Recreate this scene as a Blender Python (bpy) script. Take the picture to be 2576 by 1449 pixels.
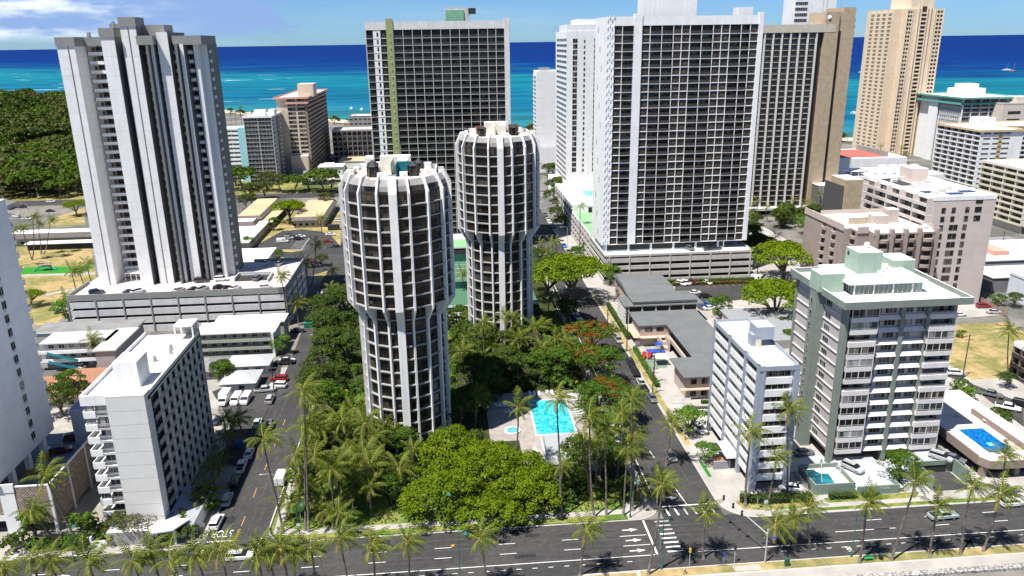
import bpy, math, random
from mathutils import Matrix, Vector
R=random.Random(7)
sc=bpy.context.scene
for o in list(bpy.data.objects): bpy.data.objects.remove(o)
# ---------- camera ----------
PIT,ROL,TH,CAMZ=.30698,.01505,.08238,86.0
fw=Vector((math.sin(TH)*math.cos(PIT),math.cos(TH)*math.cos(PIT),-math.sin(PIT)))
rt=Vector((math.cos(TH),-math.sin(TH),0)); up=rt.cross(fw)
R2=math.cos(ROL)*rt-math.sin(ROL)*up; U2=math.sin(ROL)*rt+math.cos(ROL)*up
cam=bpy.data.cameras.new('camera'); co=bpy.data.objects.new('camera',cam); sc.collection.objects.link(co)
m=Matrix((R2,U2,-fw)).transposed().to_4x4(); m.translation=Vector((0,0,CAMZ)); co.matrix_world=m
cam.sensor_width=36; cam.lens=1953/2576*36; cam.clip_end=400000; cam.clip_start=1; sc.camera=co
# ---------- light ----------
SD=Vector((-.36,-.28,1)).normalized()      # towards the sun
sun=bpy.data.lights.new('sun','SUN'); so=bpy.data.objects.new('sun',sun); sc.collection.objects.link(so)
so.rotation_euler=SD.to_track_quat('Z','Y').to_euler(); sun.energy=5.0; sun.angle=math.radians(.53); sun.color=(1,.955,.89)
w=bpy.data.worlds.new('World'); sc.world=w; w.use_nodes=True
def N(nt,t,**k):
    n=nt.nodes.new(t)
    for a,v in k.items():
        if a in n.inputs: n.inputs[a].default_value=v
        else: setattr(n,a,v)
    return n
nt=w.node_tree; nt.nodes.clear(); Lk=nt.links.new
sky=N(nt,'ShaderNodeTexSky',sky_type='NISHITA'); sky.sun_disc=False
sky.sun_elevation=math.asin(SD.z); sky.sun_rotation=math.atan2(SD.x,SD.y); sky.altitude=80; sky.dust_density=.25; sky.ozone_density=3.2; sky.air_density=.62
tc=N(nt,'ShaderNodeTexCoord'); sp=N(nt,'ShaderNodeSeparateXYZ'); Lk(tc.outputs['Generated'],sp.inputs[0])
mp=N(nt,'ShaderNodeMapping'); mp.inputs['Scale'].default_value=(5,5,19); mp.inputs['Location'].default_value=(1.3,.4,.1); Lk(tc.outputs['Generated'],mp.inputs[0])
no=N(nt,'ShaderNodeTexNoise',Scale=1.25,Detail=7,Roughness=.58); Lk(mp.outputs[0],no.inputs[0])
def mth(nt,op,a,b=None,c=None):
    n=nt.nodes.new('ShaderNodeMath'); n.operation=op
    for i,v in enumerate((a,b,c)):
        if v is None: continue
        if isinstance(v,(int,float)): n.inputs[i].default_value=v
        else: nt.links.new(v,n.inputs[i])
    return n.outputs[0]
def mrange(nt,v,a,b,c=0,d=1):
    n=nt.nodes.new('ShaderNodeMapRange'); n.interpolation_type='SMOOTHSTEP'
    for i,x in enumerate((a,b,c,d)): n.inputs[i+1].default_value=x
    nt.links.new(v,n.inputs[0]); return n.outputs[0]
# cloud bank near the horizon to the left, small puffs elsewhere (cloud cover varies with direction)
left=mrange(nt,sp.outputs[0],.02,-.40)
low=mrange(nt,sp.outputs[2],.004,.022); hi=mrange(nt,sp.outputs[2],.075,.05)
cov=mth(nt,'MULTIPLY',low,hi)
thr=mth(nt,'MULTIPLY_ADD',left,-.19,.60)
den=mth(nt,'SUBTRACT',no.outputs[0],thr); den=mrange(nt,den,0,.055); den=mth(nt,'MULTIPLY',den,cov)
mp2=N(nt,'ShaderNodeMapping'); mp2.inputs['Scale'].default_value=(5,5,19); mp2.inputs['Location'].default_value=(1.3,.4,-.2); Lk(tc.outputs['Generated'],mp2.inputs[0])
no2=N(nt,'ShaderNodeTexNoise',Scale=1.25,Detail=7,Roughness=.58); Lk(mp2.outputs[0],no2.inputs[0])
br=mth(nt,'SUBTRACT',no.outputs[0],no2.outputs[0]); br=mrange(nt,br,-.08,.14)
br2=mth(nt,'MULTIPLY',br,mrange(nt,sp.outputs[0],-.25,-.45)); 
cc=N(nt,'ShaderNodeMix',data_type='RGBA'); Lk(br2,cc.inputs[0]); cc.inputs[6].default_value=(3.0,4.6,8.2,1); cc.inputs[7].default_value=(12.5,12.8,13.2,1)
# thin high streaks
mp3=N(nt,'ShaderNodeMapping'); mp3.inputs['Scale'].default_value=(2,2,20); mp3.inputs['Rotation'].default_value=(.15,0,0); Lk(tc.outputs['Generated'],mp3.inputs[0])
no3=N(nt,'ShaderNodeTexNoise',Scale=1.6,Detail=6,Roughness=.6); Lk(mp3.outputs[0],no3.inputs[0])
st=mth(nt,'MULTIPLY',mrange(nt,no3.outputs[0],.45,.75),.30)
tint=N(nt,'ShaderNodeMix',data_type='RGBA',blend_type='MULTIPLY'); tint.inputs[0].default_value=1; Lk(sky.outputs[0],tint.inputs[6]); tint.inputs[7].default_value=(.62,.90,1.18,1)
m1=N(nt,'ShaderNodeMix',data_type='RGBA'); Lk(st,m1.inputs[0]); Lk(tint.outputs[2],m1.inputs[6]); m1.inputs[7].default_value=(5.2,7.0,8.6,1)
m2=N(nt,'ShaderNodeMix',data_type='RGBA'); Lk(mth(nt,'MULTIPLY',den,.9),m2.inputs[0]); Lk(m1.outputs[2],m2.inputs[6]); Lk(cc.outputs[2],m2.inputs[7])
bg=N(nt,'ShaderNodeBackground',Strength=.062); Lk(m2.outputs[2],bg.inputs[0]); wo=N(nt,'ShaderNodeOutputWorld'); Lk(bg.outputs[0],wo.inputs[0])
sc.view_settings.view_transform='Standard'; sc.view_settings.look='None'; sc.view_settings.exposure=0.72; sc.view_settings.gamma=1
sc.render.resolution_x=1024; sc.render.resolution_y=576
sc.render.engine='CYCLES'; sc.cycles.max_bounces=5; sc.cycles.diffuse_bounces=2; sc.cycles.glossy_bounces=2; sc.cycles.transparent_max_bounces=6
# ---------- materials ----------
MC={}
def mat(name,col,rough=.8,var=.12,scale=.35,streak=0.,col2=None,c2s=.08,bump=0.,spec=.4,joint=None,grid=None,obj=False,metal=0.):
    "plain procedural surface: mottling, vertical weather streaks, a second tone in patches, panel joints"
    if name in MC: return MC[name]
    m=bpy.data.materials.new(name); m.use_nodes=True; nt=m.node_tree; b=nt.nodes['Principled BSDF']; L=nt.links.new
    b.inputs['Roughness'].default_value=rough; b.inputs['Specular IOR Level'].default_value=spec; b.inputs['Metallic'].default_value=metal
    if obj: co=N(nt,'ShaderNodeTexCoord').outputs['Object']
    else: co=N(nt,'ShaderNodeNewGeometry').outputs['Position']
    n1=N(nt,'ShaderNodeTexNoise',Scale=scale,Detail=6,Roughness=.62); L(co,n1.inputs[0])
    v=mrange(nt,n1.outputs[0],.3,.7,1-var,1+var)
    c=(*col,1)
    base=None
    if col2:
        n2=N(nt,'ShaderNodeTexNoise',Scale=c2s,Detail=5,Roughness=.6); L(co,n2.inputs[0])
        mx=N(nt,'ShaderNodeMix',data_type='RGBA'); L(mrange(nt,n2.outputs[0],.42,.6),mx.inputs[0]); mx.inputs[6].default_value=c; mx.inputs[7].default_value=(*col2,1); base=mx.outputs[2]
    if streak:
        mp=N(nt,'ShaderNodeMapping'); mp.inputs['Scale'].default_value=(1.3,1.3,.06); L(co,mp.inputs[0])
        n3=N(nt,'ShaderNodeTexNoise',Scale=1.0,Detail=4); L(mp.outputs[0],n3.inputs[0])
        v=mth(nt,'MULTIPLY',v,mrange(nt,n3.outputs[0],.45,.75,1,1-streak))
    if joint or grid:
        s=N(nt,'ShaderNodeSeparateXYZ'); L(co,s.inputs[0])
        if joint:
            dz,z0,wd,amt=joint
            fr=mth(nt,'FRACT',mth(nt,'DIVIDE',mth(nt,'SUBTRACT',s.outputs[2],z0),dz))
            v=mth(nt,'MULTIPLY',v,mth(nt,'SUBTRACT',1.,mth(nt,'MULTIPLY',mth(nt,'LESS_THAN',fr,wd/dz),amt)))
        if grid:
            gx,gy,wd,amt=grid
            f1=mth(nt,'LESS_THAN',mth(nt,'FRACT',mth(nt,'DIVIDE',s.outputs[0],gx)),wd/gx); f2=mth(nt,'LESS_THAN',mth(nt,'FRACT',mth(nt,'DIVIDE',s.outputs[1],gy)),wd/gy)
            v=mth(nt,'MULTIPLY',v,mth(nt,'SUBTRACT',1.,mth(nt,'MULTIPLY',mth(nt,'MAXIMUM',f1,f2),amt)))
    vm=N(nt,'ShaderNodeVectorMath',operation='SCALE')
    if base is not None: L(base,vm.inputs[0])
    else: vm.inputs[0].default_value=col
    L(v,vm.inputs['Scale']); L(vm.outputs[0],b.inputs['Base Color'])
    if bump:
        n4=N(nt,'ShaderNodeTexNoise',Scale=3.,Detail=4); L(co,n4.inputs[0]); bp=N(nt,'ShaderNodeBump',Strength=bump,Distance=.3); L(n4.outputs[0],bp.inputs['Height']); L(bp.outputs[0],b.inputs['Normal'])
    MC[name]=m; return m
def glassmat(name,dark,curtain,frac=.4,rough=.08,cell=(3.1,3.1,2.7),spec=.5):
    "window pane: dark room or drawn curtain, chosen per room"
    if name in MC: return MC[name]
    m=bpy.data.materials.new(name); m.use_nodes=True; nt=m.node_tree; b=nt.nodes['Principled BSDF']; L=nt.links.new
    pos=N(nt,'ShaderNodeNewGeometry').outputs['Position']
    sn=N(nt,'ShaderNodeVectorMath',operation='SNAP'); L(pos,sn.inputs[0]); sn.inputs[1].default_value=cell
    wn=N(nt,'ShaderNodeTexWhiteNoise'); L(sn.outputs[0],wn.inputs[0])
    s2=N(nt,'ShaderNodeVectorMath',operation='SNAP'); L(pos,s2.inputs[0]); s2.inputs[1].default_value=(.85,.85,2.7)
    w2=N(nt,'ShaderNodeTexWhiteNoise'); L(s2.outputs[0],w2.inputs[0])
    k=mth(nt,'MULTIPLY',mth(nt,'LESS_THAN',wn.outputs[0],frac),mth(nt,'LESS_THAN',w2.outputs[0],.72))
    k=mth(nt,'MULTIPLY',k,mrange(nt,w2.outputs[0],0,.75,.35,1))
    mx=N(nt,'ShaderNodeMix',data_type='RGBA'); L(k,mx.inputs[0]); mx.inputs[6].default_value=(*dark,1); mx.inputs[7].default_value=(*curtain,1)
    L(mx.outputs[2],b.inputs['Base Color']); b.inputs['Roughness'].default_value=rough; b.inputs['Specular IOR Level'].default_value=spec
    MC[name]=m; return m
# ---------- mesh builder ----------
class MB:
    def __init__(s): s.v=[];s.f=[];s.m=[];s.mats=[]
    def mi(s,m):
        if m not in s.mats: s.mats.append(m)
        return s.mats.index(m)
    def poly(s,pts,m):
        i=len(s.v); s.v+=[tuple(p) for p in pts]; s.f.append(tuple(range(i,i+len(pts)))); s.m.append(s.mi(m))
    def box(s,x0,x1,y0,y1,z0,z1,m,top=None):
        i=len(s.v); s.v+=[(x0,y0,z0),(x1,y0,z0),(x1,y1,z0),(x0,y1,z0),(x0,y0,z1),(x1,y0,z1),(x1,y1,z1),(x0,y1,z1)]
        k=s.mi(m); kt=s.mi(top) if top else k
        for q,mm in (((3,2,1,0),k),((4,5,6,7),kt),((0,1,5,4),k),((1,2,6,5),k),((2,3,7,6),k),((3,0,4,7),k)): s.f.append(tuple(i+a for a in q)); s.m.append(mm)
        return s
    def prism(s,p,z0,z1,m,top=None,p1=None):
        "closed prism over ccw outline p (p1 = outline at the top)"
        n=len(p); i=len(s.v); p1=p1 or p
        s.v+=[(a,b,z0) for a,b in p]+[(a,b,z1) for a,b in p1]; k=s.mi(m)
        for j in range(n): s.f.append((i+j,i+(j+1)%n,i+n+(j+1)%n,i+n+j)); s.m.append(k)
        s.f.append(tuple(i+n+j for j in range(n))); s.m.append(s.mi(top) if top else k)
        s.f.append(tuple(i+j for j in reversed(range(n)))); s.m.append(k); return s
    def tube(s,pts,rs,m,n=6,cap=True):
        "tapered tube along points"
        i=len(s.v); k=s.mi(m); P=[Vector(p) for p in pts]
        for j,p in enumerate(P):
            d=(P[min(j+1,len(P)-1)]-P[max(j-1,0)]).normalized(); a=Vector((0,0,1)) if abs(d.z)<.9 else Vector((1,0,0))
            u=d.cross(a).normalized(); w=d.cross(u); r=rs[j] if isinstance(rs,(list,tuple)) else rs
            for t in range(n):
                an=2*math.pi*t/n; s.v.append(tuple(p+u*r*math.cos(an)+w*r*math.sin(an)))
        for j in range(len(P)-1):
            for t in range(n): s.f.append((i+j*n+t,i+j*n+(t+1)%n,i+(j+1)*n+(t+1)%n,i+(j+1)*n+t)); s.m.append(k)
        if cap:
            s.f.append(tuple(i+t for t in range(n))); s.m.append(k); s.f.append(tuple(i+(len(P)-1)*n+t for t in reversed(range(n)))); s.m.append(k)
        return s
    def cyl(s,x,y,z0,z1,r,m,n=12,r1=None): return s.tube([(x,y,z0),(x,y,z1)],[r,r if r1 is None else r1],m,n)
    def add(s,o,M=None):
        i=len(s.v); s.v+=[tuple(M@Vector(v)) for v in o.v] if M is not None else o.v
        mm=[s.mi(x) for x in o.mats]
        for f,k in zip(o.f,o.m): s.f.append(tuple(i+a for a in f)); s.m.append(mm[k])
    def mesh(s,name,smooth=False):
        me=bpy.data.meshes.new(name); me.from_pydata(s.v,[],s.f); me.update()
        for x in s.mats: me.materials.append(x)
        me.polygons.foreach_set('material_index',s.m)
        if smooth: me.polygons.foreach_set('use_smooth',[True]*len(s.f))
        return me
COL=sc.collection
def link(name,data,parent=None,loc=None,mw=None):
    o=bpy.data.objects.new(name,data); COL.objects.link(o)
    if parent: o.parent=parent
    if loc is not None: o.location=loc
    if mw is not None: o.matrix_local=mw
    return o
def tag(o,label=None,cat=None,group=None,kind=None):
    if label: o['label']=label
    if cat: o['category']=cat
    if group: o['group']=group
    if kind: o['kind']=kind
    return o
def empty(name,loc,label,cat,group=None,rz=0.):
    o=link(name,None,loc=loc); o.rotation_euler=(0,0,rz); o.empty_display_size=.5; return tag(o,label,cat,group)
def children(o): return KIDS.get(o.session_uid,[])
KIDS={}
def kid(name,me,parent,**k):
    o=link(name,me,parent,**k); KIDS.setdefault(parent.session_uid,[]).append(o); return o
def copy_tree(o,parent=None):
    c=o.copy(); COL.objects.link(c)
    if parent: c.parent=parent
    for ch in KIDS.get(o.session_uid,[]):
        d=copy_tree(ch,c); KIDS.setdefault(c.session_uid,[]).append(d)
    return c
def one(name,mb,label,cat,group=None,loc=(0,0,0),smooth=False):
    o=link(name,mb.mesh(name,smooth),loc=loc); return tag(o,label,cat,group)
def struct(name,mb): o=link(name,mb.mesh(name)); o['kind']='structure'; return o
SPLIT={'column','pier','fin','roof_plant','roof_vent','slot_window','windscreen_fence','penthouse','antenna','roof_box','satellite_dish','pool','bulkhead_light','side_balcony','green_louvre','bay_post','stair_flight','awning','roof_unit','chimney','court_line','ramp_wall','terrace_wall','gate','solar_panel','cabana','lounger','porch'}
CAMP=Vector((0,0,CAMZ))
ROT={'S':0,'E':math.pi/2,'N':math.pi,'W':-math.pi/2}
class Bld:
    "a building: an Empty that parents its parts; repeated elements share mesh data"
    def __init__(s,name,label,cat,x0,x1,y0,y1,z0=0,group=None,org=None):
        s.x0,s.x1,s.y0,s.y1,s.z0=x0,x1,y0,y1,z0; s.o=Vector(((x0+x1)/2,(y0+y1)/2,z0))
        s.root=empty(name,s.o,label,cat,group); s.p={}; s.els={}; s.cnt={}
    def P(s,part):
        if part not in s.p: s.p[part]=MB()
        return s.p[part]
    def box(s,part,m,x0,x1,y0,y1,z0,z1,top=None):
        if part in SPLIT:
            n=s.cnt.get(part,0); s.cnt[part]=n+1
            if n: part=part+'#%d'%min(n,99)
        s.P(part).box(x0-s.o.x,x1-s.o.x,y0-s.o.y,y1-s.o.y,z0-s.o.z,z1-s.o.z,m,top)
    def prism(s,part,m,p,z0,z1,top=None,p1=None): s.P(part).prism([(a-s.o.x,b-s.o.y) for a,b in p],z0-s.o.z,z1-s.o.z,m,top,[(a-s.o.x,b-s.o.y) for a,b in p1] if p1 else None)
    def pt(s,f,u,d):
        return {'S':(u,s.y0-d),'N':(u,s.y1+d),'E':(s.x1+d,u),'W':(s.x0-d,u)}[f]
    def fbox(s,part,m,f,u0,u1,d0,d1,z0,z1,top=None):
        a=s.pt(f,u0,d0);b=s.pt(f,u1,d1); s.box(part,m,min(a[0],b[0]),max(a[0],b[0]),min(a[1],b[1]),max(a[1],b[1]),z0,z1,top)
    def el(s,part,mb,f,u,z,d=0.,rz=None,xy=None):
        x,y=xy if xy else s.pt(f,u,d); M=Matrix.Translation((x-s.o.x,y-s.o.y,z-s.o.z))@Matrix.Rotation(ROT[f] if rz is None else rz,4,'Z')
        s.els.setdefault(part,[]).append((mb,M))
    def done(s,limit=100):
        for k,mb in s.p.items():
            k=k.split('#')[0]; kid(k,mb.mesh(k),s.root)
        cache={}
        for k,L in s.els.items():
            def vis(e):
                w=s.o+e[1].translation; n=e[1].to_3x3()@Vector((0,-1,0)); back=0 if n.dot(CAMP-w)>0 else 1
                return (back,(w-CAMP).length)
            L.sort(key=vis); near=L if len(L)<=limit else L[:limit]
            for mb,M in near:
                if id(mb) not in cache: cache[id(mb)]=mb.mesh(k)
                kid(k,cache[id(mb)],s.root,mw=M)
            rest=L[len(near):]
            if rest:
                big=MB()
                for mb,M in rest: big.add(mb,M)
                o=kid(k,big.mesh(k+'s_beyond'),s.root); o['kind']='stuff'
        return s.root
# shared materials
white=mat('white_paint',(.80,.80,.79),.7,.05,.25,streak=.10); white2=mat('warm_white_paint',(.74,.73,.70),.75,.06,.25,streak=.14)
roofw=mat('white_roof',(.80,.79,.77),.75,.10,.6,col2=(.64,.61,.57),c2s=.16)
conc=mat('concrete',(.40,.39,.37),.85,.14,.5,streak=.12); concl=mat('light_concrete',(.55,.535,.51),.85,.10,.5,streak=.1)
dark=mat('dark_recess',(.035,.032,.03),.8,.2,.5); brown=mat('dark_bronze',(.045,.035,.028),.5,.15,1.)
alu=mat('window_aluminium',(.45,.45,.45),.4,.1,1.); steel=mat('galvanised_steel',(.35,.36,.37),.45,.15,1.,metal=.4)
gD=glassmat('dark_glass',(.014,.013,.013),(.17,.155,.135),.46,spec=.3); gB=glassmat('bronze_glass',(.010,.008,.007),(.085,.068,.054),.42,cell=(2.3,2.3,2.75),spec=.3)
gW=glassmat('curtained_glass',(.035,.042,.046),(.42,.42,.40),.55)
asph=mat('asphalt',(.048,.047,.047),.92,.14,.9,col2=(.064,.062,.061),c2s=.07,spec=.15,bump=.15)
def window(w,h,n=2,fr=alu,gl=gD,t=.06,sill=0,rail=0.):
    mb=MB(); mb.poly([(-w/2,-.02,0),(w/2,-.02,0),(w/2,-.02,h),(-w/2,-.02,h)],gl)
    for a,b,c,d in ((-w/2,w/2,0,t),(-w/2,w/2,h-t,h),(-w/2,-w/2+t,t,h-t),(w/2-t,w/2,t,h-t)): mb.box(a,b,-.06,0,c,d,fr)
    for i in range(1,n): x=-w/2+w*i/n; mb.box(x-t/2,x+t/2,-.055,0,t,h-t,fr)
    if rail: mb.box(-w/2+t,w/2-t,-.05,0,rail,rail+t,fr)
    if sill: mb.box(-w/2-.1,w/2+.1,-.2,0,-.12,0,sill)
    return mb
def railing(w,h=1.,m=brown,solid=0.,ms=None,n=6,d=0):
    mb=MB(); 
    if solid: mb.box(-w/2,w/2,-.12,0,0,solid,ms or m)
    if h>solid+.05:
        mb.box(-w/2,w/2,-.08,-.03,h-.06,h,m)
        if not solid: mb.box(-w/2,w/2,-.08,-.03,.05,.1,m)
        for i in range(n+1): x=-w/2+.03+(w-.06)*i/n; mb.box(x-.02,x+.02,-.07,-.04,solid,h-.06,m)
    return mb
# ---------- ground ----------
def sheet(name,pts,m,z,th=0,kind='structure'):
    mb=MB()
    if th: mb.prism(pts,z-th,z,m)
    else: mb.poly([(a,b,z) for a,b in pts],m)
    o=link(name,mb.mesh(name)); o['kind']=kind; return o
def rect(x0,x1,y0,y1): return [(x0,y0),(x1,y0),(x1,y1),(x0,y1)]
def rounded(x0,x1,y0,y1,r=(0,0,0,0)):
    P=[]
    for (cx,cy,sx,sy,a0),q in zip(((x0,y0,1,1,180),(x1,y0,-1,1,270),(x1,y1,-1,-1,0),(x0,y1,1,-1,90)),r):
        if q<=0: P.append((cx,cy)); continue
        for i in range(9): a=math.radians(a0+90*i/8); P.append((cx+sx*q+q*math.cos(a),cy+sy*q+q*math.sin(a)))
    return P
pave=mat('town_ground',(.20,.185,.165),.9,.18,.2,col2=(.11,.11,.10),c2s=.03,spec=.2)
walk=mat('sidewalk_concrete',(.40,.375,.345),.9,.10,.6,col2=(.33,.31,.28),c2s=.15,grid=(1.5,1.5,.04,.25),spec=.2)
kerbm=mat('kerb_concrete',(.44,.42,.39),.9,.12,1.,spec=.2)
lawn=mat('green_lawn',(.085,.15,.025),.95,.3,1.2,col2=(.20,.21,.06),c2s=.18,bump=.3,spec=.1)
dry=mat('dry_lawn',(.36,.27,.125),.95,.22,.5,col2=(.20,.19,.07),c2s=.09,bump=.3,spec=.1)
soil=mat('garden_soil',(.05,.055,.022),.95,.35,.8,col2=(.035,.05,.018),c2s=.2,spec=.1)
coast=[(-3600,3100),(-779,1479),(-308,1154),(-85,926),(78,816),(365,672),(486,650),(900,560),(3000,250)]
sheet('town_ground',[(-3600,-400),(3000,-400)]+coast[::-1],pave,0)
sand=mat('beach_sand',(.50,.42,.32),.95,.1,.3,spec=.1)
sheet('beach_sand',[(a-14,b-22) for a,b in coast]+coast[::-1],sand,.05)
# ocean: shallow reef water turquoise, deep water blue; foam where the reef breaks
om=bpy.data.materials.new('ocean_water'); om.use_nodes=True; nt=om.node_tree; b=nt.nodes['Principled BSDF']; L=nt.links.new
pos=N(nt,'ShaderNodeNewGeometry').outputs['Position']; s=N(nt,'ShaderNodeSeparateXYZ'); L(pos,s.inputs[0])
d=mth(nt,'MULTIPLY_ADD',s.outputs[0],.577,-.577*365); d=mth(nt,'ADD',d,mth(nt,'MULTIPLY_ADD',s.outputs[1],.817,-.817*672))
def onoise(sc_,rz,loc=(0,0,0),det=5):
    mp=N(nt,'ShaderNodeMapping'); mp.inputs['Rotation'].default_value=(0,0,rz); mp.inputs['Scale'].default_value=sc_; mp.inputs['Location'].default_value=loc; L(pos,mp.inputs[0])
    n=N(nt,'ShaderNodeTexNoise',Scale=1.,Detail=det,Roughness=.6); L(mp.outputs[0],n.inputs[0]); return n.outputs[0]
n1=onoise((.0009,.0030,1),.35); dd=mth(nt,'MULTIPLY',d,mth(nt,'MULTIPLY_ADD',mth(nt,'SUBTRACT',n1,.5),2.0,1.0))
cr=N(nt,'ShaderNodeValToRGB'); L(mrange(nt,dd,0,6000),cr.inputs[0]); nt.nodes[-1].name
for n_ in nt.nodes:
    if n_.bl_idname=='ShaderNodeMapRange' : n_.interpolation_type='LINEAR'
e=cr.color_ramp.elements; e[0].position=0; e[0].color=(.02,.15,.18,1); e[1].position=1; e[1].color=(.002,.020,.125,1)
for p_,c_ in ((.03,(.006,.105,.19)),(.09,(.006,.13,.195)),(.14,(.008,.15,.195)),(.20,(.005,.085,.18)),(.27,(.003,.04,.15)),(.42,(.002,.024,.14))): x=e.new(p_); x.color=(*c_,1)
n2=onoise((.004,.02,1),.3,(3,7,0)); n3=onoise((.03,.12,1),.3)
vm=N(nt,'ShaderNodeVectorMath',operation='SCALE'); L(cr.outputs[0],vm.inputs[0]); L(mth(nt,'MULTIPLY',mrange(nt,n2,.3,.7,.72,1.28),mrange(nt,n3,.3,.7,.88,1.12)),vm.inputs['Scale'])
n4=onoise((.006,.035,1),.25,(1,2,0),6); fo=mth(nt,'MULTIPLY',mrange(nt,n4,.655,.69),mth(nt,'MULTIPLY',mrange(nt,d,60,200),mrange(nt,d,1500,700)))
fo=mth(nt,'MULTIPLY',fo,mrange(nt,s.outputs[0],-200,-420))
mx=N(nt,'ShaderNodeMix',data_type='RGBA'); L(fo,mx.inputs[0]); L(vm.outputs[0],mx.inputs[6]); mx.inputs[7].default_value=(.8,.85,.85,1)
L(mx.outputs[2],b.inputs['Base Color']); b.inputs['Roughness'].default_value=.6; b.inputs['Specular IOR Level'].default_value=.03
n5=onoise((.25,.5,1),.2); bp=N(nt,'ShaderNodeBump',Strength=.6,Distance=.6); L(n5,bp.inputs['Height']); L(bp.outputs[0],b.inputs['Normal'])
sheet('ocean_water',[(-120000,3000),(-3600,3000)]+coast[1:-1]+[(3000,200),(120000,200),(120000,150000),(-120000,150000)],om,-.6)
# roads
ROADS={'boulevard_road':rect(-200,260,108.9,123.4),
 'left_street_road':[(-46.4,123.4),(-35.7,123.4),(-35.7,215),(-39,300),(-39,420),(-49,420),(-49,290),(-46.4,205)],
 'right_street_road':[(38.2,123.4),(49.8,123.4),(49.6,215),(49.6,520),(38.2,520)],
 'cross_avenue_road':rect(-39,38.2,330,346),'cross_avenue_east_road':rect(49.6,330,372,384),
 'park_avenue_road':rect(-420,-49,462,478),'beach_avenue_road':rect(38.2,320,520,536)}
for k,v in ROADS.items(): sheet(k,v,asph,.008 if 'cross' not in k else .006)
# raised blocks with kerbs
sheet('garden_block_kerb',rounded(-35.7,38.2,123.4,330,(5,5,0,0)),kerbm,.12,.14)
sheet('garden_block_ground',rounded(-35.45,37.95,123.65,329.7,(4.8,4.8,0,0)),soil,.125)
sheet('verge_lawn',rounded(-35.2,37.7,123.9,133,(4.6,4.6,0,0)),lawn,.129)
sheet('garden_lawn',[(-33,127.2),(-13,127.2),(-14,136),(-20,142),(-28,146),(-33,150)],lawn,.131)
sheet('garden_footpath',[(-34.5,126.0),(-30,125.4),(33,125.6),(37.2,128.4),(37.2,132),(35.5,132),(35.5,128.9),(33,127.1),(-30,127.0),(-33.2,128.5),(-33.2,150),(-34.9,150)],walk,.134)
sheet('right_street_footpath',rect(35.4,37.1,132,300),walk,.132)
sheet('corner_plaza_left',rounded(31.5,37.9,123.7,129.5,(0,4.6,0,0)),walk,.137)
sheet('right_block_kerb',rounded(49.8,150,121.9,372,(6.5,0,0,0)),kerbm,.12,.14)
sheet('right_block_pavement',rounded(50.05,149.8,122.15,371.8,(6.3,0,0,0)),walk,.125)
sheet('right_block_verge',[(68,122.5),(108,122.3),(108,123.5),(68,123.5)],lawn,.130)
sheet('right_corner_verge',[(54,124.6),(58,123.9),(68.5,123.9),(68.5,128.2),(60,128.2),(56,128.4),(53.5,127.2)],mat('patchy_lawn',(.30,.24,.10),.95,.3,.8,col2=(.12,.16,.04),c2s=.3,spec=.1),.131)
sheet('green_tower_lawn',[(71,124.9),(89,124.9),(90.5,126.6),(71,126.6)],lawn,.131)
sheet('street_verge',rect(50.4,51.8,150,262),dry,.129)
sheet('narrow_lawn',rect(51.2,52.0,136.5,142.5),mat('turf_green',(.03,.17,.03),.95,.15,2.,spec=.1),.130)
sheet('left_block_kerb',rounded(-150,-46.4,123.4,205,(0,4.5,0,0)),kerbm,.12,.14)
sheet('left_block_pavement',rounded(-149.8,-46.65,123.65,204.8,(0,4.3,0,0)),mat('driveway_concrete',(.36,.335,.30),.9,.14,.4,col2=(.27,.25,.22),c2s=.12,spec=.2),.125)
sheet('left_parking_ground',[(-63.2,191.2),(-48.4,207.8),(-46.2,189.2),(-46.7,152),(-51,152),(-53,171)],asph,.130)
sheet('median_kerb',[(29.7,109.1),(260,109.0),(260,103.5),(60,103.5),(60,98),(29.7,98)],kerbm,.12,.14)
sheet('median_lawn',[(30,108.85),(37,108.85),(37,106.9),(41,106.9),(41,108.85),(260,108.75),(260,106.4),(38,106.7),(30,106.9)][:2]+[(260,108.75),(260,106.4),(30,106.9)],dry,.126)
sheet('canal_walk',rect(29.7,260,103.8,106.45),walk,.125)
sheet('near_verge_kerb',[(-200,108.9),(-200,98),(29.7,98),(29.7,109.1),(20,109.0),(18,107.6),(-200,107.6)][1:],kerbm,.12,.14)
sheet('near_verge_lawn',[(-200,107.3),(-200,98.3),(29.4,98.3),(29.4,108.6),(20,108.6),(18.2,107.3)],dry,.126)
mb=MB(); mb.box(40,260,102.5,103.6,-2,.55,mat('lava_rock_wall',(.17,.16,.15),.9,.3,3.,col2=(.45,.43,.40),c2s=2.6)); one('canal_wall',mb,'low dark stone wall with pale mortar along the canal edge','wall')
sheet('canal_water',rect(-200,260,40,98),mat('canal_water',(.01,.02,.02),.1,.1,.5),-.3)
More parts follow.
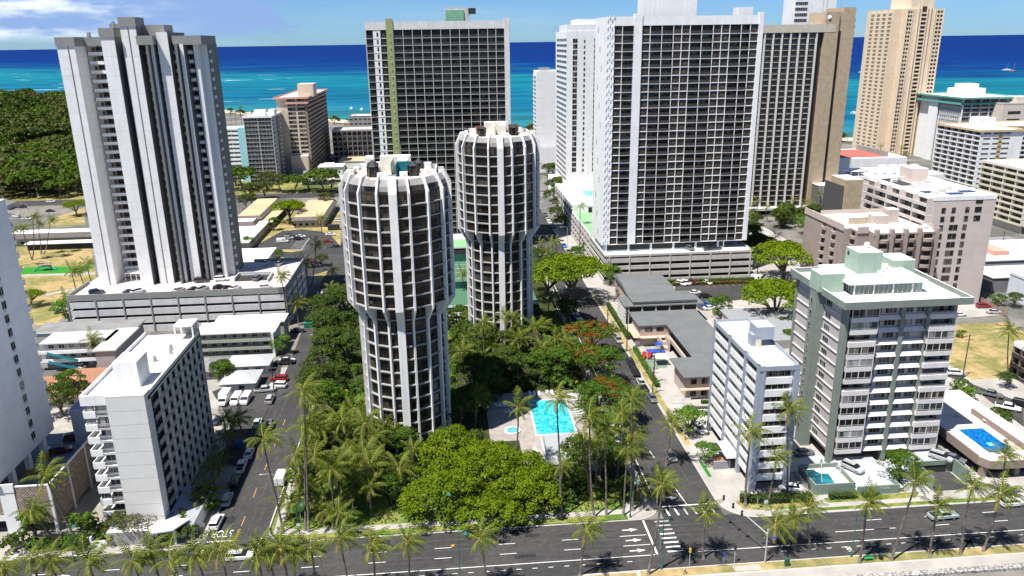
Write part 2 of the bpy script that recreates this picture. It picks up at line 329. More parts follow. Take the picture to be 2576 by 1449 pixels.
# sports field, park lawns, parking lot of the school
sheet('school_field_lawn',[(-146.5,250.4),(-129.3,250.7),(-133.9,295.3),(-149.0,327.3),(-166.7,368.8),(-210.8,375.2)],dry,.012)
sheet('playground_turf',[(-172.9,314.8),(-147.4,313.3),(-146.4,322.9),(-175.1,325.2)],mat('play_turf',(.03,.22,.03),.95,.1,1.,spec=.1),.018)
sheet('field_path',[(-148.3,282.5),(-133.6,294.4),(-134.7,297.1),(-149.5,285.0)],walk,.020)
sheet('field_path_upper',[(-171.2,310.9),(-141.0,310.1),(-142.3,313.3),(-172.3,313.3)],walk,.019)
sheet('park_lawn',[(-700,480),(-49,480),(-49,560),(-200,700),(-320,1080),(-779,1420),(-1400,1800),(-1400,480)],mat('park_grass',(.26,.22,.08),.95,.25,.1,col2=(.10,.12,.03),c2s=.02,spec=.1),.010)
sheet('tree_lawn',[(-204.9,404.9),(-184.8,404.9),(-204.3,451.5),(-209.4,427.7)],dry,.016)
sheet('school_yard_lawn',[(-49,290),(-48.7,294.3),(-48.1,339.5),(-57.6,417.8),(-111.2,426.1),(-92.1,345.8)],dry,.011)
sheet('school_parking_ground',[(-88.6,342.9),(-80.5,376.2),(-71.4,378.5),(-60.9,371.9),(-55.3,363.0),(-47.7,339.4),(-44.0,308.8),(-54.9,295.2),(-66.5,320.0),(-76.9,336.6)],asph,.020)
sheet('parking_island_lawn',[(-76.0,337.7),(-72.5,340.1),(-63.5,337.9),(-68.5,334.3)],dry,.026)
sheet('vacant_lot_lawn',[(155.8,214.7),(172.8,214.3),(172.2,205.6),(159.1,188.4),(144.5,175.6),(134.6,175.1),(135.1,186.6)],dry,.135)
sheet('side_street_road',[(129.2,178.3),(131.9,173.8),(129.6,149.3),(138.2,160.7),(133.2,172.1),(133.3,178.7),(133.5,184.0)],asph,.138)
sheet('right_lane_road',[(57.7,166.1),(61.6,165.6),(62.5,168.0),(55.9,168.7)],asph,.136)
sheet('right_parking_ground',[(82.1,266.4),(118.0,268.3),(125.8,260.6),(121.7,251.6),(89.8,244.0),(82.8,236.6),(77.7,251.4)],asph,.134)
sheet('car_park_surface',[(158.9,219.2),(177.3,220.6),(179.7,230.9),(168.2,232.4)],walk,.137)
# painted markings
paint=mat('road_paint',(.72,.72,.70),.7,.12,3.); paintw=mat('worn_paint',(.38,.38,.37),.8,.3,4.); paint_o=mat('orange_paint',(.55,.26,.03),.7,.15,3.)
mk={}
def line(n,x0,y0,x1,y1,wd=.13,m=paint,z=.016):
    d=Vector((x1-x0,y1-y0)); l=d.length; d/=l; a=Vector((-d.y,d.x))*wd/2
    mk.setdefault(n,MB()).poly([(x0-a.x,y0-a.y,z),(x1-a.x,y1-a.y,z),(x1+a.x,y1+a.y,z),(x0+a.x,y0+a.y,z)],m)
def polym(n,pts,m=paint,z=.016): mk.setdefault(n,MB()).poly([(a,b,z) for a,b in pts],m)
line('lane_lines',-200,113.0,33.8,113.0,.16); line('lane_lines',41.5,113.1,260,112.6,.16)
for y in (118.85,116.0):
    x=-4.75-11.45*17
    while x<250:
        if not(27<x<68): line('lane_lines',x,y,x+3,y,.14)
        x+=11.45
    line('lane_lines',28.8,y,33.7,y,.14); 
line('lane_lines',68,116.0,79.5,116.0,.14)
x=-120
while x<130:
    if not(29.5<x<56): line('lane_lines',x,111.6,x+.9,111.6,.13)
    x+=2.75
line('stop_lines',34.2,123.2,34.2,113.1,.35)
for i in range(8): line('crossing_stripes',36.2,122.6-i*1.28,38.9,122.6-i*1.28,.38,paint if i>2 else paintw)
for i in range(6): line('crossing_stripes',39.6+i*1.75,124.2,39.4+i*1.75,126.5,.35,paint if i in(0,1,4) else paintw)
line('stop_lines',38.6,127.3,49.6,127.3,.3); line('lane_lines',43.9,127.5,42.8,138.6,.2)
line('lane_lines',42.3,145.5,42.0,148.6,.14)
for y in range(160,330,9): line('lane_lines',42.2,y,42.2,y+3,.13)
def arrow(x,y,L,a=0,turn=False,s=1.):
    c,s_=math.cos(a),math.sin(a); T=lambda p:(x+p[0]*c-p[1]*s_,y+p[0]*s_+p[1]*c)
    if turn:
        polym('lane_arrows',[T(p) for p in ((0,1.3),(.35,1.4),(.6,.55),(1.5,.25),(1.5,-.15),(.4,.2))]); polym('lane_arrows',[T(p) for p in ((1.4,-.55),(2.9,0),(1.4,.65))]); return
    polym('lane_arrows',[T(p) for p in ((0,-.14),(L*.55,-.14),(L*.55,.14),(0,.14))]); polym('lane_arrows',[T(p) for p in ((L*.5,-.5),(L,0),(L*.5,.5))])
for y in (120.6,117.5,114.5): arrow(29.6,y,2.9)
arrow(39.9,130.0,3,0,True)
for x,y in ((-54,115.5),(-53,112.2),(-70,118)): arrow(x,y,3.2)
# left street: STOP, double line, centre dashes, stop bar
for y in (129.6,139.3,149.8,160,170): line('centre_lines',-41.0-.0*y,y,-41.05,y+3.2,.14,paint_o)
for o_ in (-.12,.16): line('centre_lines',-41.2+o_,123.9,-41.1+o_,129.3-.6,.1,paint_o)
line('stop_lines',-46.2,125.2,-41.4,125.2,.4); line('lane_lines',-46.3,121.9,-45.8,124.4,.25)
line('lane_lines',-36.7,122.6,-36.3,125.6,.2)
def text(name,s_,x,y,size,m,rz=0,z=.017,sx=1.,rot=None,ext=0.,align='CENTER'):
    cu=bpy.data.curves.new(name,'FONT'); cu.body=s_; cu.size=size; cu.align_x=align; cu.align_y='CENTER'; cu.extrude=ext
    o=bpy.data.objects.new(name,cu); COL.objects.link(o); dg=bpy.context.evaluated_depsgraph_get(); me=bpy.data.meshes.new_from_object(o.evaluated_get(dg)); bpy.data.objects.remove(o)
    me.materials.clear(); me.materials.append(m); o=link(name,me,loc=(x,y,z)); o.rotation_euler=rot or (0,0,rz); o.scale=(sx,1,1); return o
o=text('stop_lettering','STOP',-43.9,127.6,3.0,paint,math.pi,sx=.52); o['kind']='structure'
o=text('bus_lettering','100',68.1,110.9,1.3,paint,math.pi/2,sx=.8); o['kind']='structure'
for i in range(7): line('crossing_stripes',-48.2+i*1.35,271,-48.2+i*1.35,275,.5)
for i in range(9): line('crossing_stripes',38.9+i*1.2,347.6,38.9+i*1.2,350,.5)
for i in range(9): line('crossing_stripes',38.9+i*1.2,405,38.9+i*1.2,408.5,.5)
# school parking bays and right parking bays
PA=[(-70.3,356.1),(-70.4,339.9)]; PB=[(-64.5,359.1),(-63.6,338.9)]
for i in range(9):
    t=i/8; line('bay_lines',PA[0][0]*(1-t)+PA[1][0]*t,PA[0][1]*(1-t)+PA[1][1]*t,PB[0][0]*(1-t)+PB[1][0]*t,PB[0][1]*(1-t)+PB[1][1]*t,.12,paint,.03)
line('bay_lines',-64.8,359.1,-65.1,337.7,.12,paint,.031)
for i in range(7):
    a=(92.9,266.2); line('bay_lines',a[0]+i*2.45,a[1]+.4,a[0]+i*2.45+.3,a[1]-4.6,.12,paint_o,.145)
tar=mat('tar_patch',(.030,.030,.031),.85,.2,1.,spec=.2); worn=mat('worn_lane',(.070,.069,.067),.9,.25,1.2,col2=(.055,.054,.053),c2s=.4,spec=.15)
rq=random.Random(3)
for y in (120.3,117.3,114.4):
    for q in (-.85,.85): line('wheel_wear',-200,y+q,260,y+q,.34,worn,.0115)
for y in (114.9,119.9): line('tar_seams',-200,y+.6,260,y+.5,.07,tar,.0125)
for i in range(16): x=rq.uniform(-70,110); line('tar_seams',x,109.2,x+rq.uniform(-.6,.6),123.2,.06,tar,.0127)
for i in range(12):
    x=rq.uniform(-60,110); y=rq.choice((110.2,114.5,117.4,120.4,121.8)); w_=rq.uniform(1,4); polym('tar_patches',[(x,y),(x+w_,y+.05),(x+w_,y+rq.uniform(.6,1.2)),(x,y+1)],tar,.0122)
for y0 in range(130,330,17): line('tar_seams',-46.2,y0,-35.9,y0+rq.uniform(-.3,.3),.07,tar,.0125); line('tar_seams',38.4,y0+4,49.5,y0+4+rq.uniform(-.3,.3),.07,tar,.0125)
for q in (39.9,41.4,44.8,46.4): line('wheel_wear',q+.2,128,q,330,.34,worn,.0115)
for q in (-44.2,-42.8,-39.4,-37.9): line('wheel_wear',q,124,q,215,.34,worn,.0115)
mb=MB(); mb.cyl(-43.8,131.8,.012,.013,1.3,tar,14); mk['oil_stain']=mb
for k,v in mk.items(): struct(k,v)
# ---------- towers ----------
# 1. tall grey and white stepped tower
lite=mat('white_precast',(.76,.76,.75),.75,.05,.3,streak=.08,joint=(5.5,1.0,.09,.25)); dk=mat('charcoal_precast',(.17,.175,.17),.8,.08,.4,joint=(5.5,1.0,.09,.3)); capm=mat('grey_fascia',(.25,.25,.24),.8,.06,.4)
t=Bld('stepped_tower','tall white and charcoal tower with stepped vertical fins and stacked balconies','building',-114.4,-72.5,251.5,271,12)
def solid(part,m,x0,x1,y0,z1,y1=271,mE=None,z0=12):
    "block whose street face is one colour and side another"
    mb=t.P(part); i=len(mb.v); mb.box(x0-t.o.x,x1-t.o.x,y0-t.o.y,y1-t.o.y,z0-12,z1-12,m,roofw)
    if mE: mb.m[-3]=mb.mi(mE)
def capb(x0,x1,y0,z,y1=271.2,h=2.4): t.box('fascia',capm,x0-.25,x1+.25,y0-.25,y1,z-h,z+.25)
solid('wall',lite,-114.4,-109.3,253.7,86.8); capb(-114.4,-109.3,253.7,89)
t.box('slot',mat('slot_shadow_gap',(.16,.16,.16),.8),-111.35,-111.1,253.6,253.8,12,86.5)
solid('wall',lite,-109.3,-101.2,262.6,86.8,mE=None); capb(-109.25,-100.7,260.3,89)
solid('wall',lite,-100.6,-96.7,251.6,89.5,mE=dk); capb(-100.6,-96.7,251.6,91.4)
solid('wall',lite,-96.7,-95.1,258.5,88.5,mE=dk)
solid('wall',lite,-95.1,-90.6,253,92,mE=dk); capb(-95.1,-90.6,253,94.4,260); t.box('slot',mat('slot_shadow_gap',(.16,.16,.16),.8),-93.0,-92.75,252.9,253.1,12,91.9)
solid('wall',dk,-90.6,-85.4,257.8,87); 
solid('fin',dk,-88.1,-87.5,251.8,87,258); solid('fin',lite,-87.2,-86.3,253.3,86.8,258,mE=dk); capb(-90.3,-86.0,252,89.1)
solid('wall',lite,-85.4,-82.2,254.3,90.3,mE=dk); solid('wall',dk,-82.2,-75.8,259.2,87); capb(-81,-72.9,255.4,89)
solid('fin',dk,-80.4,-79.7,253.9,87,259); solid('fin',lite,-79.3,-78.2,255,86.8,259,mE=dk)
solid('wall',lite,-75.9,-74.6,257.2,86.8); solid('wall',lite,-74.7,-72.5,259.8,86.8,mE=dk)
t.box('roof_box',capm,-92,-84,258,266,87,92.5); t.box('roof_box',capm,-100,-95,258,266,87,93)
t.box('roof_vent',steel,-107,-106.2,258,259,89,90.6)
t.prism('roof_vent',steel,[(-98.5,256),(-97.8,256),(-97.8,256.7),(-98.5,256.7)],91.5,93.6)
def bal(w,d=1.5,h=.75,door=True,solidm=white,rail=steel,gl=gD,H=2.6,dw=None):
    "projecting balcony: slab, solid apron, thin rail; door behind"
    mb=MB(); mb.box(-w/2,w/2,-d,0,-.18,0,solidm); mb.box(-w/2,w/2,-d-.08,-d,-.18,h,solidm); mb.box(-w/2-.06,-w/2,-d-.08,0,-.18,h,solidm); mb.box(w/2,w/2+.06,-d-.08,0,-.18,h,solidm)
    mb.box(-w/2,w/2,-d-.06,-d-.01,h+.28,h+.34,rail)
    for i in range(5): x=-w/2+.04+(w-.08)*i/4; mb.box(x-.03,x+.03,-d-.06,-d-.01,h,h+.28,rail)
    return mb
orangew=mat('varnished_door',(.22,.09,.03),.5)
bw=bal(7.2,1.6); bs=bal(1.35,1.1); t_w=window(1.2,2.2,1,brown,gB); t_b=bal(.9,.5); dd=window(4.9,2.3,3,brown,gB); od=MB().box(-.45,.45,-.05,0,0,2.1,orangew)
for k in range(27):
    z=12.6+k*2.75
    t.el('balcony',bw,'S',-105.1,z,xy=(-105.1,262.55)); t.el('window',dd,'S',0,z,xy=(-104.4,262.5)); t.el('door',od,'S',0,z,xy=(-107.6,262.5))
    for x,y in ((-89.3,257.7),(-86.0,257.7),(-81.4,259.1),(-77.2,259.1)): t.el('balcony',bs,'S',0,z,xy=(x,y))
    for x,y in ((-89.3,257.7),(-86.0,257.7),(-81.4,259.1),(-77.2,259.1)): t.el('window',t_w,'S',0,z,xy=(x,y))
    t.el('balcony',t_b,'E',0,z,xy=(-72.45,261.5))
t.box('porch',white,-107.5,-102,256.5,262,14.6,14.9); 
for x in (-107.4,-105.6,-103.9,-102.2): t.box('porch',white,x,x+.12,256.6,256.75,12.2,14.6)
t.done()
# 2. its car park
pk=mat('car_park_concrete',(.60,.60,.59),.85,.08,.4,streak=.12); deck=mat('pinkish_deck',(.62,.55,.52),.85,.06,.3,col2=(.54,.48,.45),c2s=.15)
t=Bld('parking_structure','four level white banded car park with roof deck full of cars below the stepped tower','car park',-119,-52.3,240,276,0)
t.box('deck',pk,-119,-52.3,240.2,276,11.2,11.9,deck); t.box('deck',deck,-119,-52.3,254,276,11.901,12.0)
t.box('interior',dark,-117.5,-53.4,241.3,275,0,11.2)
for k in range(4):
    z=.2+k*2.8
    t.box('parapet',pk,-119,-52.3,240,240.25,z if k else 0,z+1.95); t.box('parapet',pk,-52.55,-52.25,240,276,z if k else 0,z+1.95); t.box('parapet',pk,-119,-118.7,240,262,z if k else 0,z+1.95)
for a,b_,c,d_ in ((-119,-52.3,239.95,240.3),(-52.6,-52.2,240.3,276),(-119,-118.65,240.3,256),(-70,-52.6,275.7,276)): t.box('parapet',capm,a,b_,c,d_,11.0,13.0)
for i in range(9): x=-118.9+i*8.3; t.box('column',capm,x-.2,x+.2,239.8,240.3,0,11)
for i in range(5): y=240.5+i*8.8; t.box('column',capm,-52.4,-52.0,y,y+.4,0,11)
t.box('ramp_wall',pk,-71,-60,258.6,258.9,12,13.1); t.box('ramp_wall',pk,-71.2,-70.9,252,258.9,12,13.1); t.box('ramp_wall',pk,-60,-59.7,250,258.9,12,13.1); t.box('ramp_opening',dark,-70.8,-60.1,252,258.5,12.01,12.05)
t.done()
# 3. twin round towers
bronze_w=mat('bronze_wall',(.04,.032,.026),.7,.15,.6); ledge=mat('ledge_concrete',(.36,.345,.325),.85,.08,.6,streak=.1); finw=mat('painted_fin',(.80,.79,.77),.75,.05,.5,streak=.16,spec=.3)
slate=mat('dark_slate',(.03,.032,.036),.5); teal=mat('teal_wall',(.0,.17,.20),.7,.06,.5); redw=mat('redwood_screen',(.22,.045,.02),.7,.15,1.); grayroof=mat('grey_membrane',(.27,.26,.25),.85,.12,.5)
cream=mat('cream_wall',(.74,.70,.62),.8,.05,.4,streak=.1)
def round_tower(cx,cy,zk,zb,label,accent):
    A=[0,16,36.5,58,80,100,122,143.5,164]; A=A+[180]+[360-a for a in A[:0:-1]]
    Rl,Ru=9.6,11.7; n=len(A)
    root=empty('round_tower',(cx,cy,.12),label,'building','twin round towers')
    D=[(math.sin(math.radians(a)),-math.cos(math.radians(a))) for a in A]
    core=MB(); ring=lambda r:[(d[0]*r,d[1]*r) for d in D]
    core.prism(ring(Rl-.8),0,zb,bronze_w); core.prism(ring(Ru-.8),zb,zk+.3,bronze_w); kid('wall',core.mesh('wall'),root)
    rf=MB(); rf.prism(ring(10.0),zk+1.4,zk+2.3,grayroof,mat('cluttered_deck',(.60,.56,.52),.85,.2,1.2,col2=(.40,.36,.33),c2s=.6),ring(9.75)); kid('roof',rf.mesh('roof'),root)
    fl=(zk-zb)/9
    for i,a in enumerate(A):
        wide=a in(0,180); hw=.80 if wide else .19; dx,dy=D[i]; tx,ty=-dy,dx
        prof=[(0,Rl-1.3,Rl),(zb-3.4,Rl-1.3,Rl),(zb-.2,Rl-1.0,Ru),(zb,Ru-1.6,Ru),(zk,Ru-1.6,Ru),(zk+3.1,9.1,10.2),(zk+3.1,8.2,8.6)]
        if wide: prof[-2:]=[(zk+3.2,9.2,10.2),(zk+3.2,8.2,8.4)]
        mb=MB(); k=mb.mi(finw)
        for z,r0,r1 in prof:
            for r,s_ in ((r0,-1),(r0,1),(r1,1),(r1,-1)): mb.v.append((dx*r+tx*hw*s_,dy*r+ty*hw*s_,z))
        for j in range(len(prof)-1):
            for q in range(4): mb.f.append((4*j+q,4*j+(q+1)%4,4*j+4+(q+1)%4,4*j+4+q)); mb.m.append(k)
        e=4*(len(prof)-1); mb.f+= [(e,e+1,e+2,e+3),(3,2,1,0)]; mb.m+=[k,k]
        kid('fin',mb.mesh('fin'),root)
    els=[]; cache={}
    def seg(i,r): 
        p=Vector((D[i][0]*r,D[i][1]*r)); q=Vector((D[(i+1)%n][0]*r,D[(i+1)%n][1]*r)); c=(p+q)/2; return c,(q-p).length,math.atan2(q.y-p.y,q.x-p.x)
    for i in range(n):
        for r,z0,nf in ((Rl-.8,.9,int((zb-1.2)/2.75)+0),(Ru-.8,zb,9)):
            c,l,an=seg(i,r); key=(round(l,1),r); half=.9 if A[i] in(0,180) or A[(i+1)%n] in(0,180) else .62
            w_=l-half
            if key not in cache:
                cache[key]=(window(w_,2.05,3 if w_>2.4 else 2,brown,gB,.07,rail=.55),MB().box(-w_/2-.1,w_/2+.1,-.5,.02,-.26,.0,ledge))
            wi,le=cache[key]; sh=(.16 if A[i] in (0,180) else -.16 if A[(i+1)%n] in (0,180) else 0)
            f_=(zb-1.2)/nf if z0<1 else fl
            if z0<1: z0=1.0
            c=c+Vector((math.cos(an),math.sin(an)))*sh
            for k in range(nf):
                M=Matrix.Translation((c.x,c.y,z0+k*f_+.45))@Matrix.Rotation(an,4,'Z'); els.append(('window',wi,M)); els.append(('ledge',le,M))
        # sloping top storey: skylight over each bay, then concrete roof band
        c,l,an=seg(i,1.0); a0,a1=D[i],D[(i+1)%n]
        def P4(r,z,d): 
            mid=Vector(((a0[0]+a1[0])/2,(a0[1]+a1[1])/2)); return (d[0]*r+(mid.x-d[0])*.35*1.2, d[1]*r+(mid.y-d[1])*.35*1.2, z)
        mb=MB(); mb.poly([P4(Ru-.9,zk+.05,a0),P4(Ru-.9,zk+.05,a1),P4(10.6,zk+1.3,a1),P4(10.6,zk+1.3,a0)],gB if i not in(0,n-1) else grayroof)
        mb.poly([P4(Ru-.9,zk+.05,a0),P4(10.6,zk+1.3,a0),P4(10.2,zk+.1,a0)],brown); els_top=kid('skylight',mb.mesh('skylight'),root)
        mb=MB(); mb.poly([P4(10.6,zk+1.3,a0),P4(10.6,zk+1.3,a1),P4(9.75,zk+2.5,a1),P4(9.75,zk+2.5,a0)],grayroof); kid('roof_band',mb.mesh('roof_band'),root)
    for part in ('window','ledge'):
        L=[e for e in els if e[0]==part]
        def vis(e):
            w_=Vector((cx,cy,0))+e[2].translation; nn=e[2].to_3x3()@Vector((0,-1,0)); return (0 if nn.dot(CAMP-w_)>0 else 1,(w_-CAMP).length)
        L.sort(key=vis); mc={}
        for _,mb,M in L[:100]:
            if id(mb) not in mc: mc[id(mb)]=mb.mesh(part)
            kid(part,mc[id(mb)],root,mw=M)
        big=MB()
        for _,mb,M in L[100:]: big.add(mb,M)
        o=kid(part,big.mesh(part+'s_beyond'),root); o['kind']='stuff'
    z=zk+2.3
    ph=MB(); ph.box(-3.2,3.2,3.4,5.8,z,z+3.0,cream,roofw)
    for q in ((-.9,-.55,-2.5,3.4,z,z+2.6),(-5.6,-3.2,3.6,5.2,z,z+1.7),(.5,2.6,1.2,3.4,z,z+2.3),(-5.2,-1,.5,.75,z,z+1.3),(3.2,6.2,3.0,3.3,z,z+1.5)): kid('roof_box',MB().box(*q,cream,roofw).mesh('roof_box'),root)
    kid('penthouse',ph.mesh('penthouse'),root)
    for q in ((-7.5,-3.4,6.2,6.5,z,z+1.2),(3.4,7.5,6.2,6.5,z,z+1.2),(-8.6,-8.3,-2,3,z,z+1.0),(8.3,8.6,-2,3,z,z+1.0)): kid('terrace_wall',MB().box(*q,white).mesh('terrace_wall'),root)
    ac=MB()
    if accent is teal: ac.box(.4,.6,-5,0.5,z,z+2.3,teal); ac.box(.6,3.8,.1,.3,z,z+2.3,teal)
    else: ac.box(-5.6,-3.4,2.6,2.8,z,z+2.2,redw); ac.box(3.4,6.2,2.6,2.8,z,z+2.4,redw)
    kid('terrace_screen',ac.mesh('terrace_screen'),root)
    for px,py in ((-4.2,-4.0),(3.9,-4.0),(-4.4,-.6),(4.9,-.4)) if accent is teal else ((-4.3,-3.4),(4.3,-2.8)):
        mb=MB(); hx=[(px+1.05*math.cos(math.pi/3*k),py+1.05*math.sin(math.pi/3*k)) for k in range(6)]
        mb.prism(hx,z,z+2.1,gB,gB); 
        for a_,b_ in hx: mb.box(a_-.1,a_+.1,b_-.1,b_+.1,z,z+2.15,brown)
        mb.prism([(px+1.3*math.cos(math.pi/3*k),py+1.3*math.sin(math.pi/3*k)) for k in range(6)],z+2.1,z+2.9,slate,slate,[(px+.08*math.cos(math.pi/3*k),py+.08*math.sin(math.pi/3*k)) for k in range(6)]); kid('stair_lantern',mb.mesh('stair_lantern'),root)
    an=MB(); an.cyl(1.2,4.6,z+3,z+5.2,.05,steel,5); kid('antenna',an.mesh('antenna'),root)
    ac=MB()
    for a_,b_,c_ in ((-2.4,-4.6,.9),(-1.9,-6.2,.7),(2.0,-4.4,.8),(6.0,-1.8,.7),(-6.3,1.2,.6)): ac.box(a_-c_,a_+c_,b_-.4,b_+.4,z,z+.9,white)
    kid('roof_unit',ac.mesh('roof_unit'),root)
round_tower(-10.6,162.3,58,33.9,'nearer round tower with flaring white fins and a teal wall on its roof',teal)
round_tower(14.3,215.6,59.4,36.2,'farther round tower with flaring white fins and red screens on its roof',redw)
# 4. grid slab towers
gridw=mat('grid_concrete',(.66,.645,.62),.8,.07,.4,streak=.1); gridw2=mat('grid_white_paint',(.80,.80,.80),.75,.05,.4,streak=.08,grid=None)
olive=mat('olive_stripe',(.30,.33,.15),.8,.05,.5); brownpanel=mat('brown_panel',(.05,.04,.033),.7,.12,1.)
wfurn=mat('white_furniture',(.7,.7,.7),.6)
def balcony_bay(w,h,seed,gl,railm,fd=1.4):
    "one recessed bay: sliding doors at the back, low dark rail in front, sometimes a chair"
    r=random.Random(seed); win=window(w-.1,2.25,3 if w>3 else 2,brown,gl,.08)
    ra=MB(); ra.box(-w/2,w/2,-.08,0,0,.12,railm); ra.box(-w/2,w/2,-.07,-.02,.95,1.03,railm); ra.poly([(-w/2,-.045,.12),(w/2,-.045,.12),(w/2,-.045,.95),(-w/2,-.045,.95)],mat('smoked_rail_glass',(.05,.042,.036),.25))
    return win,ra
def chair_mb(n=2):
    mb=MB()
    for i in range(n):
        x=i*.8; mb.box(x-.25,x+.25,-.25,.25,.38,.44,wfurn); mb.box(x-.25,x+.25,.2,.26,.44,.9,wfurn)
        for a in (-.22,.2): mb.box(x+a,x+a+.04,-.22,-.18,0,.38,wfurn); mb.box(x+a,x+a+.04,.18,.22,0,.38,wfurn)
    return mb
def slab_tower(name,label,x0,x1,y0,y1,zb,zt,cols,fm,zbands,top=4.0,nf=None,gl=gD,group=None,extra=None):
    t=Bld(name,label,'building',x0,x1,y0,y1,zb,group); D_=1.5
    nf=nf or int(round((zt-top-zb)/2.75)); fh=(zt-top-zb)/nf
    t.box('wall',brownpanel,x0+.3,x1-.3,y0+D_,y1-.2,zb,zt-.4); t.box('side_wall',fm,x0,x0+.3,y0,y1,zb,zt); t.box('side_wall',fm,x1-.3,x1,y0,y1,zb,zt); t.box('side_wall',fm,x0+.3,x1-.3,y1-.2,y1,zb,zt)
    t.box('roof',fm,x0+.3,x1-.3,y0+.2,y1-.2,zt-1.3,zt-.6,roofw)
    # parapet band split by joints
    t.box('parapet',fm,x0+.3,x1-.3,y0-.05,y0+.3,zt-3.0,zt)
    cache={}; rr=random.Random(len(name)); ch=chair_mb()
    for u0,u1,ty in cols:
        w=u1-u0
        if ty in 'wWb':
            t.box('frame',fm,u0-.09,u0+.09,y0,y0+.35,zb,zt-3); t.box('partition',brownpanel,u0-.07,u0+.07,y0+.35,y0+D_,zb,zt-3)
            if (ty,round(w,1)) not in cache:
                if ty=='b': cache[(ty,round(w,1))]=balcony_bay(w-.26,fh,1,gl,brown)
                else:
                    cache[(ty,round(w,1))]=(window((w-.3)*.55,1.35,2,brown,glassmat('beige_curtain_glass',(.04,.035,.03),(.13,.105,.08),.85,spec=.3),.08),MB().box(-(w-.26)/2,(w-.26)/2,-.1,0,0,fh-.3,brownpanel))
        elif ty=='f': t.box('pier',fm,u0,u1,y0-.35,y0+D_,zb,zt+.9 if ty=='f' else zt)
        elif ty=='m': t.box('pier',fm,u0,u1,y0-.1,y0+D_,zb,zt-3)
        elif ty=='g': t.box('green_stripe',olive,u0,u1,y0-.4,y0+D_,zb,zt+1.2)
        elif ty=='s': t.box('white_panel',white,u0,u1,y0+.1,y0+D_,zb,zt-3)
    for k in range(nf):
        z=zb+k*fh
        t.box('slab',fm,x0+.3,x1-.3,y0+.02,y0+.4,z-.12,z+.12); t.box('slab',brownpanel,x0+.3,x1-.3,y0+.4,y0+D_,z-.11,z+.10)
        for u0,u1,ty in cols:
            if ty in 'wWb':
                a,b_=cache[(ty,round(u1-u0,1))]; c=(u0+u1)/2
                if ty=='b': t.el('window',a,'S',c,z+.18,d=-D_); t.el('railing',b_,'S',c,z+.17,d=-.05); 
                else: t.el('panel',b_,'S',c,z+.17,d=-.45); t.el('window',a,'S',c,z+.75,d=-.36)
                if ty=='b' and rr.random()<.22: t.el('chair',ch,'S',c+rr.uniform(-.6,.3),z+.18,d=-.7)
            elif ty=='s': t.el('window',SLOT,'S',u1-1.1,z+.7,d=-.09)
    if extra: extra(t)
    return t.done()
SLOT=window(.65,1.5,1,brown,gD)
def ex_E(t):
    t.box('roof_plant',concl,2,12,334,344,93,99.5); t.box('green_louvre',mat('green_screen',(.20,.42,.27),.7,.1,1.),2.2,9.6,333.6,334,93.6,98.6)
    t.box('roof_plant',dark,11.5,14.5,333.8,334.5,97,99.3)
    for i in range(18): 
        mb=None
    for k in range(30): t.box('bulkhead_light',wfurn,-20.1,-19.8,324.3,324.6,10+k*2.75,10.3+k*2.75)
eE=[( -29.3,-26.6,'b'),(-26.6,-23.8,'s'),(-23.8,-21.6,'w'),(-21.4,-18.7,'g')]
x=-18.6
for i in range(6):
    w=3.72 if i<5 else 3.3; eE+=[(x,x+w,'b'),(x+w,x+2*w,'b')]; x+=2*w
eE.append((x+.05,27.3,'f'))
slab_tower('grid_tower','wide grey grid hotel tower with an olive green vertical stripe near its left edge',-29.6,27.4,325,345,8,94.2,eE,gridw,None,top=3.4,extra=ex_E)
def ex_F(t):
    t.box('roof_plant',white,71,90,283,292,92,100.5); t.box('roof_plant',white,105,110,282,288,92,96.5)
    for k in range(12): z=16+k*6.6; t.box('slot_window',mat('shadow_slot',(.2,.2,.2)),56.38,56.49,283+(k%3)*3,283.5+(k%3)*3,z,z+2)
    for k in range(30):
        for j in range(4): t.box('facade_relief',gridw2,57+j*.75,57.3+j*.75,276.7,276.98,14+k*2.7+(j%2)*.9,15+k*2.7+(j%2)*.9)
X0=56.5; eF=[(X0+.3,X0+3.1,'m'),(X0+3.1,X0+5.9,'w'),(X0+5.9,X0+9.9,'b'),(X0+9.9,X0+12.7,'f')]
x=X0+12.7
for i in range(5):
    a,b_=(2.95,4.1) if i in(0,2,4) else (4.1,2.95); tt=('w','b') if a<b_ else ('b','w'); eF+=[(x,x+a,tt[0]),(x+a,x+a+b_,tt[1])]; x+=a+b_
eF+=[(x,x+3.2,'b'),(x+3.2,x+6.1,'w'),(x+6.1,X0+55.6,'f')]
slab_tower('grid_tower','white grid apartment tower with a blank white pier, above a banded parking deck',X0,X0+55.8,277,296,13.3,93.7,eF,gridw2,None,top=3.2,extra=ex_F)
# podium of the white grid tower
pb=mat('beige_car_park',(.50,.475,.44),.85,.08,.4,streak=.12)
t=Bld('parking_podium','beige banded parking podium with pale roof deck at the foot of the white grid tower','car park',56.5,112.5,270,300,0)
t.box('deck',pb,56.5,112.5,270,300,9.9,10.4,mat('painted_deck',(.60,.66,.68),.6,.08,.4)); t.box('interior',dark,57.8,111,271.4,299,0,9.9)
t.box('base_wall',white,57.5,104,278,295,10.4,13.3); t.box('opening',dark,58.5,103.5,277.85,278,10.9,12.9)
for i in range(6): t.box('base_wall',white,58+i*8.6,58.8+i*8.6,277.6,278,10.4,13.3)
for k in range(4):
    z=k*2.6+.3
    t.box('parapet',pb,56.5,112.5,270,270.25,z,z+1.45 if k<3 else 11.2); t.box('parapet',pb,56.5,56.8,270.25,300,z,z+1.45 if k<3 else 11.2); t.box('parapet',pb,112.2,112.5,270.25,300,z,z+1.45 if k<3 else 11.2)
for i in range(8): x=58+i*7.6; t.box('column',pb,x,x+.4,269.85,270.3,0,10.6)
t.done()
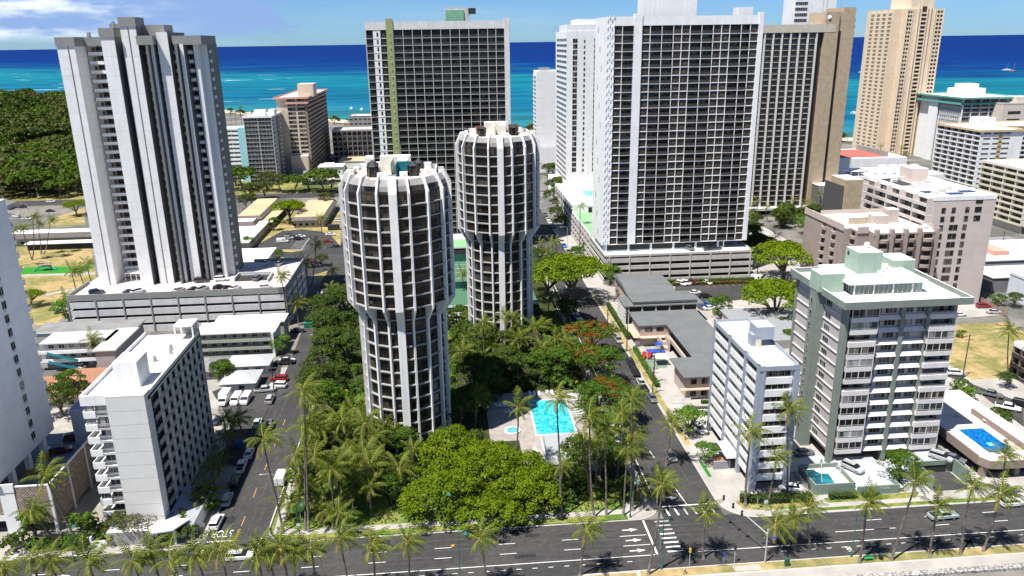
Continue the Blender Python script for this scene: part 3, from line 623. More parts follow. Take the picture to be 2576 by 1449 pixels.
# rear podium with courts and pool beside the right street
court=mat('court_green',(.20,.40,.20),.85,.05,.5); courtd=mat('court_green_dark',(.06,.15,.085),.85,.06,.5); poolm=mat('pool_water',(.015,.36,.44),.06,.55,2.4,col2=(.09,.58,.60),c2s=.9,spec=.6,bump=.2)  # caustic light painted into the pool water as paler patches
t=Bld('recreation_podium','long beige parking deck beside the street carrying green courts and a rooftop pool','car park',56.5,78,300,400,0)
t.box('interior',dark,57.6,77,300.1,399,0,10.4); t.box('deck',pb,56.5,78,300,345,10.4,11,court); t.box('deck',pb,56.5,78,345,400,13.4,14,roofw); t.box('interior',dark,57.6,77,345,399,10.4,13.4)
for k in range(4): z=.3+k*2.7; t.box('parapet',pb,56.5,56.75,300,400,z,z+1.4)
t.box('parapet',white,56.5,56.8,300,345,9.8,12); t.box('parapet',white,56.5,56.8,345,400,12.6,15); t.box('parapet',white,56.8,64,344.7,345,11,15)
for i in range(17): y=300.5+i*6.1; t.box('column',pb,56.3,56.75,y,y+.9,0,11 if y<345 else 14)
t.box('court_line',paint,61,61.15,306,336,11,11.01); t.box('court_line',paint,63,63.12,306,336,11,11.01); t.box('court_line',paint,61,70,336,336.15,11.004,11.014)
t.box('pool',poolm,67.5,78,369,383,14.0,14.03)
t.done()
# podium between the twin towers
t=Bld('court_podium','low white parking deck behind the twin towers with green tennis courts on top','car park',-27,28,236,322,0)
t.box('deck',white2,-27,28,236,300,4.6,5.1,courtd); t.box('interior',dark,-26,27,237,299,0,4.6); t.box('deck',white2,-27,28,300,322,8,8.6,court)
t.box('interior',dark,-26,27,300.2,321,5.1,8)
for k in range(3): t.box('parapet',white2,-27,28,236,236.3,k*2.3,k*2.3+1.1)
t.box('windscreen_fence',mat('court_fence',(.01,.09,.06),.8),-27,28,256,256.15,5.1,7.6); t.box('windscreen_fence',mat('court_fence',(.01,.09,.06)),-27,28,291,291.15,5.1,7.8)
for y in (258.5,263,268,276,281,286.5): t.box('court_line',paint,-26,27,y,y+.13,5.1,5.115)
t.box('terrace',mat('terrace_paving',(.5,.47,.44)),-27,28,312,322,8.61,8.66); t.done()
# 5. dark hotel slab with white fins and brown end walls
tanw=mat('tan_aggregate_wall',(.42,.33,.225),.9,.12,.5,streak=.06,joint=(8.4,1,.12,.25)); tan2=mat('tan_cap',(.52,.47,.38),.85,.08,.5)
t=Bld('dark_hotel_tower','dark hotel tower with white vertical fins and a tan end wall','building',112,199,380,398,0)
t.box('wall',brownpanel,112,190,381.5,398,3,88.5); t.box('end_wall',tanw,184.5,191.3,379.6,398,0,97.5); t.box('end_wall',tanw,193.3,199.4,380,398,0,99.5); t.box('dark_strip',dark,191.3,193.3,380.8,397,0,88.7); t.box('end_wall',tanw,191.3,193.3,380.6,397,88.7,97.5)
t.box('cornice',tan2,112,190,379.5,384,88.3,92); t.box('roof',tan2,112,184.5,384,398,88.5,91.5,roofw); t.box('canopy',concl,112,186,376,381.5,2.2,3.4)
bc=MB(); pts=[(-1.95,0)]+[(-1.95+3.9*i/6,-1.05-.45*math.sin(math.pi*i/6)) for i in range(7)]+[(1.95,0)]
bc.prism([(a,b_) for a,b_ in pts],-.09,.07,gridw); 
bc2=MB()
for i in range(1,7): a,b_=pts[i],pts[i+1]; bc2.poly([(a[0],a[1],.15),(b_[0],b_[1],.15),(b_[0],b_[1],1.0),(a[0],a[1],1.0)],mat('smoked_rail_glass',(.05,.042,.036)))
wg=window(3.9,2.25,3,brown,glassmat('blue_dark_glass',(.03,.032,.038),(.10,.105,.115),.5),.08)
x=112.3; cols=[]
while x<184: cols.append(x); x+=4.3
for x in cols: t.box('fin',mat('pale_fin',(.62,.60,.56),.8,.06,.5),x-.5,x+.2,379.7,381.5,3.3,88.3)
for k in range(31):
    z=3.4+k*2.74
    for x in cols[:-1]:
        if x>118: t.el('balcony',bc,'S',0,z,xy=(x+1.95,381.5)); t.el('railing',bc2,'S',0,z,xy=(x+1.95,381.5)); t.el('window',wg,'S',0,z+.15,xy=(x+1.95,381.48))
for x,y,r in ((186,380,1.3),(188.2,381,1.1),(189.6,381.5,1.4)):
    mb=t.P('satellite_dish'); mb.tube([(x-t.o.x,y-t.o.y,95.3),(x-t.o.x-.3,y-t.o.y-.5,95.7)],[r,r*.3],white,10)
for x in (185,187,194): t.P('antenna').cyl(x-t.o.x,385-t.o.y,97,103,.12,steel,5)
for k in range(30): t.box('side_balcony',concl,199.4,200.2,381,384,6+k*3.0,7.1+k*3.0)
t.done()
# 6. slender white tower and low white tower towards the beach
def ribs(t,face,u0,u1,n,d0,d1,z0,z1,m,part='fin',w=.25):
    for i in range(n): u=u0+(u1-u0)*i/(n-1); t.fbox(part,m,face,u-w/2,u+w/2,d0,d1,z0,z1)
t=Bld('white_tower','slender white tower with narrow dark window columns, left of the white grid tower','building',64,96,412,500,0)
t.box('wall',white,64,96,412,452,0,90.8,roofw); t.box('wall',white,64.2,96,412.2,440,90.8,94); t.box('wall',white,70.5,96,414,440,94,96.6)
for u,w_,nm in ((68.3,2.4,1),(73.2,.9,2),(79.4,2.6,1)):
    ww=window(w_,2.2 if w_>1 else 1.5,2 if w_>1 else 1,alu,gD)
    for k in range(25): t.el('window',ww,'S',u,19+k*2.75,d=.03)
W7=window(8.5,1.25,4,alu,gD)
for k in range(27):
    for u in (416.5,425.5,434.5,443.5): t.el('window',W7,'W',u,14.5+k*2.75,d=.03)
t.box('podium',white,60,100,405,455,0,11); t.done()
t=Bld('low_white_tower','plain white windowless tower half the height of the slender one, far left of it','building',63.5,80,540,560,0)
t.box('wall',mat('white_jointed_wall',(.78,.78,.77),.8,.04,.3,joint=(6,1,.15,.2)),63.5,80,540,560,0,67,roofw); t.box('podium',white,60.5,84,528,562,0,17,mat('grey_car_roof',(.3,.3,.3),.9)); t.box('roof_unit',steel,66,73,545,550,67,69)
for k in range(17): t.box('side_balcony',concl,62.7,63.5,543,557,20+k*2.7,20.9+k*2.7)
t.done()
# ---------- generic block of flats ----------
def apt(name,label,x0,x1,y0,y1,z1,nf,wall,faces,z0=0,roof=None,cat='building',group=None,par=.9,fh=None,slabm=None,over=0.,fin=None,ret=False,zf=None):
    "faces: {face:(style,bays,opts)}; style win / ribbon / balc / blank"
    t=Bld(name,label,cat,x0,x1,y0,y1,z0,group); roof=roof or roofw; slabm=slabm or wall
    ins={f:(faces[f][2].get('d',1.4) if f in faces and faces[f][0]=='balc' else 0) for f in 'SNEW'}
    zf=zf if zf is not None else z0+.3
    fh=fh or (z1-par-zf)/nf
    t.box('wall',wall,x0+ins['W'],x1-ins['E'],y0+ins['S'],y1-ins['N'],z0,z1-par,roof)
    a=over
    if par>0:
        for b_ in ((x0-a,x1+a,y0-a,y0-a+.2),(x0-a,x1+a,y1+a-.2,y1+a),(x0-a,x0-a+.2,y0-a+.2,y1+a-.2),(x1+a-.2,x1+a,y0-a+.2,y1+a-.2)): t.box('parapet',fin or wall,*b_,z1-par-.3,z1)
        t.box('roof',fin or wall,x0-a+.2,x1+a-.2,y0-a+.2,y1+a-.2,z1-par-.25,z1-par+.05,roof)
    for i in range(5):
        rx=x0+1.5+(x1-x0-4)*R.random(); ry=y0+1.5+(y1-y0-4)*R.random(); w_=R.uniform(.4,1.1); t.box('roof_unit',concl,rx,rx+w_,ry,ry+w_,z1-par,z1-par+R.uniform(.5,1.3))
    for f,(st,nb,o) in faces.items():
        U0,U1=(x0,x1) if f in 'SN' else (y0,y1); U0=o.get('u0',U0); U1=o.get('u1',U1); bw_=(U1-U0)/nb; gl=o.get('gl',gD); fr=o.get('fr',alu); skip=o.get('skip',())
        if st=='win': W_=window(o.get('w',1.6),o.get('h',1.3),o.get('n',2),fr,gl)
        if st=='ribbon': W_=window(bw_-o.get('gap',.3),o.get('h',1.3),o.get('n',4),fr,gl)
        if st=='balc': W_=window(bw_-.5,2.1,o.get('n',3),fr,gl); RA=railing(bw_-.15,1.0,o.get('rm',alu),o.get('solid',0.),o.get('sm',slabm),o.get('rn',8))
        for k in range(nf):
            z=zf+k*fh
            if st=='balc':
                t.fbox('slab',slabm,f,U0,U1,-ins[f],o.get('out',0.),z-.2,z)
            if st=='ribbon' and o.get('apron'): t.fbox('apron',o['apron'],f,U0,U1,0,o.get('ad',.25),z-.1,z+o.get('sill',.9)-.05)
            for i in range(nb):
                if i in skip: continue
                u=U0+bw_*(i+.5)
                if st=='win': t.el('window',W_,f,u,z+o.get('sill',.9),.03)
                elif st=='ribbon': t.el('window',W_,f,u,z+o.get('sill',.9),.03)
                elif st=='balc': t.el('window',W_,f,u,z+.02,-ins[f]+.03); t.el('railing',RA,f,u,z,o.get('out',0.)-.02)
        if st=='balc' and o.get('fins',1):
            for i in range(nb+1):
                if i%o.get('fe',1)==0: u=min(max(U0+bw_*i,U0+.1),U1-.1); t.fbox('fin',o.get('fm',wall),f,u-.1,u+.1,-ins[f],.05+o.get('out',0.),zf-.2,z1-par)
    return t if ret else t.done()
grn=mat('sage_green_paint',(.20,.235,.205),.8,.07,.4,streak=.12); grn2=mat('sage_panel',(.31,.41,.33),.8,.05,.4,grid=(2.6,2.6,.05,.3)); pinkg=mat('greige_wall',(.47,.43,.41),.85,.05,.4,streak=.05); greyw=mat('grey_wall',(.33,.33,.325),.85,.1,.5,streak=.12)
# aqua slab, grey glass block, pink-trimmed tower (upper left)
aqua=mat('aqua_paint',(.28,.58,.62),.8,.05,.4)
t=apt('white_banded_flats','white banded block with an aqua end slab, left of the grey glass block',-152,-131,527,545,34.8,12,white,{'S':('ribbon',4,{'u0':-152,'u1':-134,'apron':white,'sill':1.3,'h':1.1})},ret=True)
t.box('end_slab',aqua,-134,-127.8,525.5,546,0,35.4); t.done()
t=apt('grey_glass_flats','grey block of flats with glazed balconies in front of the coral trimmed tower',-127.3,-109.8,516,546,43.4,16,greyw,{'S':('balc',8,{'fe':4,'fm':white,'n':2,'rm':alu,'d':1.5,'solid':.15}),'E':('win',5,{'w':1.4,'h':1.2})},ret=True,over=.6,fin=white,slabm=concl)
t.fbox('dark_slot',dark,'E',531,534,0,.06,2,42); t.box('penthouse',white,-122,-115,524,529,42.5,46.4,roofw); t.box('penthouse',white,-114.5,-110.5,530,538,42.5,46,roofw)
for k in range(15): t.fbox('side_balcony',concl,'E',517,521,0,1,1.6+k*2.65,2.6+k*2.65); t.fbox('side_balcony',concl,'E',536,540,0,1,1.6+k*2.65,2.6+k*2.65)
t.done()
pinkb=mat('cream_stucco',(.60,.50,.38),.85,.05,.4); coral=mat('coral_trim',(.62,.33,.26),.8,.05,.5); brn=mat('shaded_brown_wall',(.30,.235,.19),.85,.08,.5)
t=apt('coral_trim_tower','cream tower with coral roof trim and a long side of stacked balconies, near the sea',-112,-92,547,640,52.8,18,pinkb,{'S':('win',2,{'w':5.2,'h':1.9,'n':4,'u0':-105.5,'u1':-92.6,'sill':.6}),'E':('balc',10,{'solid':.9,'sm':brn,'d':1.6,'n':2,'fm':brn})},ret=True,over=1.6,fin=coral,roof=mat('pinkish_roof',(.66,.52,.46),.8,.08,.3))
t.box('wall',coral,-106,-91,545.6,549,48.2,49.6); t.box('penthouse',pinkb,-99.4,-88.8,560,575,52,60.5,roofw); t.box('base_block',pinkb,-105,-93.5,541,547,0,14,roofw)
t.done()
apt('dark_balcony_hotel','low dark hotel with rows of black balconies beside a blank white end wall',-86,-55,612,630,24,6,concl,{'S':('balc',8,{'u0':-86,'u1':-56,'rm':brown,'n':2,'d':2.5})},slabm=mat('grey_slab',(.3,.3,.3),.8))
apt('grey_roof_hotel','grey roofed low block behind the dark balcony hotel with a white stair box',-78,-52,660,680,30,8,greyw,{'S':('win',7,{'w':2.6,'h':1.4})})
t=Bld('blank_wall_block','blank pale stepped wall block standing left of the olive striped tower','building',-51,-40,565,585,0)
t.box('wall',concl,-51.5,-40,565,585,0,29,roofw); t.box('wall',white,-58,-51.5,567,580,0,8,roofw); t.done()
# far right group
apt('far_white_tower','white tower rising behind the tan end wall of the dark hotel',187,209,420,436,108,38,white,{'S':('win',6,{'w':1.8,'h':1.5,'u0':187,'u1':193})})
beige=mat('beige_precast',(.68,.55,.40),.85,.05,.3,joint=(2.79,.9,.1,.2)); beige2=mat('beige_fin',(.72,.60,.45),.85,.05,.3)
t=Bld('beige_tower','tallest beige tower near the beach with paired square windows and a dark central balcony slot','building',316,361,562,600,0)
t.box('wall',beige,333,361,562,600,0,104.5,beige2); t.box('wall',beige,326,333,568,604,0,104.5,beige2); t.box('wall',beige2,336,353,563,590,104.5,114); t.box('slot',brown,343.4,347.6,561.93,562,3,106)
for u in (341.3,343.2,347.8,350.2): t.box('fin',beige2,u-.25,u+.25,560.9,562,0,108)
for u in (333.2,337.2,354,360.6): t.box('fin',beige2,u-.2,u+.2,561.5,562,0,104.5)
wq=window(1.7,1.35,1,brown,gD,.05); SB2=MB().box(-2,2,-1.2,0,0,1,beige2); sb=MB().box(-2,2,-.9,0,-.1,.9,beige2)
for k in range(36):
    z=4+k*2.79
    for u in (334.2,336.4,356.6,359.0): t.el('window',wq,'S',u,z,xy=(u,561.97))
    t.el('balcony',sb,'S',0,z-.6,xy=(345.5,561.93))
    for y in (571,579,587,595): t.el('side_balcony',SB2,'W',0,z,xy=(325.98,y))
t.done()
tealt=mat('teal_trim',(.10,.36,.29),.8,.05,.5)
t=apt('teal_roof_hotel','white hotel with a teal edged flat roof and glazed grid balconies',350,388,509,560,46,15,white,{'S':('balc',6,{'n':3,'rm':alu,'fm':white,'d':1.5}),'W':('balc',9,{'n':2,'d':1.4,'u0':512,'u1':534})},ret=True,over=2.5,fin=tealt,par=.8)
t.box('balcony_band',tealt,349,389,507.6,509,41,42.3); t.box('balcony_band',tealt,348,350,509,560,41,42.3); t.box('penthouse',white,354,372,520,535,45,51,roofw); t.box('penthouse',white,357,368,522,532,51,54,roofw); t.box('side_wall',white,349.2,350.2,536,546,0,43); t.done()
t=apt('blank_pink_garage','plain pinkish parking block with three dark slots and cars on its roof',372,395,500,530,42.5,1,mat('pinkish_wall',(.60,.53,.46),.85,.05,.4),{},ret=True,par=1)
for z in (25,30,35): t.box('slot_window',dark,376,385,499.94,500,z,z+2)
t.box('penthouse',mat('pinkish_wall',(.6,.53,.46)),383,395,503,515,41.5,46); t.done()
tanr=mat('tan_trim',(.55,.42,.26),.8,.06,.4)
t=apt('white_balcony_hotel','white hotel with busy white balconies on one side and banded windows on its front',300.5,326,418,458,35,12,white,{'S':('ribbon',3,{'gap':1.5,'h':.9,'sill':1.2,'u0':301.5,'u1':319}),'W':('balc',6,{'n':2,'solid':.7,'sm':white,'d':1.8,'fm':white})},ret=True,over=.8,fin=tanr)
t.box('panel_column',mat('ochre_panel',(.50,.38,.18),.8,.1,.4,joint=(2.75,0,1.0,.7)),311.5,313.7,417.9,418,2,33.5); t.box('penthouse',white,303.5,312.5,424,434,34,41,roofw); t.done()
apt('white_balcony_annex','white flats with tan roof edge behind the white balcony hotel',328,360,436,462,35,12,white,{'S':('balc',6,{'n':2,'solid':.7,'sm':white,'d':1.6})},over=.8,fin=tanr)
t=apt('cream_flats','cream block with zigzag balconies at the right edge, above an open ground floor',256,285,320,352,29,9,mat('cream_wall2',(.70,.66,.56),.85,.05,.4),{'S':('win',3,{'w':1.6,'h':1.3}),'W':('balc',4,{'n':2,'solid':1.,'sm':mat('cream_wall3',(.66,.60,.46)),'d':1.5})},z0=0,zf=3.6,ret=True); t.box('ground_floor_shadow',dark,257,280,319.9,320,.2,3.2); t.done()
redc=mat('red_court',(.48,.10,.075),.85,.06,.5)
t=Bld('red_court_podium','white podium with red tennis courts on its roof, in front of the beige tower','building',232,275,446,485,0)
t.box('wall',white,232,275,444,485,0,16.9,white); t.box('court',redc,233,264,448,482,16.9,17.0); 
for i in range(5): t.box('court_line',paint,236+i*6,236.15+i*6,449,480,17.0,17.015)
for i in range(14): t.box('bay_post',alu,264.5+i*.7,264.6+i*.7,448+i*2.6,448.1+i*2.6,17,20.5)
t.box('net_fence',mat('fence_net',(.25,.3,.28),.8),264,264.1,446,484,17,20); t.done()
t=Bld('pool_deck_hotel','low white hotel block with sun loungers and a blue canopy on its roof deck','building',205,262,372,402,0)
t.box('wall',white,205,262,388,415,0,16.2,mat('pale_deck',(.62,.62,.60),.8)); t.box('wall',mat('louvre_wall',(.30,.29,.28),.8,.05,.4,grid=(1.6,50,.5,.6)),186,204.8,372,412,0,15,white); t.box('canopy',mat('blue_canopy',(.02,.12,.5),.6),210,216,391,395,17.6,17.8); t.box('canopy_frame',white,207,220,389,398,18.5,18.7)
for i in range(4): t.box('bay_post',white,207+i*4.2,207.2+i*4.2,389,389.2,16.2,18.5)
for i in range(12): t.box('lounger',mat('blue_lounger',(.03,.16,.45),.7) if i%2 else white,224+i*2.6,225+i*2.6,392,394.2,16.2,16.6)
for i in range(4): t.box('cabana',white,236+i*6,239.5+i*6,404,407,16.2,18.8)
t.done()
t=Bld('tan_stair_block','plain tan block with a white roof between the dark hotel and the long stepped hotel','building',172,186,300,330,0); t.box('wall',tanw,178,186,331,345,0,25,roofw); t.box('wall',mat('dark_ribbed_wall',(.08,.08,.08),.7,.05,.4,grid=(30,1.4,.3,0)),177.8,178,332,350,4,22); t.done()
# long stepped hotel: blank pinkish end wall with four window columns, balconies on the long side
pk2=mat('pinkish_end_wall',(.56,.485,.44),.85,.05,.3,joint=(2.9,.3,.06,.12))
t=Bld('long_terraced_hotel','pinkish hotel with a flat end wall of square windows and terraced side balconies','building',155,176,232.3,345,0)
t.box('wall',pk2,155.2,176,232.3,276,0,36.2,roofw)
for a_,b_,c_,d_ in ((155,176.1,232.2,232.5),(155,155.3,232.5,276),(175.8,176.1,232.5,276)): t.box('parapet',white,a_,b_,c_,d_,35.6,37)
ww=window(1.35,1.75,2,brown,gD); WB2=window(2.3,1.75,3,brown,gD)
TER=MB(); TER.box(-3.9,3.9,-2.2,0,-.15,.1,white); TER.box(-3.9,3.9,-2.25,-2.1,.1,.9,pk2,white); TER.box(3.7,3.9,-2.2,0,.1,2.6,pk2); TER.poly([(-3.7,-.03,.1),(3.7,-.03,.1),(3.7,-.03,2.4),(-3.7,-.03,2.4)],gD)
for k in range(12):
    z=3+k*2.85
    if k<11:
        for u in (158.6,162.0,163.5,166.6): 
            if not(k>8 and u==163.5): t.el('window',ww,'S',u,z,xy=(u,232.26))
    if k>8: t.el('window',WB2,'S',0,z,xy=(170.3,232.26))
    for i in range(5):
        y=233+i*8; 
        if k>3: t.el('terrace',TER,'W',0,z-.6,xy=(155.15,y+3.5))
for i,(a_,b_) in enumerate(((157,8),(164,4),(170,7))): t.box('solar_panel',mat('solar_blue',(.02,.05,.16),.3),a_,a_+5,234+b_,237+b_,36.3,36.45)
t.box('solar_panel',mat('dark_solar',(.03,.03,.035),.4),158,163,256,270,36.3,36.45); t.box('penthouse',mat('pink_penthouse',(.60,.50,.44),.85,.05,.4),165,171,262,270,36,41,roofw)
for i in range(8): t.box('roof_unit',concl,158+i%3*5,160+i%3*5,238+i*4,239.5+i*4,36.2,37.4)
t.done()
# taupe hotel with rounded balconies
tp=mat('taupe_stucco',(.32,.265,.235),.88,.07,.4); tpl=mat('taupe_parapet',(.48,.40,.36),.88,.05,.4)
t=Bld('taupe_flats','taupe block with rounded bay balconies and white roof, behind the green trimmed tower','building',127,154.8,224,262,0)
t.box('wall',tp,129.8,154.8,230.5,256,0,27.0,roofw); t.box('wall',tp,133.6,154,226.8,230.5,0,27.0,roofw); t.box('wall',tp,127,129.8,234,262,0,27.2,roofw)
for a_,b_,c_,d_ in ((129.5,133.2,230.2,230.5),(154.8,155.05,230.5,256),(126.7,127,234,262),(129.8,154.8,256,256.3)): t.box('parapet',tpl,a_,b_,c_,d_,26.3,28.4)
hb=lambda r,h0,h1,m: MB().prism([(r*math.cos(math.pi+math.pi*i/10),r*.75*math.sin(math.pi+math.pi*i/10)) for i in range(11)],h0,h1,m)
bal1=hb(1.9,-.2,.75,tp); bal2=hb(1.4,-.2,.75,tp); wn1=window(2.8,2.2,3,brown,gB); wn2=window(1.8,2.2,2,brown,gB); rl1=railing(2.6,1.15,brown,0,n=6)
for k in range(9):
    z=1.4+k*2.85
    for x,y,bb_,wq_ in ((136.2,226.8,bal1,wn1),(141.2,226.8,bal2,wn2),(145.6,226.8,bal2,wn2),(151.0,226.8,bal1,wn1)):
        t.el('balcony',bb_,'S',0,z,xy=(x,y)); t.el('window',wq_,'S',0,z+.02,xy=(x,y-.03)); t.el('railing',rl1,'S',0,z,xy=(x,y-1.0))
    for y in (233,240,247): t.el('balcony',bal2,'W',0,z,xy=(129.8 if y<234 else 127,y)); t.el('window',wn2,'W',0,z+.02,xy=(129.77 if y<234 else 126.97,y))
for x in (133.9,138.8,143.4,147.9,153.6): t.box('fin',tp,x-.35,x+.35,225.6,226.8,0,28.2); t.box('parapet',tpl,x-.9,x+.9,226.6,226.85,26.6,28.3)
t.box('penthouse',tpl,139,144,238,242,27,30,roofw); t.box('penthouse',tpl,145,148.5,240,244,27,31.5,roofw); t.box('penthouse',mat('tan_screen',(.42,.34,.24)),131.5,138,240,240.3,27,29.2)
for i in range(5): t.box('chimney',roofw,135+i*4,137+i*4,229.5,232,27,28.0)
for i,(a_,b_) in enumerate(((143,231),(148,233),(137,234),(152,231),(140,246),(134,248))): t.P('roof_fan#%d'%i).cyl(a_-t.o.x,b_-t.o.y,27,28.4,.55,white,10)
t.done()
# ---------- nearer buildings ----------
# sage green trimmed tower (right foreground)
t=Bld('green_trimmed_tower','twelve storey greige tower with sage green trim, green roof boxes and a glazed penthouse','building',77.3,101.2,138,159,0)
X0,X1,Y0,Y1,ZR=77.3,101.2,138.0,159.5,36.2
t.box('wall',pinkg,X0+.1,X0+7.2,Y0+1.6,Y1,2.9,ZR-.9); t.box('wall',pinkg,X0+7.2,X1-6.0,Y0+1.3,Y1,2.9,ZR-.9); t.box('wall',pinkg,X1-6.0,X1-.2,Y0+1.6,Y1,2.9,ZR-.9)
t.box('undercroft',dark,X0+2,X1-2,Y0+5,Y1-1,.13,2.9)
t.box('side_fin',grn,X0-1.85,X0+.1,146.8,149.9,0,ZR-.3); t.box('side_fin',grn,X0-.25,X0+.1,159.2,160,0,ZR-1)
for x,w_ in ((X0+.1,.75),(X0+11.8,.85),(X0+17.3,.75)):
    t.box('column',grn,x-.0,x+w_,Y0+.35 if x>X0+1 else Y0+.0,Y0+1.7,0,ZR-.9)
t.box('column',grn,X1-.9,X1-.15,Y0+.9,Y0+1.7,0,ZR-.9)
t.box('fascia',grn,X0-1.3,X1+1.2,Y0-1.6,Y0-1.3,ZR-.75,ZR+.7,white); t.box('fascia',grn,X0-1.3,X0-1.0,Y0-1.3,Y1+1.6,ZR-.75,ZR+.7,white); t.box('fascia',grn,X1+.9,X1+1.2,Y0-1.3,Y1+1.6,ZR-.75,ZR+.7,white); t.box('fascia',grn,X0-1.0,X1+.9,Y1+1.3,Y1+1.6,ZR-.75,ZR+.7,white)
t.box('roof',white,X0-1.0,X1+.9,Y0-1.3,Y1+1.3,ZR-.9,ZR-.35,roofw)
# penthouse with glazing
t.box('penthouse',white,80.2,96.8,143.2,157,ZR+1.9,ZR+2.4,roofw); t.box('penthouse_wall',mat('pale_green_room',(.30,.38,.34),.7),82.5,95.5,146,156,ZR-.35,ZR+1.9)
gp=glassmat('penthouse_glass',(.10,.16,.14),(.25,.34,.31),.6,.06)
t.box('glass_screen',gp,81.6,96.0,143.75,143.8,ZR-.2,ZR+1.9); t.box('glass_screen',gp,81.55,81.6,143.8,147.5,ZR-.2,ZR+1.9)
for i in range(15): t.box('bay_post',white if i%4==0 else alu,81.55+i*1.03,81.55+(.22 if i%4==0 else .07)+i*1.03,143.6,143.75,ZR-.3,ZR+1.9)
for i in range(4): t.box('bay_post',alu,81.45,81.55,144.7+i,144.77+i,ZR-.3,ZR+1.9)
t.box('lift_tower',grn2,84.8,90.0,149.0,154.5,ZR+2.3,ZR+7.0,roofw); t.box('lift_tower_window',dark,84.74,84.8,153,153.7,ZR+5.5,ZR+6.3)
t.box('stair_box',grn2,X0-1.95,80.6,146.0,150.4,ZR-.25,ZR+3.6,roofw); t.box('plant_box',grn2,94.6,99.6,152.5,158.5,ZR-.3,ZR+4.0,mat('roof_light',(.7,.7,.7)))
for i,(x,y,z) in enumerate(((88.8,147.3,ZR+2.4),(92.6,152.0,ZR+2.4),(88.5,153,ZR+7.0))):
    mb=t.P('roof_fan#%d'%i); mb.cyl(x-t.o.x,y-t.o.y,z,z+.4,.5,white,12); mb.cyl(x-t.o.x,y-t.o.y,z+.4,z+1.1,.62,white,12,.5)
whb=mat('off_white_balcony',(.66,.63,.61),.8,.05,.5,streak=.06)
def corner_bay(w,dep,enc,seed):
    mb=MB(); mb.box(-w/2,w/2,-dep,.2,-.25,.72,whb); 
    if enc:
        mb.box(-w/2,w/2,-dep+.02,0,2.35,2.45,alu)
        g_=gW if seed%3==1 else gD
        mb.poly([(-w/2+.05,-dep+.08,.7),(w/2-.05,-dep+.08,.7),(w/2-.05,-dep+.08,2.35),(-w/2+.05,-dep+.08,2.35)],g_); mb.poly([(-w/2+.05,0,.7),(-w/2+.05,-dep+.08,.7),(-w/2+.05,-dep+.08,2.35),(-w/2+.05,0,2.35)],g_); mb.poly([(w/2-.05,-dep+.08,.7),(w/2-.05,0,.7),(w/2-.05,0,2.35),(w/2-.05,-dep+.08,2.35)],g_)
        for i in range(5): x=-w/2+(w-.1)*i/4; mb.box(x,x+(.14 if i%2==0 else .07),-dep,-dep+.08,.7,2.4,whb if i%2==0 else alu)
        mb.box(-w/2,w/2,-dep-.02,-dep+.04,1.0,1.06,alu)
    else:
        for h in (.9,1.1): mb.box(-w/2,w/2,-dep,-dep+.05,h,h+.05,whb)
        for i in range(6): x=-w/2+(w-.06)*i/5; mb.box(x,x+.06,-dep,-dep+.05,.7,1.1,whb)
        mb.poly([(-w/2+.3,-.02,0),(w/2-.3,-.02,0),(w/2-.3,-.02,2.3),(-w/2+.3,-.02,2.3)],gD)
    return mb
cb={}
def CB(e,s_): 
    k=(e,s_%3); 
    if k not in cb: cb[k]=corner_bay(5.6,1.9,e,s_)
    return cb[k]
hood=MB(); i_=len(hood.v)
hood.prism([(-2.45,-.95),(2.45,-.95),(2.45,0),(-2.45,0)],-.15,.65,whb,whb,[(-2.25,-.35),(2.25,-.35),(2.25,0),(-2.25,0)])
wA=window(2.4,1.25,3,alu,gD); wB=window(1.7,1.25,2,alu,gW); wC=window(.8,1.25,1,alu,gD)
L1=[1,1,0,1,1,1,0,1,1,1,1,1]; L2=[0,0,1,1,0,0,0,1,1,0,1,1]
fh=(ZR-1.2-3.1)/12
for k in range(12):
    z=3.1+k*fh; a_=L1[11-k]; b_=L2[11-k]
    t.el('balcony',CB(a_,k),'S',0,z+.1,xy=(X0+4.0,Y0+1.6)); t.el('balcony',CB(b_,k+1),'S',0,z+.1,xy=(X1-3.5,Y0+1.6))
    for x in (X0+9.6,X0+14.9): t.el('hood',hood,'S',0,z,xy=(x,Y0+1.3))
    for x,w_ in ((X0+7.7,wC),(X0+10.0,wA),(X0+13.9,wB),(X0+16.2,wB)): t.el('window',w_,'S',0,z+.95,xy=(x,Y0+1.27))
    t.box('side_band',whb,X0-.12,X0+.1,Y0+1.8,146.8,z+.45,z+.7); t.box('side_band',whb,X0-.12,X0+.1,149.9,Y1,z+.45,z+.7)
    t.el('window',wA,'W',0,z+.95,xy=(X0+.07,144.9)); t.el('window',wC,'W',0,z+.5,xy=(X0-1.93,148.6))
t.done()
# its forecourt: pool terrace, walls, drive
gw=mat('sage_low_wall',(.19,.245,.20),.85,.08,.5,streak=.1); drv=mat('pale_blue_drive',(.45,.49,.52),.8,.08,.5,col2=(.34,.36,.38),c2s=.25); tile=mat('pale_terrace',(.62,.56,.52),.8,.05,.6)
t=Bld('pool_terrace','sage walled forecourt terrace with a small dark blue pool','terrace',69.6,78,127,136,0)
t.box('terrace_slab',tile,69.9,77.5,128,135.2,0,1.5); 
for a_,b_,c_,d_ in ((69.6,77.8,127.7,128),(69.6,69.9,128,135.3),(77.5,77.8,128,134),(69.9,78,135.2,135.5)): t.box('terrace_wall',gw,a_,b_,c_,d_,0,2.4)
pdk=mat('dark_pool_water',(.005,.09,.16),.06,.35,.8,col2=(.01,.22,.24),c2s=.5,spec=.6,bump=.15)
t.prism('pool',pdk,[(70.4,128.5),(74.3,128.5),(74.9,132.9),(73.2,133.2),(72.4,134.6),(70.8,134.8)],1.5,1.53)
t.prism('pool_rim',tile,[(70.2,128.3),(74.5,128.3),(75.1,133.1),(73.3,133.4),(72.5,134.8),(70.6,135)],1.5,1.515); t.done()
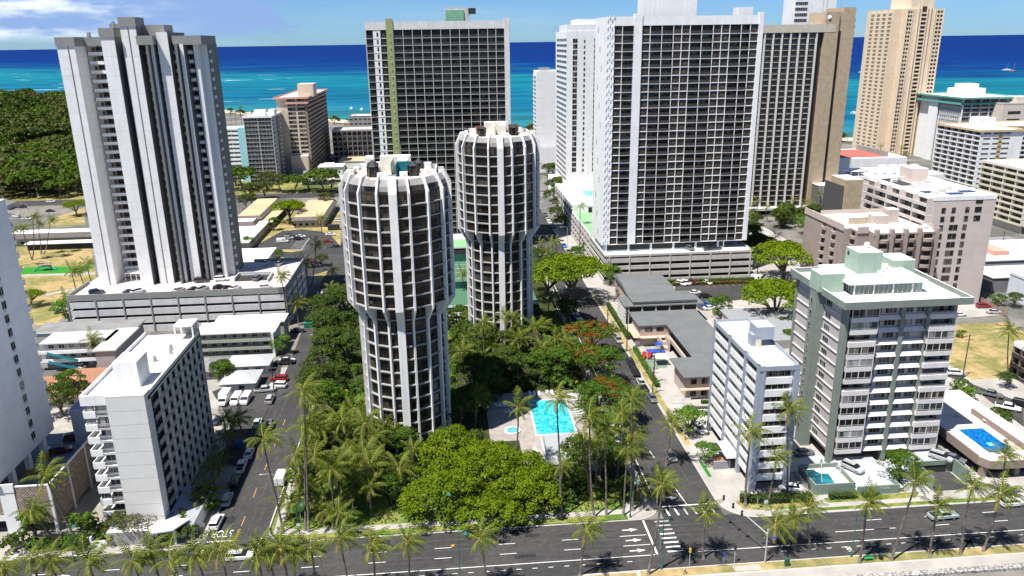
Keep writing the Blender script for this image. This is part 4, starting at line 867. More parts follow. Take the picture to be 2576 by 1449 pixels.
t=Bld('forecourt_car_deck','pale blue raised car deck behind the sage front wall with a few parked cars','car park',77.8,90,126.6,140,0)
t.box('deck',gw,77.8,87.5,127,139.5,0,1.1,drv); t.box('front_wall',gw,77.8,86.4,126.7,127,0,2.0); t.box('front_wall',gw,86.2,86.5,127,129.5,0,2.0); t.box('deck',gw,66,77.8,136,143,0,.35,drv); t.box('deck',gw,66,72,143,160,0,.33,drv)
for x in (79.2,81.4,83.6): t.box('bay_marking',paint,x,x+.1,128.5,131.5,1.1,1.11)
t.done()
t=Bld('ramp_garage','sage walled ramp and small garage with two cars on top','car park',90,104,125,150,0)
t.prism('ramp',drv,[(88.8,126.5),(93,126.5),(92.5,140),(89,140)],.12,.3); t.box('deck',gw,93.6,101.5,133.2,150,0,2.3,drv); t.box('ramp_wall',gw,93.3,93.6,127,150,0,2.9); t.box('ramp_wall',gw,101.4,101.7,128.5,150,0,3.2); t.box('ramp_wall',gw,93.6,101.4,133,133.25,1.9,2.9); t.box('opening',dark,95,100.2,133.15,133.18,0.1,1.9); t.prism('ramp_floor',asph,[(93.6,126.5),(101,126.5),(101,133.1),(93.6,133.1)],.1,.16); t.done()
o=text('wall_lettering','TALANI',83.3,126.66,.62,mat('pale_letters',(.5,.52,.5)),rot=(math.pi/2,0,0),z=1.35,ext=.02); tag(o,'raised pale lettering on the sage green front wall','lettering')
# brown pool deck building, bottom right
br_=mat('brown_parapet',(.27,.215,.18),.85,.06,.4); pkd=mat('pinkish_pool_deck',(.66,.57,.53),.8,.05,.4)
blue=mat('deep_pool_water',(.004,.10,.34),.06,.5,2.2,col2=(.0,.17,.46),c2s=1.5,spec=.6,bump=.15)
t=Bld('brown_pool_deck','brown walled raised deck with a deep blue swimming pool at the right edge','building',105.5,122,129.3,162,0)
pts=[(105.6,131.5),(106.6,129.6),(108.5,129.2),(122,129.2),(122,162),(105.6,162)]
t.prism('deck',br_,pts,3.0,4.05,pkd); t.prism('parapet',br_,[(105.4,131.4),(106.5,129.4),(108.5,129.0),(122,129.0),(122,129.2),(108.5,129.2),(106.6,129.6),(105.6,131.5)],2.6,4.35)
t.box('parapet',br_,105.3,105.6,131.5,162,2.6,4.6); t.box('parapet',br_,116.5,116.8,131,150,4.05,5.4); t.box('undercroft',dark,107.5,121,132,161,0,3.0); t.box('column',br_,106,107.2,130.5,131.5,0,2.8); t.box('column',br_,113,114,130.2,131.2,0,2.8); t.box('ramp_wall',mat('tan_planter_wall',(.30,.27,.22),.9,.1,.5,joint=(.5,0,.1,.3)),103,103.3,131,162,0,2.2)
t.box('pool',blue,108.9,114.5,133.0,143.1,4.05,4.08); t.box('pool_rim',white,108.65,114.75,132.75,143.35,4.05,4.065); t.box('pool_emblem',mat('pool_mosaic',(.2,.6,.6),.3,.2,3.),110.9,112.3,135.5,136.9,4.085,4.09)
t.done()
# grey-blue slim block
bl=mat('blue_grey_pier',(.30,.335,.395),.85,.05,.4,streak=.08); blw=mat('pale_blue_wall',(.56,.58,.62),.85,.05,.4,streak=.05)
t=Bld('slim_blue_block','slim blue grey nine storey block with white spandrel bands and a roof lift box','building',57.6,65.3,130.4,156.5,0)
x0,x1,y0,y1,zr=57.6,65.3,130.4,156.5,27.0
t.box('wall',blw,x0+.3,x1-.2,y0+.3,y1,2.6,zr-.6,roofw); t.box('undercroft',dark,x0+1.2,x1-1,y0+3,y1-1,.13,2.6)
for y,w_ in ((y0,1.5),(137.4,1.0),(146.2,1.0),(y1-.9,.9)): t.box('pier',bl,x0-.15,x0+.5,y,y+w_,0,zr)
t.box('pier',bl,x1-1.0,x1+.1,y0-.1,y0+.9,0,zr); t.box('pier',bl,x0+.5,x0+1.0,y0-.1,y0+.3,0,zr)
t.box('parapet',bl,x0-.15,x1+.1,y0-.15,y0+.1,zr-.9,zr); t.box('parapet',bl,x0-.18,x0+.1,y0+.1,y1,zr-.9,zr); t.box('parapet',bl,x1-.1,x1+.1,y0+.1,y1,zr-.9,zr); t.box('parapet',bl,x0,x1,y1,y1+.2,zr-.9,zr)
fh=(zr-.9-2.7)/9; wf=window(4.7,1.3,4,alu,gD); w1=window(4.9,1.35,5,alu,gD); w2=window(7.4,1.35,6,alu,gW); w3=window(8.2,1.35,6,alu,gD)
sp1=MB().box(-2.7,2.7,-.25,0,-.35,1.05,white)
for k in range(9):
    z=2.75+k*fh
    t.el('spandrel',sp1,'S',0,z,xy=(61.3,y0+.3)); t.el('window',wf,'S',0,z+1.12,xy=(61.3,y0+.27))
    for ya,yb,w_ in ((131.9,137.4,w1),(138.4,146.2,w2),(147.2,155.6,w3)):
        t.box('side_spandrel',white,x0+.05,x0+.3,ya,yb,z-.35,z+1.0); t.el('window',w_,'W',0,z+1.08,xy=(x0+.27,(ya+yb)/2))
t.box('roof_box',bl,61.0,64.6,141.5,145.5,zr+.9,zr+3.6,mat('pale_metal_roof',(.5,.52,.54))); t.box('roof_box',bl,60.2,62.5,142,144,zr-.6,zr+1.8); t.box('roof_box',mat('cream_door',(.6,.58,.45)),60.7,61.8,140.9,141.0,zr-.6,zr+1.2)
t.box('awning',white,55.6,57.5,138.5,145.5,2.9,3.2); t.box('awning',mat('black_awning',(.04,.04,.045),.7),53.6,55.6,141.5,144.5,3.2,3.4); t.box('entry_stair',mat('brick_steps',(.35,.16,.10),.9),53.8,56,139.6,142.4,0,1.3); t.box('entry_wall',mat('grey_stair_wall',(.25,.26,.28),.8),53.2,56.8,139.2,139.5,0,1.9); t.done()
# white slab block (left foreground)
t=Bld('white_slab_block','ten storey white slab block with a blank ribbed pier and corner balconies','building',-67.6,-54,131,161,0)
x0,x1,y0,y1,zr=-65.2,-54.2,131.2,161.5,28.0
sh=mat('shaded_weathered_wall',(.36,.35,.335),.85,.08,.4,streak=.12); wj=mat('white_ribbed_pier',(.68,.67,.64),.8,.04,.4,joint=(2.68,1.15,.08,.45))  # shade of the block's long side put into this grey; streaks are weathering
t.box('wall',white2,x0+1.6,x1-.9,y0,y1-.5,0,zr-1.2,roofw); t.box('pier',wj,-60.7,-54.1,128.6,y0,0,zr+.2,roofw)
t.box('gallery_shade_panel',mat('gallery_shade',(.13,.125,.12),.9,.1,.5),x1-.9,x1-.88,y0+1,y1-1,1,zr-1.3); t.box('end_wall',sh,x1-1.0,x1+.1,y1-.7,y1,0,zr+.2); t.box('parapet',white,x0-.1,-60.7,129.8,130.1,zr-1.9,zr); t.box('parapet',white,x0-.4,x0-.1,129.8,y1,zr-1.9,zr); t.box('parapet',white,-54.4,-54.1,y0,y1,zr-1.2,zr); t.box('roof',white,x0-.1,x1+.1,130.1,y1,zr-1.5,zr-.75,roofw)  # thin dark panel stands in for shade in the gallery recess
fh=(zr-1.6-1.2)/10
wsd=window(1.55,1.1,2,alu,gD); ww3=window(1.7,1.5,3,alu,gW); ww4=window(2.6,1.6,3,alu,gW); rb=railing(2.7,1.0,alu,0,n=12); SCR=MB().box(-.75,.75,-.05,.0,0,1.75,mat('grey_screen_panel',(.50,.50,.49),.8,.1,1.)); WS_=window(2.4,2.0,3,alu,gD); ap=MB().box(-1.0,1.0,-.15,0,-.3,.95,white)
for k in range(10):
    z=1.3+k*fh
    t.box('slab',white2,x0-.1,-60.7,129.9,y0,z-.18,z); t.box('slab',white2,x0-.3,x0+1.6,y0,y1-1,z-.18,z)
    t.el('apron',ap,'S',0,z,xy=(x0+.85,129.9)); t.el('railing',rb,'S',0,z,xy=(-62.1,129.95)); t.box('side_apron',white,x0-.35,x0-.2,130.0,134,z-.3,z+.95)
    if k in(2,8,9): t.el('window',ww3,'S',0,z+1.0,xy=(x0+.9,130.0))
    if k in(8,9): t.el('window',ww4,'S',0,z+.5,xy=(-62.1,130.15))
    t.el('window',ww4,'S',0,z+.6,xy=(-62.3,y0-.03))
    # shaded long side: walkway parapets and screens
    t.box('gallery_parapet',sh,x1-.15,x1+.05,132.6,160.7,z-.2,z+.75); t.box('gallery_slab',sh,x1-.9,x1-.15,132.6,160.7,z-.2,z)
    for i in range(9):
        y=134.2+i*3.1
        t.el('window',wsd,'E',0,z+1.0,xy=(x1-.85,y)); t.el('screen',SCR,'E',0,z+.75,xy=(x1+.03,y+1.5))
t.box('lift_box',white,-61.0,-56.8,134.2,139.4,zr-.8,zr+4.2,roofw)
t.box('stair_box',white,-58.0,-54.1,157.5,161.5,zr+2.2,zr+2.6,roofw)
for a_,b_ in ((-58,157.5),(-54.4,157.5),(-58,161.2),(-54.4,161.2)): t.box('bay_post',white,a_,a_+.3,b_,b_+.3,zr-.8,zr+2.3)
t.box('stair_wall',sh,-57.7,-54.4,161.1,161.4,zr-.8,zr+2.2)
for i,(a_,b_) in enumerate(((-58.4,146.5),(-56.6,150.2),(-59.8,143.2),(-57.2,152.4),(-62,140))): t.P('roof_fan#%d'%i).cyl(a_-t.o.x,b_-t.o.y,zr-.7,zr+.4,.45,steel,10,.3)
t.box('lobby',mat('lobby_wall',(.33,.32,.30),.85,.1,.5),-63.5,-52.6,125.6,128.6,0,2.9,mat('lobby_roof',(.62,.62,.60),.8,.1,.4)); t.box('lobby',white,-54,-48.5,127,140,0,3.0,mat('lobby_roof2',(.33,.34,.38),.8,.1,.4)); t.prism('canopy',white,[(-55,123.6),(-51.2,124.2),(-49.2,127.4),(-52.5,128.0),(-56,125.6)],3.4,3.7)
for a_,b_ in ((-54.4,124.1),(-51.6,124.8)): t.box('column',white,a_,a_+.35,b_,b_+.35,0,3.4)
t.box('terrace_wall',white,-66.5,-66.2,125.5,131,0,2.2); t.box('terrace_wall',white,-66.2,-63.6,125.5,125.8,0,1.4); t.done()
# bluish white tower at the left edge above a brick screened car park
bs_=mat('pale_shaded_wall',(.76,.78,.81),.8,.05,.3,joint=(8.3,5,.08,.25)); 
t=Bld('left_edge_tower','bluish white tower cut off by the left edge of the photo, standing on columns','building',-115,-83.4,131.5,153,0)
t.box('wall',bs_,-115,-83.4,131.6,153,10.6,59,roofw); t.box('base_beam',white,-115,-80.9,131.3,131.6,8.9,10.6)
t.box('column',white,-83.6,-81.0,131.4,133.0,0,9); 
for y in (136.5,142.5,148.5): t.box('column',white,-84.6,-83.6,y,y+1.1,6,10.6); t.box('column_base',mat('yellow_bumper',(.55,.38,.04)),-84.65,-83.55,y-.05,y+1.15,6.0,7.2)
wv=window(1.4,1.5,2,alu,gD); ac=MB().box(-.35,.35,-.35,0,0,.5,wfurn)
for k in range(17): t.el('window',wv,'E',0,12.5+k*2.72,xy=(-83.37,145.2)); t.el('air_conditioner',ac,'E',0,12.0+k*2.72,xy=(-83.37,145.2))
lb=bal(3.4,1.1,.75)
for k in range(17): t.el('balcony',lb,'N',0,12+k*2.72,xy=(-85.3,153.0)); t.el('balcony',lb,'S',0,12+k*2.72,xy=(-85.6,131.6)); t.el('window',WS_,'S',0,12.1+k*2.72,xy=(-86.4,131.58))
t.done()
bscr=bpy.data.materials.new('pierced_brick'); bscr.use_nodes=True; nt=bscr.node_tree; b=nt.nodes['Principled BSDF']; b.inputs['Roughness'].default_value=.9
ps=N(nt,'ShaderNodeNewGeometry').outputs['Position']; s_=N(nt,'ShaderNodeSeparateXYZ'); nt.links.new(ps,s_.inputs[0])
h_=mth(nt,'ADD',s_.outputs[0],s_.outputs[1]); row=mth(nt,'DIVIDE',s_.outputs[2],.26); off=mth(nt,'MULTIPLY',mth(nt,'FLOOR',row),.5)
f1=mth(nt,'GREATER_THAN',mth(nt,'FRACT',mth(nt,'ADD',mth(nt,'DIVIDE',h_,.62),off)),.55); f2=mth(nt,'GREATER_THAN',mth(nt,'FRACT',row),.35); hole=mth(nt,'MULTIPLY',f1,f2)
wn=N(nt,'ShaderNodeTexWhiteNoise'); sn=N(nt,'ShaderNodeVectorMath',operation='SNAP'); nt.links.new(ps,sn.inputs[0]); sn.inputs[1].default_value=(.62,.62,.26); nt.links.new(sn.outputs[0],wn.inputs[0])
mx=N(nt,'ShaderNodeMix',data_type='RGBA'); nt.links.new(hole,mx.inputs[0]); m0=N(nt,'ShaderNodeMix',data_type='RGBA'); nt.links.new(mth(nt,'POWER',wn.outputs[0],3.),m0.inputs[0]); m0.inputs[6].default_value=(.30,.235,.19,1); m0.inputs[7].default_value=(.55,.42,.34,1); nt.links.new(m0.outputs[2],mx.inputs[6]); mx.inputs[7].default_value=(.05,.04,.035,1); nt.links.new(mx.outputs[2],b.inputs['Base Color'])
t=Bld('brick_screen_garage','car park wrapped in a pierced tan brick screen at the lower left','car park',-115,-75,131.6,153,0)
t.box('deck',concl,-114,-75.5,133.2,160,5.4,6.0,mat('grey_blue_deck',(.16,.18,.22),.8)); t.box('interior',dark,-113,-76,134,159,0,5.4)
t.box('brick_screen',bscr,-80.9,-75.0,131.5,131.7,2.0,9.8); t.box('brick_screen',bscr,-75.0,-74.8,131.7,153.5,1.2,9.8); t.box('brick_screen',bscr,-115,-83.6,131.7,131.9,4,8.2); t.box('coping',white,-80.9,-74.7,131.45,131.75,9.8,10.05); t.box('coping',white,-75.05,-74.7,131.75,153.5,9.8,10.05)
for y in (131.4,138.6,146,153.2): t.box('pier',white,-75.1,-74.65,y,y+.4,0,10.1)
t.box('stair_tower',mat('blue_grey_wall',(.42,.44,.48),.85,.05,.4),-80,-75,153.6,158,0,14.5,mat('blue_roof',(.18,.24,.40))); t.box('base_wall',white2,-115,-83.6,131.6,131.7,2.9,4); t.done()
# low flats between
w2m=mat('pale_green_wall',(.36,.39,.33),.85,.08,.4)
def low(name,label,cat,x0,x1,y0,y1,h,roofm,wallm,group=None,ov=.7,**k): 
    t=Bld(name,label,cat,x0,x1,y0,y1,0,group); t.box('wall',wallm,x0,x1,y0,y1,0,h); t.box('roof',k.get('edge',white),x0-ov,x1+ov,y0-ov,y1+ov,h,h+.35,roofm); return t
t=low('walkup_flats','long three storey walk-up with white roof and pale green gallery rails beside the left street','building',-73,-51.5,215,223,7.4,roofw,mat('dim_wall',(.26,.26,.24),.8,.1,.4))
wq=window(1.6,1.2,2,alu,gD)
for k in range(3):
    z=.2+k*2.45; t.box('gallery',w2m,-73,-52,213.6,215,z-.15,z); t.box('gallery_rail',w2m,-73,-52,213.5,213.6,z,z+.9)
    for i in range(7): t.el('window',wq,'S',-71.4+i*2.9,z+.9,.03)
t.box('wall',white2,-52,-51.3,213.6,223,0,7.4); t.done()
t=low('rear_walkup_flats','white roofed walk-up tucked right under the banded car park','building',-71,-50.8,225.5,232,6.5,roofw,greyw,ov=.4)
for i in range(6): t.el('window',wq,'S',-69+i*3,4.2,.03)
t.done()
t=low('teal_stair_flats','three storey white galleried flats with teal outside stairs, left of the white slab block','building',-114,-97,212.5,220,7.6,mat('dirty_white_roof',(.50,.49,.47),.85,.15,.3,col2=(.40,.39,.38),c2s=.15),greyw)
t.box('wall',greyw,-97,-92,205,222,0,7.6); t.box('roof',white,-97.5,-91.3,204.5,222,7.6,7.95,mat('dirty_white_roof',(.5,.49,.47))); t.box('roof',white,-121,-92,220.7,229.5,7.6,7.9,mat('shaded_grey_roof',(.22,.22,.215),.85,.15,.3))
t.box('wall',greyw,-120,-93,221,229,0,7.6)
for k in (1,2):
    z=k*2.55; t.box('gallery',white,-116,-97,210.8,212.5,z-.2,z); t.box('gallery_rail',white,-116,-97.5,210.7,210.9,z,z+.9)
for i in range(2): 
    mb=t.P('stair_flight#%d'%i); z=.2+i*2.55; mb.poly([(-112-t.o.x,209.6-t.o.y,z+2.5),(-104-t.o.x,209.6-t.o.y,z),(-104-t.o.x,209.6-t.o.y,z+.9),(-112-t.o.x,209.6-t.o.y,z+3.4)],mat('teal_paint',(.02,.22,.26),.7)); mb.poly([(-112-t.o.x,210.6-t.o.y,z+2.5),(-104-t.o.x,210.6-t.o.y,z),(-104-t.o.x,209.6-t.o.y,z),(-112-t.o.x,209.6-t.o.y,z+2.5)],white)
for k in range(3):
    for i in range(6): t.el('window',wq,'S',-112+i*2.8,.9+k*2.55,.03)
t.done()
def hip(name,label,x0,x1,y0,y1,h,rh,roofm,wallm,group=None,ov=.8,ridge=None,cat='house'):
    t=Bld(name,label,cat,x0,x1,y0,y1,0,group); t.box('wall',wallm,x0,x1,y0,y1,0,h); a,b_,c,d=x0-ov,x1+ov,y0-ov,y1+ov
    if (b_-a)>(d-c): g_=(d-c)/2-.05; q=[(a+g_,(c+d)/2-.05),(b_-g_,(c+d)/2-.05),(b_-g_,(c+d)/2+.05),(a+g_,(c+d)/2+.05)]
    else: g_=(b_-a)/2-.05; q=[((a+b_)/2-.05,c+g_),((a+b_)/2+.05,c+g_),((a+b_)/2+.05,d-g_),((a+b_)/2-.05,d-g_)]
    t.prism('roof',roofm,rect(a,b_,c,d),h,h+rh,None,q)
    wq_=window(1.4,1.1,2,alu,gD)
    for i in range(max(1,int((x1-x0)/3.2))): t.el('window',wq_,'S',x0+1.6+i*3.2,.9,.03)
    return t.done()
shg=mat('grey_shingles',(.22,.22,.215),.9,.15,1.5); shl=mat('pale_grey_shingles',(.42,.44,.45),.9,.08,1.2); clay=mat('clay_tile_roof',(.40,.20,.12),.9,.15,1.5,grid=(.9,.9,.12,.25)); tanroof=mat('tan_gravel_roof',(.58,.41,.24),.9,.08,.5,col2=(.50,.36,.22),c2s=.1); shake=mat('dark_shake_fascia',(.15,.13,.125),.95,.3,2.5)
hip('hip_roof_house','house with a pale grey hipped roof, nearer the walk-up flats',-61.5,-51,201.5,208.5,2.8,1.6,shl,white2); hip('hip_roof_house','house with a pale grey hipped roof, beside the vans',-60,-52,190,197.5,2.8,1.7,shl,white2)
hip('hip_roof_house','small house with a weathered dark grey roof, half in shade by the walk-up flats',-70,-63.5,199,207.5,2.8,1.7,shg,greyw)
hip('tile_roof_house','house with an orange clay tile roof between palms, nearer the slab block',-104,-90,186,204,2.8,2.2,clay,cream); hip('tile_roof_house','smaller orange clay tile roof beside the teal stair flats',-113,-105.5,192,200,2.6,1.6,clay,cream)
# playground school by the right street
gr=mat('grey_sheet_roof',(.135,.145,.145),.7,.06,.5,col2=(.15,.16,.16),c2s=.2); pws=mat('pinkish_school_wall',(.46,.37,.33),.85,.06,.5)
t=Bld('courtyard_school','two storey pinkish school wrapped round a courtyard under a dark grey flat roof','building',54.5,75,182,221,0)
t.box('wall',pws,54.8,62.3,208.9,219.5,0,6.2); t.box('wall',pws,64.0,74.5,183,219.5,0,6.2); t.box('wall',pws,57.5,64,172.5,183,0,6.2); t.box('wall',pws,62.3,64,209,219.5,0,6.2); t.box('wall',pws,64,72,172.5,183,0,6.2)
t.box('roof',gr,54,75,208.6,221,6.2,6.5); t.box('roof',gr,62.4,75,184,208.6,6.2,6.5); t.box('roof',gr,56.3,75,171.5,184,6.2,6.5)
t.box('canopy',mat('salmon_canopy',(.60,.42,.32),.8),52.7,54.8,208,219.5,2.9,3.1); t.box('canopy',mat('salmon_canopy',(.6,.42,.32)),54.8,62.4,207.3,208.9,2.9,3.1); t.box('canopy',mat('salmon_canopy',(.6,.42,.32)),55.8,64.3,171.3,172.5,2.9,3.15)
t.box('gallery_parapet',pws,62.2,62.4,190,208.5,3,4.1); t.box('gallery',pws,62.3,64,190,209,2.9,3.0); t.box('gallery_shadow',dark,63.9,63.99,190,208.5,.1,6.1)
t.box('stair_flight',pws,59.8,61.8,203.8,207.3,0,1.2); t.box('stair_flight',pws,59.8,61.8,205.8,207.3,1.2,2.2); t.box('stair_wall',pws,59.5,59.8,203,207.4,0,3.8); t.box('stair_wall',pws,61.8,62.1,203,207.4,0,3.8)
wsh=window(2.2,1.1,3,brown,gD)
for u in (57.2,60.6): t.el('window',wsh,'S',0,4.6,xy=(u,208.87))
for u in (59.2,62.0): t.el('window',window(1.5,1.5,3,brown,gD),'S',0,4.1,xy=(u,172.47)); t.el('window',window(1.5,1.5,3,brown,gD),'S',0,.9,xy=(u,172.47))
t.done()
t=Bld('clinic_block','low building with a stepped dark grey roof and open front gallery behind the school','building',54,79,226,258,0)
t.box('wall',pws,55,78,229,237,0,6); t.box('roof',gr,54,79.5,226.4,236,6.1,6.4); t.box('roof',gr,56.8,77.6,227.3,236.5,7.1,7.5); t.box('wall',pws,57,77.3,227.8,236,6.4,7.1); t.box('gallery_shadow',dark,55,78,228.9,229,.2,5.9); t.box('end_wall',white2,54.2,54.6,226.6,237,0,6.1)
for i in range(6): t.box('column',white2,55.2+i*4.4,55.6+i*4.4,226.7,227.1,0,6.1)
t.prism('roof',gr,rect(57.4,73.5,237.5,259),6.4,7.9,None,[(57.4,246),(73.5,241),(73.5,253),(58,257)]); t.box('wall',pws,58,73,238,258,0,6.4); t.box('wall',pws,73.5,76,246,252,0,5,gr); t.done()
hip('shingle_roof_flats','low building with a speckled grey shingle roof behind a spreading tree',84,112,196,222,5.4,.7,mat('speckled_shingles',(.25,.26,.27),.95,.25,3.),cream,cat='building')
# school buildings far left / middle
WSH=window(1.6,1.1,3,brown,gD)
def pav(name,label,x0,x1,y0,y1,h,rm,fas=shake,wm=mat('cream_block_wall',(.45,.41,.33),.85,.08,.4),rise=1.6,ins=1.6):
    t=Bld(name,label,'building',x0,x1,y0,y1,0); t.box('wall',wm,x0+1.2,x1-1.2,y0+1.2,y1-1.2,0,h)
    t.prism('mansard',fas,rect(x0,x1,y0,y1),h,h+rise,rm,rect(x0+ins,x1-ins,y0+ins,y1-ins)); 
    n=int((x1-x0)/3)
    for i in range(n): t.el('window',WSH,'S',x0+1.5+i*3,1.,d=-1.17)
    for i in range(int((y1-y0)/4)): t.el('window',WSH,'E',y0+2+i*4,1.,d=-1.17)
    return t.done()
pav('classroom_wing','long white roofed school wing across the dry lawn, left of the stepped tower',-205,-160,362,372,3.6,roofw,rise=2.2,ins=1.2)
t=low('covered_walkway','low white walkway roof in front of the school wing, left of the stepped tower','canopy',-188,-158,354,358,2.8,white,dark); t.done()
pav('classroom_wing','tan roofed school wing nearer the stepped tower, in front of the grey glass flats',-106,-92,388,436,3.8,tanroof); pav('classroom_wing','tan roofed school wing beside the nearer round tower',-77,-60,381,428,3.8,tanroof)
t=low('covered_walkway','tan walkway roof linking the two tan roofed school wings','canopy',-92,-77,425,429,3,tanroof,dark); t.done()
t=low('covered_walkway','narrow tan walkway roof under the big tree in the school court','canopy',-91.5,-87,384,424,2.9,tanroof,dark); t.done()
t=low('white_roof_hall','white roofed hall with a dark shake upstand just right of the stepped tower','building',-104,-88,340,382,3.6,mat('pinkish_white_roof',(.68,.61,.57),.85,.05,.4),mat('cream_block_wall',(.45,.41,.33))); t.prism('mansard',shake,rect(-104,-92,372,381),3.95,6,roofw,rect(-103,-93,373,380)); t.done()
t=low('white_flat_building','flat white roofed building between the stepped tower and the school car park','building',-90,-73.5,299,327,3.8,roofw,white2,ov=.4); t.done()
hx,hy=-82.2,503.4
hip('hip_roof_house','wide grey shingled roof behind the school trees',hx-10,hx+10,hy,hy+16,3,3,shg,greyw); hip('hip_roof_house','second grey shingled roof behind the school trees, farther back',hx-22,hx-8,hy+22,hy+36,3,3,shg,greyw)
hx,hy=-77.5,530.8
t=low('white_cottage_block','small white three storey block left of the nearer round tower roof','building',hx-8,hx+8,hy,hy+14,7.5,roofw,white,ov=.6); t.box('roof_unit',white,hx-5,hx+2,hy+4,hy+8,7.8,9.4); t.done()
hx,hy=-67.8,569.1
t=low('tan_roof_hall','small hall with a tan roof and white gable wall beside the blank pale wall','building',hx-9,hx+9,hy+4,hy+26,5,tanroof,white,ov=.4); t.done()
hx,hy=-65.5,500.6
t=low('pale_roof_house','pale flat roofed house just left of the nearer round tower','building',hx-9,hx+9,hy,hy+14,4,mat('pale_pinkish_roof',(.5,.45,.42),.85,.1,.4),cream,ov=.5); t.done()
hip('hip_roof_house','brown roofed hall among the park trees beyond the school',-262,-246,452,460,3,3,shg,cream)
# right edge low buildings
t=low('low_white_roof_block','two storey block with a long white roof and open galleries at the right edge','building',188,240,243,256,5.2,roofw,mat('dim_wall2',(.2,.2,.2)),ov=.3); t.done()
t=low('low_white_roof_block','grey-white roofed block with a red roof box at the right edge','building',196,245,262,290,5.6,mat('pale_grey_roof',(.55,.55,.55),.85,.08,.3),greyw,ov=.3); t.box('roof_box',coral,206,212,268,279,5.9,7.6); t.done()
t=apt('blue_white_flats','small bluish white three storey block at the right edge',190,215,226,238,9,3,mat('bluish_white_wall',(.62,.66,.72),.8,.04,.4),{'S':('win',5,{'w':1.4,'h':1.2})})
t=apt('brown_brick_flats','brown brick building with a white flat roof at the right edge beside the dry lot',146,166,171,177,9.6,3,mat('brown_brick_wall',(.27,.22,.175),.9,.2,3.),{'W':('balc',2,{'solid':.8,'sm':brown,'d':1.2}),'S':('win',3,{'w':1.5,'h':1.2})},fin=white)
hip('clay_roof_pavilion','clay shingled pavilion among trees between the parking podium and the taupe flats',128,143,290,306,3.4,3.2,clay,cream,cat='building'); hip('hip_roof_house','grey roofed house at the right edge below the cream flats',222,240,292,304,3,2.2,shg,white2)
t=low('lanai_roof','pale angular roof deck between the dark hotel and the taupe flats','canopy',110,140,322,328,3.2,mat('pale_shade_roof',(.55,.56,.55)),dark); t.done()
# pool area in the garden
t=Bld('garden_pool','turquoise swimming pool with a concrete surround in the garden of the round towers','pool',18.4,27.5,158,176,.125)
t.box('surround',mat('pool_surround',(.34,.305,.275),.85,.08,.5,col2=(.28,.25,.225),c2s=.3),7.5,32,156.2,181,.126,.17); t.box('surround',mat('pool_surround',(.42,.36,.315)),14,32,146,156.2,.126,.168); t.box('pool_rim',mat('tile_rim',(.62,.60,.56),.6),18.0,27.8,157.8,176.3,.17,.22); t.box('pool_water',poolm,18.4,27.3,158.3,175.8,.22,.235)
mb=t.P('hot_tub'); mb.cyl(12.9-t.o.x,160.7-t.o.y,.0,.35,1.9,mat('tile_rim',(.62,.6,.56)),20); mb.cyl(12.9-t.o.x,160.7-t.o.y,.34,.37,1.45,mat('tub_water',(.10,.38,.42),.08,.3,2.),20); t.done()
t=Bld('pool_pavilion','grey shingled pool pavilion roof at the near end of the garden pool','pavilion',18.5,32,140.5,152,0)
t.box('wall',white2,20,30,141.5,150,0,2.7); t.prism('roof',mat('grey_wood_shingles',(.33,.345,.36),.9,.10,1.5,grid=(60,.55,.06,.25)),[(18.6,140.6),(31.8,140.6),(31.8,146.4),(28.2,152),(18.9,152)],2.7,3.9,None,[(18.7,144.5),(30.5,144.5),(30.6,146),(27.5,150.6),(19,151)]); t.box('porch',white,18.3,18.6,140,152,2.3,2.8); t.done()
# ---------- vegetation ----------
def leafmat(name,col,col2,trans=.35,scale=.45,rough=.6):
    m=bpy.data.materials.new(name); m.use_nodes=True; nt=m.node_tree; nt.nodes.clear(); L=nt.links.new
    g=N(nt,'ShaderNodeNewGeometry'); oi=N(nt,'ShaderNodeObjectInfo'); n=N(nt,'ShaderNodeTexNoise',Scale=scale,Detail=3); L(g.outputs['Position'],n.inputs[0])
    f=mth(nt,'ADD',mrange(nt,n.outputs[0],.3,.7,0,.8),mth(nt,'MULTIPLY',oi.outputs['Random'],.3))
    mx=N(nt,'ShaderNodeMix',data_type='RGBA'); L(f,mx.inputs[0]); mx.inputs[6].default_value=(*col,1); mx.inputs[7].default_value=(*col2,1)
    d=N(nt,'ShaderNodeBsdfDiffuse'); t=N(nt,'ShaderNodeBsdfTranslucent'); L(mx.outputs[2],d.inputs[0]); L(mx.outputs[2],t.inputs[0])
    ms=N(nt,'ShaderNodeMixShader'); ms.inputs[0].default_value=trans; L(d.outputs[0],ms.inputs[1]); L(t.outputs[0],ms.inputs[2])
    gl=N(nt,'ShaderNodeBsdfGlossy',Roughness=.45); gl.inputs[0].default_value=(.5,.5,.5,1); m2=N(nt,'ShaderNodeMixShader'); m2.inputs[0].default_value=.012; L(ms.outputs[0],m2.inputs[1]); L(gl.outputs[0],m2.inputs[2])
    o=N(nt,'ShaderNodeOutputMaterial'); L(m2.outputs[0],o.inputs[0]); return m
lf_palm=leafmat('palm_leaf',(.065,.11,.012),(.15,.18,.026),.3,.9); lf_dry=leafmat('yellowed_frond',(.25,.20,.05),(.18,.15,.04),.3,.8); ribm=mat('frond_rib',(.34,.30,.08),.7,.1,1.)
lf_mp=leafmat('monkeypod_leaf',(.115,.19,.006),(.18,.25,.010),.35,.3); lf_dk=leafmat('dark_leaf',(.045,.085,.014),(.085,.125,.022),.3,.5); lf_ol=leafmat('olive_leaf',(.06,.08,.02),(.11,.13,.03),.3,.3)
